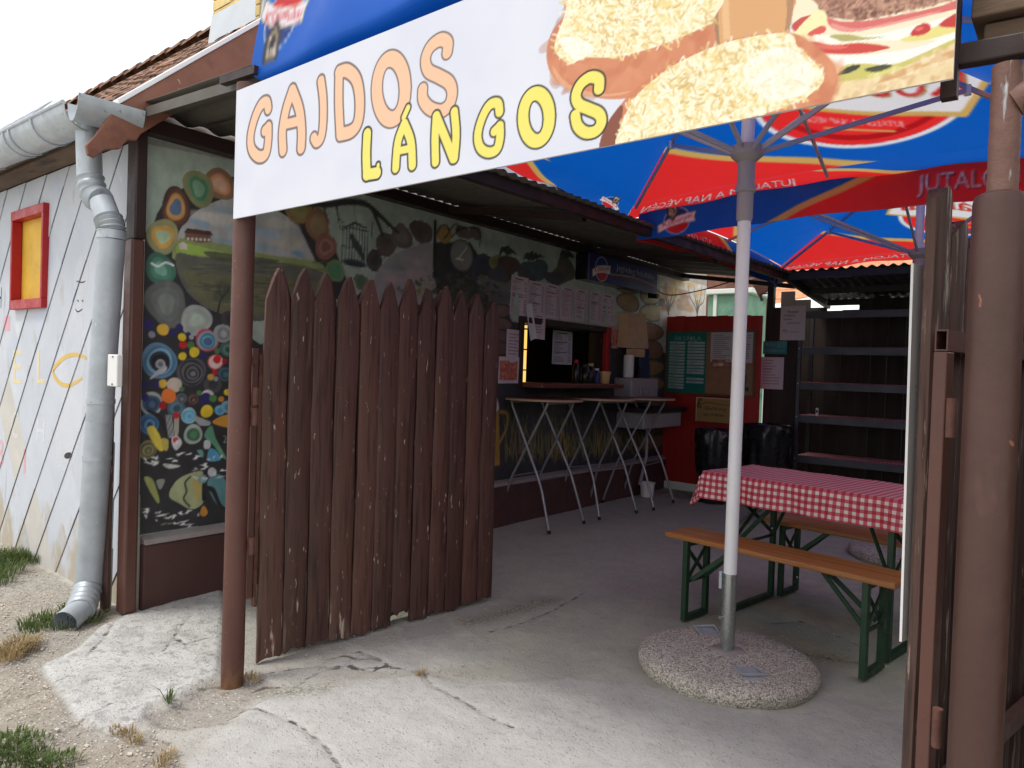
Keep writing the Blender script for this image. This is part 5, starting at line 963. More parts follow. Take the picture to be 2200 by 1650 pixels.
ch2 = [(420, 742), (425, 640), (470, 540), (540, 445), (700, 325), (900, 232), (1100, 182), (1270, 170), (1310, 240), (1390, 310), (1440, 380), (1420, 430), (1330, 500), (1170, 560), (950, 620), (700, 690)]; FP(ch2, (248, 240, 206))
def shreds(l, n):
    xs_ = [q[0] for q in l]; ys_ = [q[1] for q in l]; k = 0
    while k < n:
        x, y = rs_.uniform(min(xs_), max(xs_)), rs_.uniform(max(-20, min(ys_)), max(ys_))
        if not inside((x, y), l): continue
        a = rs_.uniform(0, 6.28); L_ = rs_.uniform(18, 52); b_ = rs_.uniform(-.9, .9); k += 1
        pts_ = [f3(x+L_*t_*math.cos(a+b_*t_), y+L_*t_*math.sin(a+b_*t_)) for t_ in (0, .33, .66, 1)]; u = rs_.random(); sh = (y-min(ys_))/(max(ys_)-min(ys_))
        cv.stroke(pts_, .0026, (255, 250, 228) if u < .45 else (244, 224, 160) if u < .72 else (232, 206, 144) if u < .9 else (218, 186, 124), .75, 0)
shreds(ch1, 760); shreds(ch2, 1150)
for l in (ch1, ch2): 
    for i in range(5): 
        q = l[rs_.randrange(len(l))]
FP([(1040, 330), (1180, 250), (1290, 250), (1400, 370), (1330, 470), (1180, 500), (1080, 440)], (255, 253, 246), .62); FP([(120, 200), (220, 190), (300, 250), (200, 300)], (255, 253, 246), .7)
fm_ = (np.abs(cv.a-bg_).max(2, keepdims=True) > 7); cv.a = np.where(fm_, 255*(np.clip(cv.a, 0, 255)/255)**1.18*.93, cv.a)
zz7 = lambda x, y: sp(500+x/2.619, y/2.619)
def gl(paths, rad, fill, out, ow):
    k = lambda q: .5*(zz7(q[0], q[1]+10)[1]-zz7(q[0], q[1]-10)[1])/-20.+.5*(zz7(q[0]+10, q[1])[0]-zz7(q[0]-10, q[1])[0])/20.
    for extra, col in ((ow, out), (0, fill)):
        for q in paths:
            r_ = q[1] if len(q) == 2 and isinstance(q[1], (int, float)) else rad; pp = q[0] if isinstance(q[0], list) else q
            cv.stroke([zz7(*a) for a in pp], (r_*1.13+extra)*k(pp[0]), col, 1, 5 if len(pp) > 2 else 0)
def ell(cx, cy, rx, ry): return [(cx+rx*math.cos(a), cy+ry*math.sin(a)) for a in np.linspace(0, 2*math.pi, 17)]
OR, OO, YE, YO = (234, 184, 150), (112, 100, 94), (226, 214, 104), (40, 35, 34)
gl([([(205, 612), (196, 578), (165, 592), (130, 665), (106, 765), (112, 840), (150, 882), (190, 868), (204, 800), (206, 718)], 20), ([(206, 718), (184, 738)], 18)], 20, OR, OO, 10)
gl([([(340, 512), (305, 620), (285, 740), (288, 846)], 22), ([(342, 512), (380, 620), (393, 740), (390, 832)], 22), ([(298, 702), (388, 680)], 17)], 22, OR, OO, 10)
gl([([(502, 458), (514, 560), (514, 690), (502, 775), (478, 800), (462, 778)], 20)], 20, OR, OO, 10)
gl([([(604, 412), (602, 580), (610, 752)], 22), ([(604, 408), (650, 400), (700, 450), (720, 560), (712, 680), (676, 738), (612, 758)], 24)], 22, OR, OO, 10)
gl([(ell(896, 503, 80, 170), 32)], 32, OR, OO, 9)
gl([([(1212, 296), (1214, 244), (1174, 226), (1118, 266), (1090, 335), (1106, 400), (1165, 432), (1222, 468), (1240, 526), (1222, 592), (1174, 628), (1112, 610), (1076, 562), (1074, 506)], 27)], 27, OR, OO, 9)
gl([([(762, 756), (757, 870), (760, 984)], 23), ([(758, 984), (818, 974)], 22), ([(818, 974), (824, 930)], 9)], 23, YE, YO, 10)
gl([([(992, 608), (968, 662)], 13), ([(970, 702), (935, 800), (922, 946)], 21), ([(972, 702), (1008, 800), (1016, 930)], 21), ([(934, 852), (1010, 836)], 15)], 20, YE, (62, 56, 52), 10)
gl([([(1150, 656), (1144, 780), (1146, 912)], 21), ([(1152, 658), (1198, 770), (1246, 892)], 21), ([(1252, 632), (1262, 760), (1252, 892)], 21)], 21, YE, (62, 56, 52), 10)
gl([([(1506, 632), (1496, 584), (1450, 594), (1408, 668), (1384, 762), (1398, 832), (1442, 860), (1490, 842), (1508, 780), (1508, 712)], 22), ([(1508, 712), (1476, 742)], 20)], 22, YE, (62, 56, 52), 10)
gl([(ell(1713, 662, 74, 134), 31)], 31, YE, YO, 9)
gl([([(2066, 502), (2064, 450), (2016, 438), (1962, 478), (1936, 542), (1954, 590), (2010, 616), (2066, 644), (2078, 694), (2046, 740), (1990, 748), (1946, 712), (1932, 652)], 27)], 27, YE, YO, 10)
bp_ = MB().b2((SX0, SY-.004, SZ0), (SX1, SY+.004, SZ1)).build('panel', M['white_plastic'], ban)
sheet('printed_face', cv, lambda X, Y: (X, np.full(X.shape, SY-.0045), Y), M['print_gloss'], bp_)
for x, y in ((560, 425), (815, 390), (1057, 104), (1110, 93), (1005, 358), (1218, 318), (525, 320), (1308, 22), (1466, 265), (1935, 160), (1110, 365)):
    c_ = sp(x, y); MB().lathe([(.0045, 0), (.0045, .003)], (0, 0, 0), 10).build('screw', M['screw'], bp_).matrix_local = Matrix.Translation(Vector((c_[0], SY-.0048, c_[1]))-Vector(ban.location)) @ Matrix.Rotation(R(90), 4, 'X')
# ------------------------------------------------------------------ left gate leaf, swung open into the yard
A0, A1 = onz(546, 1419), onz(1050, 1284); A0 = Vector((A0.x, A0.y, 0)); A1 = Vector((A1.x, A1.y, 0))
gd_ = (A1-A0).normalized(); gn = Vector((gd_.y, -gd_.x, 0))           # gn points to the camera side
gl_ = thing('gate_leaf', 'open gate leaf of pointed brown pickets hinged on the left post', 'gate', A0)
LEN = (A1-A0).length
px_edges = [(563, 600, 608), (616, 660, 596), (668, 710, 600), (716, 756, 606), (762, 806, 612), (812, 844, 618), (850, 882, 616), (888, 922, 622), (926, 960, 626), (964, 994, 628), (998, 1030, 634), (1030, 1058, 640)]
rp_ = random.Random(12); N_ = 12
for i in range(N_):
    t0 = i/N_*LEN; w = LEN/N_-.006-rp_.random()*.006; h = 1.845+rp_.uniform(-.02, .02)-(.03 if i == 11 else 0)
    me_ = picket_mesh(w, .034, h, .15 if i < 11 else .10, 100+i, .03, rp_.uniform(-.004, .004)); me_.materials.clear()
    o = obj('picket', me_, M['paint_brown'], gl_); o.location = gd_*(t0+w/2+.003)+gn*.022+Vector((0, 0, .05 if i == 6 else (-.012 if i == 7 else -.014+rp_.uniform(0, .022))))
    o.rotation_euler = (0, rp_.uniform(-.004, .004), math.atan2(gd_.y, gd_.x)+rp_.uniform(-.03, .03))
for i in range(11):
    t0 = (i+.5)/N_*LEN; me_ = picket_mesh(LEN/N_-.014, .028, 1.84+rp_.uniform(-.015, .015), .15, 200+i, .02); o = obj('rear_picket', me_, M['paint_brown'], gl_)
    o.location = gd_*(t0+.045)-gn*.06+Vector((0, 0, .015)); o.rotation_euler = (0, rp_.uniform(-.006, .006), math.atan2(gd_.y, gd_.x))
for z_ in (.42, 1.42): MB().beam(A0-gd_*.06+Vector((0, 0, z_))-gn*.018, A1-gd_*.02+Vector((0, 0, z_))-gn*.018, .04, .04).build('rail', M['steel_brown'], gl_)
MB().beam(A0-gd_*.035+Vector((0, 0, .30))-gn*.018, A0-gd_*.035+Vector((0, 0, 1.46))-gn*.018, .03, .05, gn).build('hinge_stile', M['steel_brown'], gl_, bevel=.003)
MB().beam(A0-gd_*.012+Vector((0, 0, .26))+gn*.004, A0-gd_*.012+Vector((0, 0, 1.43))+gn*.004, .012, .03, gn).build('angle_strip', M['rust'], gl_)
for z_ in (.52, 1.10, 1.19): MB().tube([A0-gd_*.065+Vector((0, 0, z_))-gn*.01, A0-gd_*.065+Vector((0, 0, z_+.07))-gn*.01], .013, 10).build('hinge', M['rust'], gl_, smooth=50)
MB().box(A0-gd_*.05+Vector((0, 0, 1.40)), (.05, .03, .035)).build('latch', M['rust'], gl_)
for i, (a, z_) in enumerate([((k+.5)/N_*LEN+rp_.uniform(-.02, .02), zz_+rp_.uniform(-.02, .02)) for k in range(N_) for zz_ in (.43, 1.42)]): MB().lathe([(.006, 0), (.004, .003)], (0, 0, 0), 8).build('nail_head', M['screw'], gl_).matrix_local = Matrix.Translation(gd_*a+gn*.045+Vector((0, 0, z_))) @ gn.to_track_quat('Z', 'Y').to_matrix().to_4x4()
# ------------------------------------------------------------------ right gate leaf, seen almost end-on
B0 = Vector((-.286, 1.98, 0)); bd = Vector((.20, 1, 0)).normalized(); bn = Vector((-bd.y, bd.x, 0))       # bn faces the gateway
gr_ = thing('gate_leaf', 'open gate leaf of grey-worn brown pickets beside the right post, seen end-on', 'gate', B0)
for i in range(9):
    me_ = picket_mesh(.098, .045, 1.86-(.02+.035*min(i, 3) if i else 0)+rp_.uniform(-.01, .01), .04, 300+i, .02); o = obj('picket', me_, M['paint_brown_old'], gr_)
    o.location = bd*(.05+i*.112)+bn*.02+Vector((0, 0, .02)); o.rotation_euler = (0, 0, math.atan2(bd.y, bd.x)+rp_.uniform(-.05, .05))
a = B0-bd*.03-bn*.026
for z_ in (1.505, .40):
    tbm = MB()
    for du, dz, w_, h_ in ((-.0125, 0, .0035, .05), (.0125, 0, .0035, .05), (0, .02325, .0215, .0035), (0, -.02325, .0215, .0035)): tbm.beam(a-bn*du+Vector((0, 0, z_+dz)), a-bn*du+bd*1.1+Vector((0, 0, z_+dz)), w_, h_)
    tbm.build('rail_tube', M['steel_brown'], gr_)
MB().beam(a+bd*.02+Vector((0, 0, .05)), a+bd*.02+Vector((0, 0, 1.478)), .045, .03, bn).build('hinge_stile', M['steel_brown'], gr_, bevel=.003)
for z_ in (1.28, .56): MB().tube([a-bn*.035-bd*.02+Vector((0, 0, z_)), a-bn*.035-bd*.02+Vector((0, 0, z_+.09))], .011, 10).build('hinge', M['rust'], gr_, smooth=50)
wbm = MB(); c0 = B0+bd*.02+bn*.05
wbm.hexa([c0+Vector((0, 0, .755)), c0+bd*.5+Vector((0, 0, .755)), c0+bd*.5+bn*.005+Vector((0, 0, .755)), c0+bn*.006+Vector((0, 0, .755)), c0+bn*.012+Vector((0, 0, 1.70)), c0+bd*.5+Vector((0, 0, 1.70)), c0+bd*.5+bn*.005+Vector((0, 0, 1.70)), c0+bn*.018+Vector((0, 0, 1.70))]); wbm.build('white_board', M['white_plastic'], gr_)
fx = thing('fence_board', 'peeling dark brown fence boards beyond the right gate post', 'fence', (.05, 1.72, 0))
for i in range(11): o = obj('board', picket_mesh(.10, .03, 1.62, .02, 400+i, .01), M['paint_brown_old'], fx); o.location = (-.035+.107*i, -.02, 0)
MB().box((-.055, 1.79, 1.45), (.012, .05, .02)).build('latch_plate', M['galv'], fx)
# ------------------------------------------------------------------ beer umbrellas
M['canvas_double'] = mat('printed_canvas_hem', attr='Col', rough=.8, var=.04, vs=2, bump=.06, bs=160, transl=.16, bdist=.001)
BLUE, REDC, GOLD, WHT = (8, 94, 194), (240, 48, 48), (214, 176, 100), (236, 236, 238)
SE0 = 1.5; RISE = .60
def panel_canvas(emblem=True):
    cv = Canvas(-SE0, SE0, 0, 1.75, .011, BLUE)      # x along the edge as read from inside, y up the panel
    cv.poly([(-SE0, 0), (-SE0, .85), (-.90, .60), (-.60, .43), (-.30, .29), (.05, .14), (.32, .04), (.42, 0)], GOLD, 1, 0); cv.poly([(-SE0, 0), (-SE0, .80), (-.92, .54), (-.60, .36), (-.30, .22), (.0, .09), (.22, 0)], REDC, 1, 0)
    if not emblem: return cv
    cx, cy = .22, .73
    cv.blob(cx, cy, .55, .49, WHT); cv.blob(cx, cy, .515, .455, (18, 70, 160))
    rd = [(cx+.515*math.cos(a), cy+.455*math.sin(a)) for a in np.linspace(math.pi*.86, math.pi*1.93, 36)]; cv.poly(rd, REDC, 1, 0)
    cv.poly([(cx+.44*math.cos(a), cy-.01+.40*math.sin(a)) for a in np.linspace(math.pi*1.15, math.pi*1.85, 20)]+[(cx+.42*math.cos(a), cy+.02+.38*math.sin(a)) for a in np.linspace(math.pi*1.85, math.pi*1.15, 20)], (184, 26, 32))
    lo = [(.69, .405), (.50, .475), (.25, .545), (.0, .63), (-.22, .73), (-.42, .86)]; up_ = [(-.36, 1.00), (-.44, 1.26), (-.15, 1.12), (.2, 1.02), (.5, .98), (.80, .97), (.83, .80), (.80, .62)]
    cv.poly(lo+up_, GOLD, 1, 0); q = np.array(lo+up_); qc = q.mean(0); cv.poly([tuple(qc+(a-qc)*np.array([.955, .90])+np.array([0, .012])) for a in q], WHT, 1, 0)
    fs = text_polys('K\u0151b\u00e1nyai'); Pq = np.concatenate(fs); l_, h_ = Pq.min(0), Pq.max(0)
    for dx, dy, c_ in ((.012, -.014, (170, 136, 84)), (0, 0, (212, 32, 38))):
        for g in fs:
            u = (g-l_)/(h_-l_); x = .70-u[:, 0]*.98; y = .515+.30*u[:, 0]+u[:, 1]*.30; cv.poly(np.stack([x+dx, y+dy], 1), c_)
    fs = text_polys('JUTALOM A NAP V\u00c9G\u00c9N'); Pq = np.concatenate(fs); l_, h_ = Pq.min(0), Pq.max(0)
    for g in fs:
        u = (g-l_)/(h_-l_); x = .40-u[:, 0]*.52; y = .385+.155*u[:, 0]+u[:, 1]*.085; cv.poly(np.stack([x, y], 1), WHT)
    cv.stroke([(.34, .37), (.0, .475)], .009, GOLD)
    return cv
def valance_canvas(flip, tone=1.):
    cv = Canvas(-SE0, SE0, 0, .26, .008, BLUE)
    f_ = -1 if flip else 1; mx = lambda l: [(f_*x, y) for x, y in l]
    cv.poly(mx([(-.62, .0), (.0, .26), (SE0, .26), (SE0, .0)]), GOLD, 1, 0); cv.poly(mx([(-.50, .0), (.12, .26), (SE0, .26), (SE0, .0)]), REDC, 1, 0)
    cv.text('JUTALOM A NAP V\u00c9G\u00c9N', (.235 if not flip else -1.40), .045, 1.165, .165, (70, 20, 26), flip); cv.text('JUTALOM A NAP V\u00c9G\u00c9N', (.23 if not flip else -1.395), .05, 1.165, .165, WHT, flip)
    logo(cv, f_*-1.22, .115, .20, flip); c0 = f_*-1.25
    cv.poly([(c0-.045, .245), (c0+.045, .245), (c0+.045, .17), (c0, .115), (c0-.045, .17)], (60, 58, 62)); cv.poly([(c0-.03, .235), (c0+.03, .235), (c0+.03, .175), (c0, .135), (c0-.03, .175)], (150, 136, 110)); cv.blob(c0, .19, .016, .024, (48, 46, 50))
    for k in range(7): cv.blob(c0+rt.uniform(-.026, .026), .155+rt.uniform(0, .07), .006, .008, (214, 206, 190))
    return cv
PCV, VCV, VCF = panel_canvas(), valance_canvas(False), valance_canvas(True)
PCB = panel_canvas(False)
def umbrella(name, label, loc, ze, hub_z, styles, SE=1.5):
    """styles: for each side (front, left, back, right) 'hang' | 'splay' | 'up'"""
    cx, cy = loc; t_ = thing(name, label, 'umbrella', (cx, cy, 0), 'beer umbrellas over the yard')
    apex = Vector((cx, cy, ze+RISE))
    cor = {'fl': Vector((cx-SE, cy-SE, ze)), 'fr': Vector((cx+SE, cy-SE, ze)), 'bl': Vector((cx-SE, cy+SE, ze)), 'br': Vector((cx+SE, cy+SE, ze+.03))}
    # side: (start, end) so that x runs left to right for somebody standing inside and facing the side
    sides = {'back': ('bl', 'br'), 'left': ('fl', 'bl'), 'front': ('fr', 'fl'), 'right': ('br', 'fr')}
    def edge_pt(a, b_, s_): # s in 0..1, edge bows up a little at the middle rib, inwards between
        return a+(b_-a)*s_+Vector((0, 0, .05*math.sin(math.pi*s_)))
    for sd_, (ka, kb) in sides.items():
        a, b_ = cor[ka], cor[kb]; mid = (a+b_)/2; ns, nv = 240, 140
        if sd_ in ('front', 'right'): ns, nv = 140, 80
        S, Vv = np.meshgrid(np.linspace(0, 1, ns), np.linspace(0, 1, nv)); E_ = np.array([edge_pt(a, b_, s_) for s_ in np.linspace(0, 1, ns)])
        P = E_[None]*(1-Vv[..., None])+np.array(apex)[None, None]*Vv[..., None]
        sag = -.035*np.sin(math.pi*Vv)*np.abs(np.sin(2*math.pi*S)); P[..., 2] += sag
        Xc = (S*2-1)*SE*(1-Vv); Yc = Vv*math.hypot(SE, RISE)+(.085 if SE < 1.4 else 0); Xc = Xc-(.07 if SE < 1.4 else 0); colr = (PCV if sd_ in ('front', 'back') else PCB).sample(Xc, Yc)
        pn_ = obj('canopy_panel', grid_mesh('canopy_panel', P-np.array(ORIG[t_.name]), colr), M['canvas'], t_, 80)
        # valance
        nx, nz_ = (420, 34) if sd_ != 'right' else (220, 20); S, T = np.meshgrid(np.linspace(0, 1, nx), np.linspace(0, 1, nz_)); E_ = np.array([edge_pt(a, b_, s_) for s_ in np.linspace(0, 1, nx)])[None]+0*T[..., None]
        out = (mid-Vector((cx, cy, ze))).normalized(); out = np.array((out.x, out.y, 0)); st = styles[sd_]
        wob = .018*np.sin(S*31+T*2)*T+.012*np.sin(S*13)*T; hgt = .25
        if st == 'hang': P = E_+out*(.015+wob*1.2)[..., None]+np.array((0, 0, -1))*(T*hgt)[..., None]
        elif st == 'splay':
            al = np.array((b_-a).normalized()); P = E_+out*(.20*T)[..., None]+al*((S*2-1)*.20*T)[..., None]+np.array((0, 0, -1))*(T*.05+wob*.6)[..., None]
        else:               # pushed up by the banner and curling over
            al = np.array((b_-a).normalized()); T1 = np.clip(T/.4, 0, 1); T2 = np.clip((T-.4)/.6, 0, 1)
            P = E_+out*(.29*np.sin(T1*1.5708)-.10*T2**1.5+wob*1.2)[..., None]+al*((S*2-1)*.19*T1)[..., None]+np.array((0, 0, 1))*(-.05*np.sin(T1*3.14)-.03*T1+T2*.40)[..., None]
        ss = (S*2-1)*SE0
        colr = (VCF if st != 'hang' or sd_ not in ('front',) else VCV).sample(ss, (1-T)*.26)
        if st == 'hang' and sd_ == 'front': colr = VCV.sample(-ss, (1-T)*.26)
        if st == 'up': colr = VCF.sample(ss-.14, .26*(1-T2))
        obj('valance', grid_mesh('valance', P-np.array(ORIG[t_.name]), colr), M['canvas_double'] if st == 'hang' else M['canvas'], pn_, 80)
    # frame
    po_ = MB().tube([(cx, cy, .445), (cx, cy, ze+RISE-.03)], .031, 20).build('pole', M['white_paint'], t_, smooth=40)
    MB().tube([(cx, cy, .06), (cx, cy, .46)], .0335, 20).build('ground_sleeve', M['steel'], po_, smooth=40)
    MB().box((cx-.038, cy-.012, .425), (.016, .028, .085)).build('sleeve_clamp', M['galv'], po_, bevel=.003)
    MB().tube([(cx-.02, cy-.022, .25), (cx-.026, cy-.042, .25)], .008, 8).build('sleeve_bolt', M['steel'], po_, smooth=40)
    MB().lathe([(.034, -.31), (.038, -.29), (.038, -.175), (.047, -.17), (.049, -.15), (.041, -.135), (.041, -.03), (.054, -.02), (.074, .0), (.074, .045), (.05, .05)], (cx, cy, hub_z), 24).build('runner', M['grey_plastic'], po_, smooth=35)
    MB().lathe([(.05, -.06), (.06, -.04), (.06, 0), (.03, .02)], (cx, cy, ze+RISE-.03), 20).build('crown_hub', M['grey_plastic'], po_, smooth=35)
    for k in range(8):
        a_ = math.pi/4*k; d = Vector((math.cos(a_), math.sin(a_), 0)); L_ = SE*(math.sqrt(2) if k % 2 else 1)
        end = Vector((cx, cy, 0))+d*L_*.985+Vector((0, 0, ze+(.0 if k % 2 else .04)-.03)); top = Vector((cx, cy, ze+RISE-.07))+d*.05
        ri_ = MB().beam(top, end, .015, .024).build('rib', M['rib'], t_, bevel=.003)
        j = top*.42+end*.58-Vector((0, 0, .012)); MB().beam(Vector((cx, cy, hub_z+.02))+d*.055, j, .016, .024).build('strut', M['rib'], ri_, bevel=.003)
        MB().box(j, (.03, .03, .05)).build('joint', M['white_plastic'], ri_, bevel=.004)
    return t_
U1, U2 = (-1.295, 3.353), (-1.075, 6.50)
umbrella('beer_umbrella', 'blue beer umbrella on a white pole just behind the banner', U1, 2.66, 2.455, {'back': 'splay', 'left': 'splay', 'front': 'up', 'right': 'hang'}, 1.36)
umbrella('beer_umbrella', 'second blue beer umbrella further back with red lettered valance', U2, 2.67, 2.43, {'back': 'splay', 'left': 'hang', 'front': 'hang', 'right': 'hang'}, 1.62)
# concrete bases
am = bpy.data.materials.new('exposed_aggregate_concrete'); am.use_nodes = True; nt = am.node_tree; p = nt.nodes['Principled BSDF']; M['aggregate'] = am
tcn = N(nt, 'ShaderNodeTexCoord'); vo = N(nt, 'ShaderNodeTexVoronoi'); vo.inputs['Scale'].default_value = 150; nt.links.new(tcn.outputs['Object'], vo.inputs['Vector'])
nn = N(nt, 'ShaderNodeTexNoise'); nn.inputs['Scale'].default_value = 9; nt.links.new(tcn.outputs['Object'], nn.inputs['Vector'])
sepc = N(nt, 'ShaderNodeSeparateColor'); nt.links.new(vo.outputs['Color'], sepc.inputs[0])
rm = N(nt, 'ShaderNodeValToRGB'); e = rm.color_ramp.elements; e[0].position = .0; e[0].color = L4((128, 120, 106)); e[1].position = 1.; e[1].color = L4((236, 230, 216))
for pos, cc_ in ((.2, (184, 177, 160)), (.6, (210, 203, 188)), (.8, (224, 218, 204))): q_ = e.new(pos); q_.color = L4(cc_)
nt.links.new(sepc.outputs[0], rm.inputs[0]); c = mixc(nt, mrange(nt, vo.outputs['Distance'], .5, .85, 0, .8), rm.outputs[0], L4((104, 97, 84)))
c = mixc(nt, mrange(nt, nn.outputs[0], .5, .72, 0, .35), c, L4((150, 142, 134))); nt.links.new(c, p.inputs['Base Color']); p.inputs['Roughness'].default_value = .9
bb = N(nt, 'ShaderNodeBump'); bb.inputs['Strength'].default_value = .9; bb.inputs['Distance'].default_value = .008; bb.invert = True; nt.links.new(vo.outputs['Distance'], bb.inputs['Height']); nt.links.new(bb.outputs[0], p.inputs['Normal'])
def base(loc, label):
    cx, cy = loc; t_ = thing('umbrella_base', label, 'umbrella base', (cx, cy, 0), 'concrete umbrella bases')
    rw = random.Random(int(cx*100)); ph = [rw.uniform(0, 6) for _ in range(4)]
    MB().lathe([(.408, -.01), (.420, .012), (.421, .036), (.408, .056), (.375, .070), (.29, .080), (.18, .086), (.07, .088)], (cx, cy, 0), 56, lambda w, i: 1+.006*math.sin(3*w+ph[0])+.004*math.sin(7*w+ph[1])).build('stone', M['aggregate'], t_, smooth=60)
    MB().lathe([(.085, .080), (.075, .092), (.045, .096)], (cx, cy, 0), 18, lambda w, i: 1+.12*math.sin(4*w)).build('cement_collar', M['concrete_trim'], t_, smooth=60)
    for a_ in (2.35, 2.35+math.pi):
        d = Vector((math.cos(a_), math.sin(a_), 0)); s_ = Vector((-d.y, d.x, 0)); c_ = Vector((cx, cy, .082))+d*.25
        hr_ = MB().box(c_+Vector((0, 0, -.002)), (.12, .085, .012), Matrix.Rotation(a_, 3, 'Z')).build('handle_recess', M['galv_dirty'], t_)
        MB().tube([c_-s_*.05-d*.06+Vector((0, 0, .006)), c_-s_*.055+d*.05+Vector((0, 0, .016)), c_+s_*.055+d*.05+Vector((0, 0, .016)), c_+s_*.05-d*.06+Vector((0, 0, .006))], .006, 8).build('handle', M['galv'], hr_, smooth=50)
base(U1, 'round pebbled concrete base of the near white umbrella pole'); base(U2, 'round pebbled concrete base under the far umbrella behind the bench')
# ------------------------------------------------------------------ table and benches
ROT = math.atan2(-.175, 1.1)
def bench(name, label, c, z, L_, Wd, rot, cat, group=None, topm='pine', xl=.30):
    t_ = thing(name, label, cat, (c[0], c[1], 0), group); t_.rotation_euler = (0, 0, rot)
    o0 = ORIG[t_.name]; ORIG[t_.name] = V(0, 0, 0)
    if cat == 'bench': MB().box((0, 0, z-.014), (L_, Wd, .03)).build('seat', M[topm], t_, bevel=.009)
    else:
        for k in (-1, 0, 1): MB().box((0, k*Wd/3, z-.014), (L_, Wd/3-.004, .028)).build('board', M[topm], t_, bevel=.004)
    for s_ in (-1, 1):
        x = s_*(L_/2-xl*.45); zt = z-.03
        for q in (-1, 1): MB().box((x, q*(Wd/2-.03), zt/2), (.03, .035, zt)).build('leg', M['green_steel'], t_, bevel=.003)
        MB().beam((x, -Wd/2+.045, .016), (x, Wd/2-.045, .016), .03, .03).build('foot_bar', M['green_steel'], t_)
        MB().beam((x, -Wd/2+.045, zt-.02), (x, Wd/2-.045, zt-.02), .02, .028).build('top_bar', M['green_steel'], t_)
        h0, h1 = zt-.05, zt*.55
        MB().beam((x-.008, -Wd/2+.05, h0), (x-.008, Wd/2-.05, h1), .008, .022).build('cross_brace', M['green_steel'], t_); MB().beam((x+.008, Wd/2-.05, h0), (x+.008, -Wd/2+.05, h1), .008, .022).build('cross_brace', M['green_steel'], t_)
        MB().beam((x, -Wd/2+.045, h1-.03), (x, Wd/2-.045, h1-.03), .012, .016).build('brace_bar', M['green_steel'], t_)
        for q in (-1, 1): MB().beam((x-s_*.016, q*(Wd/2-.06), h1-.02), (x-s_*.26, q*.02, zt-.006), .008, .024).build('folding_stay', M['green_steel'], t_)
    ORIG[t_.name] = o0; return t_
bench('beer_bench', 'varnished wooden bench on green legs in front of the checked table', (-1.235, 3.86), .49, 1.26, .27, ROT, 'bench', 'wooden benches')
bench('beer_bench', 'far wooden bench behind the checked table', (-.98, 4.74), .49, 1.26, .27, ROT, 'bench', 'wooden benches')
TC, TL, TWd, TZ = (-1.125, 4.33), 1.26, .60, .815
bench('beer_table', 'folding wooden table under the red checked cloth', TC, TZ-.004, TL-.02, TWd-.02, ROT, 'table', None, 'pine', .38)
cl = thing('tablecloth', 'red and white gingham cloth draped over the long table', 'tablecloth', (TC[0], TC[1], TZ)); cl.rotation_euler = (0, 0, ROT)
M['gingham'] = None
gmn = bpy.data.materials.new('gingham_oilcloth'); gmn.use_nodes = True; nt = gmn.node_tree; p = nt.nodes['Principled BSDF']
uvn = N(nt, 'ShaderNodeAttribute', attribute_name='Flat'); sep = N(nt, 'ShaderNodeSeparateXYZ'); nt.links.new(uvn.outputs['Vector'], sep.inputs[0])
def stripe(s_, per):
    m1 = N(nt, 'ShaderNodeMath', operation='MULTIPLY', i1=1/per); nt.links.new(s_, m1.inputs[0]); m2 = N(nt, 'ShaderNodeMath', operation='FRACT'); nt.links.new(m1.outputs[0], m2.inputs[0]); m3 = N(nt, 'ShaderNodeMath', operation='GREATER_THAN', i1=.5); nt.links.new(m2.outputs[0], m3.inputs[0]); return m3.outputs[0]
ad = N(nt, 'ShaderNodeMath', operation='ADD'); nt.links.new(stripe(sep.outputs[0], .039), ad.inputs[0]); nt.links.new(stripe(sep.outputs[1], .039), ad.inputs[1])
rmp = N(nt, 'ShaderNodeValToRGB'); rmp.color_ramp.interpolation = 'CONSTANT'; e = rmp.color_ramp.elements; e[0].position = 0; e[0].color = L4((226, 218, 206)); e[1].position = .25; e[1].color = L4((206, 92, 104)); e2 = e.new(.75); e2.color = L4((176, 32, 52))
hf = N(nt, 'ShaderNodeMath', operation='MULTIPLY', i1=.5); nt.links.new(ad.outputs[0], hf.inputs[0]); nt.links.new(hf.outputs[0], rmp.inputs[0]); nt.links.new(rmp.outputs[0], p.inputs['Base Color']); p.inputs['Roughness'].default_value = .5
tcn = N(nt, 'ShaderNodeTexCoord'); nn = N(nt, 'ShaderNodeTexNoise', i2=14.); nt.links.new(tcn.outputs['Object'], nn.inputs[0]); bb = N(nt, 'ShaderNodeBump', i0=.15); nt.links.new(nn.outputs[0], bb.inputs['Height']); nt.links.new(bb.outputs[0], p.inputs['Normal'])
M['gingham'] = gmn
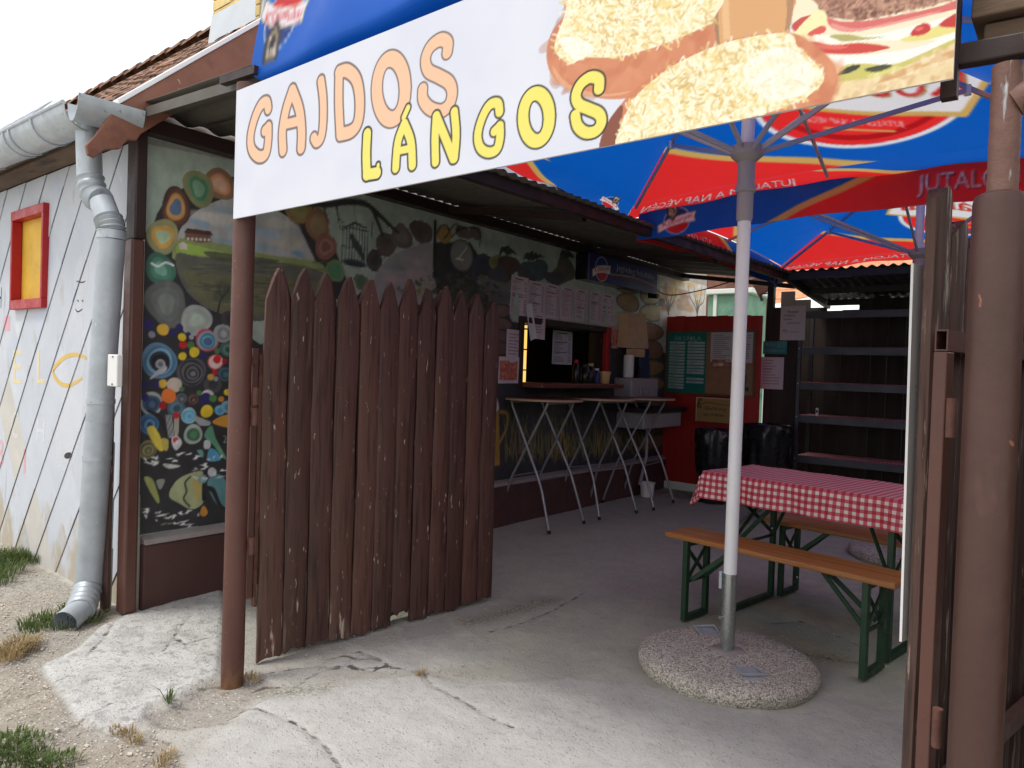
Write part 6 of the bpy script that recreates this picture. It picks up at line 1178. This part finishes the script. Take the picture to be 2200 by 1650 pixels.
def cloth_mesh(L_, Wd, drop, z=0):
    per = []; nx, ny = 40, 20                                     # top grid plus a skirt that ripples
    us = np.concatenate([np.linspace(-drop, 0, 7)[:-1], np.linspace(0, L_, 41), np.linspace(L_, L_+drop, 7)[1:]]); vs_ = np.concatenate([np.linspace(-drop, 0, 8)[:-1], np.linspace(0, Wd, 17), np.linspace(Wd, Wd+drop, 8)[1:]])
    U, Vv = np.meshgrid(us, vs_); ox = np.where(U < 0, -U, np.where(U > L_, U-L_, 0)); oy = np.where(Vv < 0, -Vv, np.where(Vv > Wd, Vv-Wd, 0))
    X = np.clip(U, 0, L_)-L_/2; Y = np.clip(Vv, 0, Wd)-Wd/2; d = np.maximum(ox, oy)
    sx = np.sign(U-L_/2)*(ox > 0); sy = np.sign(Vv-Wd/2)*(oy > 0)
    rip = (.012*np.sin(U*17+1)+.008*np.sin(U*41))*(oy > 0)+.012*np.sin(Vv*19)*(ox > 0); both = (ox > 0) & (oy > 0)
    push = .006+.06*d+rip*d*5
    X = X+sx*(push+np.where(both, np.minimum(ox, oy)*.28, 0)); Y = Y+sy*(push+np.where(both, np.minimum(ox, oy)*.28, 0)); Z = z+.002*np.sin(U*23+Vv*9)*np.sin(Vv*17)-d*.97-np.where(both, .3*np.minimum(ox, oy), 0)
    me = grid_mesh('cloth', np.stack([X, Y, Z], -1), None); a = me.attributes.new('Flat', 'FLOAT_VECTOR', 'POINT'); a.data.foreach_set('vector', np.stack([U, Vv, U*0], -1).reshape(-1).astype(np.float32)); return me
o = obj('cloth', cloth_mesh(TL, TWd, .165, .012), gmn, cl, 60)
# ------------------------------------------------------------------ standing tables
def bistro(loc, rot, label):
    t_ = thing('standing_table', label, 'table', (0, 0, 0), 'round standing tables'); ORIG[t_.name] = V(0, 0, 0); Zt = 1.155
    MB().lathe([(.35, Zt-.024), (.36, Zt-.02), (.36, Zt-.006), (.355, Zt-.002)], (0, 0, 0), 40).build('rim', M['table_edge'], t_, smooth=30)
    MB().lathe([(.353, Zt-.0015), (.351, Zt+.002)], (0, 0, 0), 40).build('top', M['table_top'], t_, smooth=30)
    for s_ in (-1, 1):                                    # two folding frames that cross
        for q in (-1, 1):
            yy = q*(.235 if s_ < 0 else .265); pts = [(-s_*.19, yy*.9, Zt-.03), (-s_*.17, yy*.92, Zt-.08), (s_*.15, yy, .46), (s_*.19, yy, .36), (s_*.30, yy*1.1, .015)]
            lg_ = MB().tube([tuple(x) for x in smooth_pts(pts[:2], 2, False)]+pts[2:], .0125, 10).build('leg', M['leg_steel'], t_, smooth=50); MB().tube([(s_*.294, yy*1.095, .03), (s_*.304, yy*1.1, 0)], .016, 10).build('foot_cap', M['rubber'], lg_, smooth=50)
        yw = .235 if s_ < 0 else .265; MB().tube([(s_*.155, -yw, .445), (s_*.155, yw, .445)], .008, 8).build('stretcher', M['leg_steel'], t_, smooth=50); MB().tube([(-s_*.188, -yw*.9, Zt-.035), (-s_*.188, yw*.9, Zt-.035)], .0115, 8).build('top_bar', M['leg_steel'], t_, smooth=50)
    t_.location = (loc[0], loc[1], 0); t_.rotation_euler = (0, 0, rot); return t_
b1 = bistro((-3.86, 5.31), R(2), 'nearest round standing table on crossed steel legs below the hatch')
for loc, rot, lab in (((-3.82, 6.20), R(-8), 'middle round standing table on crossed steel legs below the hatch'), ((-3.76, 6.98), R(6), 'farthest round standing table, next to the red panel')):
    c_ = copy_tree(b1); c_['label'] = lab; c_.location = (loc[0], loc[1], 0); c_.rotation_euler = (0, 0, rot)
# ------------------------------------------------------------------ red board with the price board
RY = 8.20
rpn = thing('red_board', 'tall dark red wooden partition at the end of the painted wall', 'partition', (-3.5, RY, 0))
nb = 9; x0, x1 = -4.13, -2.91
for i in range(nb): w = (x1-x0)/nb; MB().b2((x0+i*w+.001, RY, .09), (x0+(i+1)*w-.001, RY+.03, 2.135+.006*(i % 2)-.012*i/nb)).build('board', M['red_panel'], rpn, bevel=.003)
MB().b2((x0-.01, RY+.002, .10), (x0-.001, RY+.028, 2.13)).build('edge_strip', M['white_trim'], rpn)
MB().b2((x0-.02, RY-.02, 0), (x1, RY+.06, .085)).build('sill', M['white_wall'], rpn)
def rp2(px, py, d=0.): q = ony(px, py, RY-d); return (q.x, q.z)
bd_ = thing('notice_board', 'brown notice board with green price table on the red partition', 'notice board', (-3.5, RY-.02, 1.5))
a, b_ = rp2(1437, 715), rp2(1617, 850); bx0, bz1, bx1, bz0 = a[0], a[1], b_[0], b_[1]
MB().b2((bx0, RY-.014, bz0), (bx1, RY-.002, bz1)).build('backing', M['cork'], bd_)
bk_ = bd_.children[0]
for lo, hi in (((bx0-.025, RY-.022, bz0-.025), (bx1+.025, RY-.002, bz0-.001)), ((bx0-.025, RY-.022, bz1+.001), (bx1+.025, RY-.002, bz1+.025)), ((bx0-.025, RY-.022, bz0), (bx0-.001, RY-.002, bz1)), ((bx1+.001, RY-.022, bz0), (bx1+.025, RY-.002, bz1))): MB().b2(lo, hi).build('frame', M['frame_wood'], bd_)
gw, gh = (bx1-bx0)*.47, bz1-bz0; cv = Canvas(0, gw, 0, gh, .008, (16, 112, 100)); cv.text('\u00c1RT\u00c1BLA', gw*.16, gh*.87, gw*.70, gh*.085, (176, 196, 188))
for i in range(16):
    for s_ in (0, 1):
        if s_ and i in (11, 14, 15): continue
        y = gh*(.835-.0505*i)+rt.uniform(-.003, .003); xa, xb = (gw*.05, gw*.46) if not s_ else (gw*.52, gw*.96); cv.stroke([(xa+.012, y), (xb-.012, y-.004)], gh*.018, (170, 182, 178)); cv.stroke([(xa+.03, y), (xa+.03+(xb-xa)*rt.uniform(.2, .6), y-.002)], .003, (96, 108, 106), .8)
sheet('price_table', cv, lambda X, Y: (bx0+X, np.full(X.shape, RY-.018), bz0+Y), M['print_gloss'], bd_)
def notice(px0, py0, px1, py1, y, cv, label, name='paper_notice', cat='paper', group=None):
    a = ony(px0, py0, y); b_ = ony(px1, py1, y); w = b_.x-a.x; h = a.z-b_.z
    return tag(sheet(name, cv, lambda X, Y: (a.x+X*w, y+.004*np.sin(X*5+px0)*(1-Y), b_.z+Y*h), M['paper'], None, None, 60), label, cat, group)
def text_page(lines, w=1., h=1., tint=(196, 188, 190), ink=(70, 64, 70)):
    cv = Canvas(0, w, 0, h, .02, tint)
    for t_, x, y, tw_, th_ in lines: cv.text(t_, x, y, tw_, th_, ink)
    return cv
def lined(seed, n, tint=(190, 182, 182), bold=()):
    r0 = random.Random(seed); cv = Canvas(0, 1, 0, 1, .02, tint)
    for i in range(n): y = .9-.82*i/n; cv.stroke([(.12, y), (r0.uniform(.45, .9), y)], .016 if i in bold else .010, (104, 96, 100), .85)
    return cv
notice(1528, 714, 1578, 778, RY-.026, lined(1, 12), 'left printed sheet pinned on the brown notice board'); notice(1590, 714, 1616, 780, RY-.026, lined(2, 11), 'right printed sheet pinned on the notice board behind the pole')
cvp = Canvas(0, 1, 0, 1, .03, (150, 96, 78)); [cvp.blob(x, y, .16, .2, c_, 0, .9, .4) for x, y, c_ in ((.2, .4, (190, 160, 132)), (.5, .45, (220, 196, 170)), (.8, .4, (168, 120, 96)), (.5, .8, (176, 120, 92)))]
notice(1530, 772, 1568, 792, RY-.030, cvp, 'small orange food picture strip below the pinned sheet', 'food_picture', 'picture')
cvp = Canvas(0, 1, 0, 1, .05, (140, 118, 92)); cvp.blob(.3, .6, .3, .3, (110, 84, 66)); cvp.blob(.6, .2, .2, .1, (60, 60, 56)); notice(1594, 796, 1612, 846, RY-.030, cvp, 'small brown leaflet at the lower right of the notice board', 'leaflet', 'leaflet')
# brown sign on the bin: script text
cvs = Canvas(0, 1, 0, 1, .012, (150, 120, 70)); cvs.text('Okud itt \u00fcl az', .22, .50, .62, .13, (36, 28, 22), False, .25); cvs.text('nem \u00fcl k\u00e9rem', .2, .25, .6, .12, (36, 28, 22), False, .25); cvs.stroke([(.1, .72), (.4, .80), (.7, .74), (.95, .74)], .012, (92, 66, 34), 1, 4); cvs.stroke([(0, 1), (0, 0)], .02, (196, 178, 140)); cvs.stroke([(0, .99), (1, .99)], .016, (206, 190, 156)); [cvs.blob(rt.uniform(.03, .14), rt.uniform(.5, .95), .03, .04, (84, 60, 36), 0, .7) for _ in range(12)]
notice(1496, 853, 1570, 910, 7.95, cvs, 'brown script sign standing behind the black bin bag', 'bin_sign', 'sign')
def bin_(loc, h, r, label, seed):
    t_ = thing('rubbish_bin', label, 'bin', (loc[0], loc[1], 0), 'bins with black bags'); r0 = random.Random(seed); ph = [r0.uniform(0, 6) for _ in range(6)]
    tub_ = MB().lathe([(r*.80, 0), (r*.82, .02), (r*.95, h-.02), (r*.95, h)], (loc[0], loc[1], 0), 24).build('tub', M['rubber'], t_, smooth=40)
    prof = [(r*.72, h*.36), (r*.88, h*.40), (r*.98, h*.55), (r*1.02, h*.74), (r*1.10, h*.86), (r*1.07, h*1.0), (r*1.02, h*1.02), (r*.94, h*.99), (r*.85, h*.8)]
    MB().lathe(prof, (loc[0], loc[1], 0), 64, lambda w, i: 1+.045*math.sin(5*w+ph[0]+i*.7)*(i < 6)+.03*math.sin(11*w+ph[1]-i*.5)*(i < 6)+.02*math.sin(17*w+i)).build('bag', M['black_bag'], tub_, smooth=70)
    return t_
bin_((-3.22, 7.72), .80, .20, 'black-bagged rubbish bin below the brown script sign', 1); bin_((-2.72, 7.95), .88, .24, 'black-bagged rubbish bin between the white pole and the shelf rack', 2)
# ------------------------------------------------------------------ back shed: board wall, posts, roof
BY = 9.15
sh = thing('shed_wall', 'dark board wall behind the shelf rack', 'wall', (-1.5, BY, 0))
rr = random.Random(9); x = -3.02; k = 0
while x < 1.6:
    w = rr.uniform(.14, .2); h = (max(2.27, 2.52-.55*(x+3.02)) if x < -2.2 else 2.40)+rr.uniform(-.035, .01)
    MB().b2((x, BY+rr.uniform(-.004, .004), 0), (x+w-.004, BY+.028, h)).build('board', M['black_wood'], sh); x += w
sp_ = thing('shed_post', 'dark steel post left of the shelf rack carrying the roofs', 'post', (-2.93, 8.5, 0)); MB().box((-2.925, 8.52, 1.33), (.075, .075, 2.66)).build('tube', M['dark_steel'], sp_, bevel=.006); MB().b2((-2.97, 8.50, 0), (-2.60, 8.53, 2.24)).build('board_panel', M['black_wood'], sp_)
sr = thing('shed_roof', 'dark corrugated roof over the shelf rack', 'roof', (-1.2, 8.6, 2.5))
for i in range(5):
    xa = -2.52+i*.86; n = 60; xx = np.linspace(xa, xa+.9, n); T = np.linspace(0, 1, 4); X, TT = np.meshgrid(xx, T); P = np.stack([X, 7.75+TT*1.75, 2.555-.17*TT+.0125*np.sin(X/.095*2*math.pi)], -1)-np.array(ORIG[sr.name]); o = obj('corrugated_sheet', grid_mesh('corrugated_sheet', P, None), M['corrugated_dark'], sr, 60); o.modifiers.new('thickness', 'SOLIDIFY').thickness = .003
for y_, z_ in ((7.80, 2.50), (8.6, 2.425), (9.3, 2.36)): MB().beam((-2.50, y_, z_), (1.5, y_, z_), .05, .07).build('purlin', M['dark_steel'], sr)
MB().beam((-2.545, 7.75, 2.515), (-2.545, 9.5, 2.345), .05, .08).build('verge_rail', M['dark_steel'], sr)
MB().beam((-2.93, 8.47, 2.53), (-2.50, 7.95, 2.52), .05, .06).build('tie_rail', M['dark_steel'], sr)
yf = thing('added_shade_fence', 'unseen dark board fence added right of the yard to block side light', 'fence', (1.15, 5, 0)); y_ = 1.76; rr = random.Random(5)  # unseen fence, added to keep light from the right off the painted wall
while y_ < 9.1: w = rr.uniform(.15, .21); MB().b2((1.14+rr.uniform(-.004, .004), y_, 0), (1.17, y_+w-.004, 2.25+rr.uniform(-.03, .03))).build('board', M['black_wood'], yf); y_ += w
# papers on the post panel
YP = 8.49
notice(1678, 658, 1729, 731, YP-.01, text_page([('Haszn\u00e1lt', .26, .80, .44, .075), ('ev\u0151eszk\u00f6zt,', .12, .69, .46, .075), ('t\u00e1lc\u00e1t,', .12, .58, .36, .075), ('poharat!', .28, .46, .48, .075), ('Tedd a', .06, .28, .24, .045), ('k\u00f6sz\u00f6nj\u00fck', .14, .22, .66, .04)]), 'white handwritten style notice ending in an exclamation mark beside the shelf rack')
cvg = Canvas(0, 1, 0, .56, .014, (38, 116, 116)); cvg.poly([(.58, .28), (1, .28), (1, .56), (.58, .56)], (66, 132, 130), 1, 0); cvg.text('TILOS A', .06, .36, .46, .13, (120, 178, 180)); cvg.text('DOH\u00c1NYZ\u00c1S!', .05, .08, .88, .15, (110, 168, 170))
a_, c_ = ony(1640, 733, YP-.02), ony(1690, 761, YP-.02); w, h = c_.x-a_.x, a_.z-c_.z
ns = thing('no_smoking_sign', 'small teal sign between the two white notices', 'sign', (a_.x, YP-.02, c_.z)); MB().b2((a_.x, YP-.018, c_.z), (c_.x, YP-.008, a_.z)).build('plate', M['green_steel'], ns); sheet('printed_face', cvg, lambda X, Y: (a_.x+X*w, np.full(X.shape, YP-.0195), c_.z+Y/.56*h), M['print_gloss'], ns)
notice(1635, 767, 1682, 837, YP-.025, lined(4, 9, (190, 184, 188), (3,)), 'white typed notice below the small teal sign')
# shelf rack
rk = thing('shelf_rack', 'grey steel shelf rack lined with red checked cloth against the dark wall', 'shelf', (-1.7, 8.75, 0)); rx0, rx1, ry0, ry1 = -2.57, -.75, 8.50, 8.95
for x in (rx0, rx1):
    for y in (ry0, ry1): MB().b2((x-.02, y-.02, 0), (x+.02, y+.02, 2.22)).build('upright', M['rack'], rk, bevel=.002)
sm_ = MB(); 
for i, z_ in enumerate((.54, 1.0, 1.38, 1.78, 2.19)):
    sb_ = MB().b2((rx0+.021, ry0-.004, z_-.02), (rx1-.021, ry1-.021, z_-.004)).build('shelf_board', M['rack'], rk)
    MB().b2((rx0+.021, ry0-.02, z_-.085), (rx1-.021, ry0-.005, z_-.004)).build('front_beam', M['rack'], sb_, bevel=.002)
    if i < 4:
        me_ = cloth_mesh(rx1-rx0-.05, ry1-ry0-.03, .02, 0); o = obj('shelf_liner', me_, gmn, sb_); o.location = Vector(((rx0+rx1)/2, (ry0+ry1)/2-.012, z_+.001))-ORIG[rk.name]
for y, z_ in ((ry0-.022, .98), (ry0-.022, 1.36), (ry0-.022, 1.76), (ry0-.022, .5)): MB().box((rx0, y, z_), (.012, .004, .012)).build('bolt', M['galv'], rk)
ss_ = thing('shelf_tag', 'tiny white tag standing on the third shelf of the rack', 'tag', (-2.36, 8.52, 1.0)); MB().box((-2.36, 8.53, 1.045), (.028, .02, .085)).build('body', M['white_plastic'], ss_, bevel=.003); MB().box((-2.36, 8.519, 1.05), (.018, .003, .03)).build('mark', M['decal_dark'], ss_)
# floor-level oddments under the table
fl_ = thing('metal_stand', 'bent grey metal foot lying under the table', 'stand', onz(1610, 1100)); q = [onz(1585, 1125, .02), onz(1612, 1104, .05), onz(1634, 1098, .04)]; MB().tube(q, .012, 8).build('bar', M['leg_steel'], fl_, smooth=50); MB().tube([onz(1608, 1104, .03), onz(1612, 1120, .012)], .012, 8).build('foot', M['leg_steel'], fl_, smooth=50)
# ------------------------------------------------------------------ beyond the yard
gbx = thing('green_shed', 'green plastered outbuilding with white coping beyond the painted wall', 'outbuilding', (-5.2, 10.5, 0))
g0, g1 = ony(1522, 640, 10.4), ony(1606, 640, 10.4)
MB().b2((g0.x, 10.4, 0), (g1.x, 11.2, ony(1560, 632, 10.4).z)).build('wall', M['green_paint'], gbx); zt = ony(1560, 632, 10.4).z
MB().b2((g0.x-.06, 10.33, zt+.001), (g1.x+.10, 11.25, zt+.075)).build('coping', M['white_wall'], gbx, bevel=.01)
MB().b2((ony(1538, 640, 10.39).x-.03, 10.37, 0), (ony(1538, 640, 10.39).x+.02, 10.399, zt)).build('pilaster', M['white_wall'], gbx)
bg_ = thing('boarded_gable', 'reddish brown boarded gable seen above the green outbuilding', 'gable', (-5.6, 11.4, 2)); a_, c_ = ony(1508, 590, 11.4), ony(1640, 640, 11.4); x = a_.x
while x < c_.x: MB().b2((x, 11.4, 1.6), (x+.108, 11.43, 3.6-.0*x)).build('plank', M['planks_far'], bg_); x += .112
MB().b2((a_.x, 11.431, 1.4), (c_.x, 11.5, 3.55)).build('backing', M['backing'], bg_)
fl2 = thing('flood_light', 'grey flood light tilted on its bracket under the roof end', 'flood light', ony(1632, 610, 8.9)); c_ = ony(1634, 612, 8.9); MB().box(c_, (.16, .05, .24), Matrix.Rotation(R(-28), 3, 'Y')).build('housing', M['steel_brown'], fl2, bevel=.01); MB().tube([c_-Vector((0, 0, .12)), c_-Vector((-.03, 0, .2))], .02, 8).build('bracket', M['dark_steel'], fl2)
for nm, lab, pts_ in (('cable', 'black cable sagging from the camera to the white pole', [onx(1405, 622, XW+.1), ony(1440, 634, 8.0), ony(1500, 625, 8.0), ony(1560, 608, 7.9), ony(1640, 580, 7.9)]), ('cable', 'thin black wire looped under the roof end beside the flood light', [ony(1636, 632, 8.6), ony(1652, 628, 8.6), ony(1664, 610, 8.55), ony(1668, 585, 8.5)])):
    t_ = MB().tube([tuple(v) for v in smooth_pts([tuple(v) for v in pts_], 6, False)], .007, 6).build(nm, M['camera_black'], None, smooth=60); tag(t_, lab, 'cable')
fh = thing('far_house', 'distant house with orange clay roof and pale wall beyond the yard', 'house', (-6, 17, 0))
r0_, r1_ = ony(1600, 588, 16.), ony(1800, 676, 16.)
MB().b2((-8.5, 16.4, 0), (-1.5, 20, 3.0)).build('wall', M['white_wall'], fh)
sl0, sl1 = Vector((0, 16.1, 2.75)), Vector((0, 18.6, 4.9)); dsl = (sl1-sl0)/9
fhr = MB().hexa([(-9, 16.1, 2.68), (-2.6, 16.1, 2.68), (-2.6, 18.6, 4.83), (-9, 18.6, 4.83), (-9, 16.1, 2.72), (-2.6, 16.1, 2.72), (-2.6, 18.6, 4.87), (-9, 18.6, 4.87)]).build('roof', M['old_wood'], fh)
tmf = MB().hexa([(-.14, 0, 0), (.14, 0, 0), (.14, dsl.y*1.1, dsl.z*1.1-.02), (-.14, dsl.y*1.1, dsl.z*1.1-.02), (-.14, 0, .03), (.14, 0, .03), (.14, dsl.y*1.1, dsl.z*1.1), (-.14, dsl.y*1.1, dsl.z*1.1)]).mesh('roof_tile'); tmf.materials.append(M['tile_orange'])
for i in range(9):
    for j in range(22):
        o = bpy.data.objects.new('roof_tile', tmf); COL.objects.link(o); o.parent = fhr; o.location = Vector((-8.9+.285*j+(.14 if i % 2 else 0), 0, 0))+sl0+dsl*i-ORIG[fh.name]
tent = thing('pale_canopy', 'pale green white canopy behind the dark shed wall', 'canopy', (-3.6, 12.5, 2.5)); P4 = [(-5.2, 11.6, 2.40), (-2.0, 11.6, 2.40), (-2.0, 14.0, 2.40), (-5.2, 14.0, 2.40)]; MB().add(P4+[(-3.3, 12.8, 2.90)], [(0, 1, 4), (1, 2, 4), (2, 3, 4), (3, 0, 4)]).build('cover', M['white_wall'], tent)
for x, y, _ in P4: MB().tube([(x, y, 0), (x, y, 2.40)], .03, 8).build('pole', M['white_paint'], tent)
hd = thing('garden_tree', 'green tree crown glimpsed between the far umbrella and the shed roof', 'tree', (1.5, 17, 0)); mb = MB(); rh = random.Random(2)
for i in range(2600):
    th, u = rh.uniform(0, 6.28), rh.uniform(-1, 1); r_ = rh.random()**.33; c_ = Vector((1.0+3.2*r_*math.sqrt(1-u*u)*math.cos(th), 16+1.6*r_*math.sqrt(1-u*u)*math.sin(th), 3.2+1.6*r_*u)); d = Vector((rh.gauss(0, 1), rh.gauss(0, 1), rh.gauss(0, 1))).normalized()*.11; e_ = d.orthogonal().normalized()*.06; mb.add([c_-d, c_+e_, c_+d, c_-e_], [(0, 1, 2, 3)])
mb.build('crown', M['grass'], hd, kind='stuff'); MB().tube([(1, 16, 0), (1.05, 16, 2.0), (1.0, 16, 3.0)], [.14, .11, .05], 10).build('trunk', M['old_wood'], hd, smooth=60)
nh = thing('neighbour_house', 'neighbouring roof with a blue solar panel at the far left', 'house', (-20, 8, 0))
s0, s1 = ony(-40, 232, 7.), ony(64, 250, 7.); MB().b2((s0.x-6, 7.2, 0), (s1.x+.4, 12, s1.z-.9)).build('wall', M['white_wall'], nh)
zb = s1.z-.10; MB().hexa([(s0.x-6, 7, zb), (s1.x+.3, 7, zb), (s1.x+.3, 10, zb+.75), (s0.x-6, 10, zb+.75), (s0.x-6, 7, zb+.06), (s1.x+.3, 7, zb+.06), (s1.x+.3, 10, zb+.81), (s0.x-6, 10, zb+.81)]).build('roof', M['tile_clay'], nh)
for k in range(4):
    xk = s1.x-1.1-1.05*k; pf_ = MB().hexa([(xk-1., 7.1, zb+.1), (xk, 7.1, zb+.1), (xk, 7.9, zb+1.0), (xk-1., 7.9, zb+1.0), (xk-1., 7.08, zb+.13), (xk, 7.08, zb+.13), (xk, 7.88, zb+1.03), (xk-1., 7.88, zb+1.03)]).build('panel_frame', M['galv'], nh)
    for i in range(4):
        for j in range(3): u0, u1 = xk-1.+.03+.24*i, xk-1.+.03+.24*i+.22; t0, t1 = .04+.32*j, .04+.32*j+.29; MB().add([(u0, 7.078+.8*t0-.008, zb+.13+.9*t0), (u1, 7.078+.8*t0-.008, zb+.13+.9*t0), (u1, 7.078+.8*t1-.008, zb+.13+.9*t1), (u0, 7.078+.8*t1-.008, zb+.13+.9*t1)], [(0, 1, 2, 3)]).build('solar_cell', M['solar'], pf_)
# ------------------------------------------------------------------ weeds and grit
def tuft(name, label, spots, n, h, spread, matl, seed):
    r0 = random.Random(seed); mb = MB()
    for sx, sy in spots:
        c_ = onz(sx, sy)
        for i in range(n):
            a_ = r0.uniform(0, 6.28); r_ = spread*math.sqrt(r0.random()); b0 = Vector((c_.x+r_*math.cos(a_), c_.y+r_*math.sin(a_), -.005)); hh = h*r0.uniform(.45, 1.1); ln = Vector((math.cos(a_), math.sin(a_), 0))*hh*r0.uniform(.1, .9)
            w = Vector((-math.sin(a_), math.cos(a_), 0))*r0.uniform(.0018, .004); m1 = b0+ln*.4+Vector((0, 0, hh*.6)); m2 = b0+ln+Vector((0, 0, hh*r0.uniform(.6, .95)))
            mb.add([b0-w, b0+w, m1+w*.8, m1-w*.8, m2], [(0, 1, 2, 3), (3, 2, 4)])
    o = mb.build(name, matl, None); o['kind'] = 'stuff'; tag(o, label, 'grass'); return o
tuft('grass_patch', 'green grass growing along the foot of the white tiled wall', [(-20, 1200), (5, 1205), (22, 1200), (40, 1205), (10, 1230), (-15, 1250), (58, 1203), (-30, 1222)], 190, .085, .12, M['grass'], 1)
tuft('grass_patch', 'low green weeds round the mouth of the downpipe', [(100, 1340), (120, 1330), (150, 1312), (75, 1352), (170, 1300), (200, 1330), (90, 1330), (135, 1345), (60, 1345)], 60, .06, .06, M['grass'], 2)
tuft('dry_grass_patch', 'dry yellow grass tuft on the left dirt', [(30, 1400), (45, 1395), (15, 1412), (55, 1385)], 130, .07, .07, M['grass_dry'], 3)
tuft('grass_patch', 'green weeds at the lower left corner of the pavement', [(15, 1630), (40, 1615), (70, 1635), (0, 1600), (95, 1645), (20, 1590), (60, 1600), (120, 1640)], 130, .03, .08, M['grass'], 4)
tuft('grass_patch', 'single green weed sprig in the crack before the gate post', [(362, 1502), (362, 1508)], 12, .075, .012, M['grass'], 5)
tuft('dry_grass_patch', 'dry weeds along the broken concrete edge', [(275, 1575), (290, 1590), (350, 1640), (535, 1455), (545, 1460), (904, 1446), (255, 1570), (360, 1625)], 30, .035, .03, M['grass_dry'], 6)
gv = MB(); r0 = random.Random(8); wp = G2([(-30, 1250), (0, 1185), (235, 1310), (90, 1430), (230, 1580), (330, 1560), (400, 1660), (0, 1700)])
def gin(x, y):
    c_ = False
    for i in range(len(wp)):
        (ax, ay), (bx, by) = wp[i], wp[i-1]
        if (ay > y) != (by > y) and x < (bx-ax)*(y-ay)/(by-ay)+ax: c_ = not c_
    return c_
cnt = 0
while cnt < 1300:
    x, y = r0.uniform(-6.5, -1.6), r0.uniform(.6, 1.8)
    if not gin(x, y): continue
    cnt += 1; s_ = r0.uniform(.0015, .0045)*(2 if r0.random() < .04 else 1); gv.box((x, y, -.008+s_*.3), (s_*2, s_*1.5, s_), Matrix.Rotation(r0.uniform(0, 3), 3, Vector((r0.random(), r0.random(), 1)).normalized()))
o = gv.build('pavement_grit', M['mortar'], None); o['kind'] = 'stuff'; tag(o, 'loose pale grit scattered over the left pavement', 'gravel')
ln_ = MB(); r0 = random.Random(21)
for i in range(420):
    q = onz(r0.uniform(900, 1900), r0.uniform(1150, 1420)) if i < 260 else onz(r0.uniform(600, 1050), r0.uniform(1300, 1460))
    if q.x < XW+.1: continue
    s_ = r0.uniform(.0015, .004); ln_.box((q.x, q.y, -.004), (s_*2.4, s_*1.6, s_), Matrix.Rotation(r0.uniform(0, 3), 3, 'Z'))
o = ln_.build('yard_grit', M['mortar'], None); o['kind'] = 'stuff'; tag(o, 'fine crumbs of grit on the yard concrete', 'gravel')
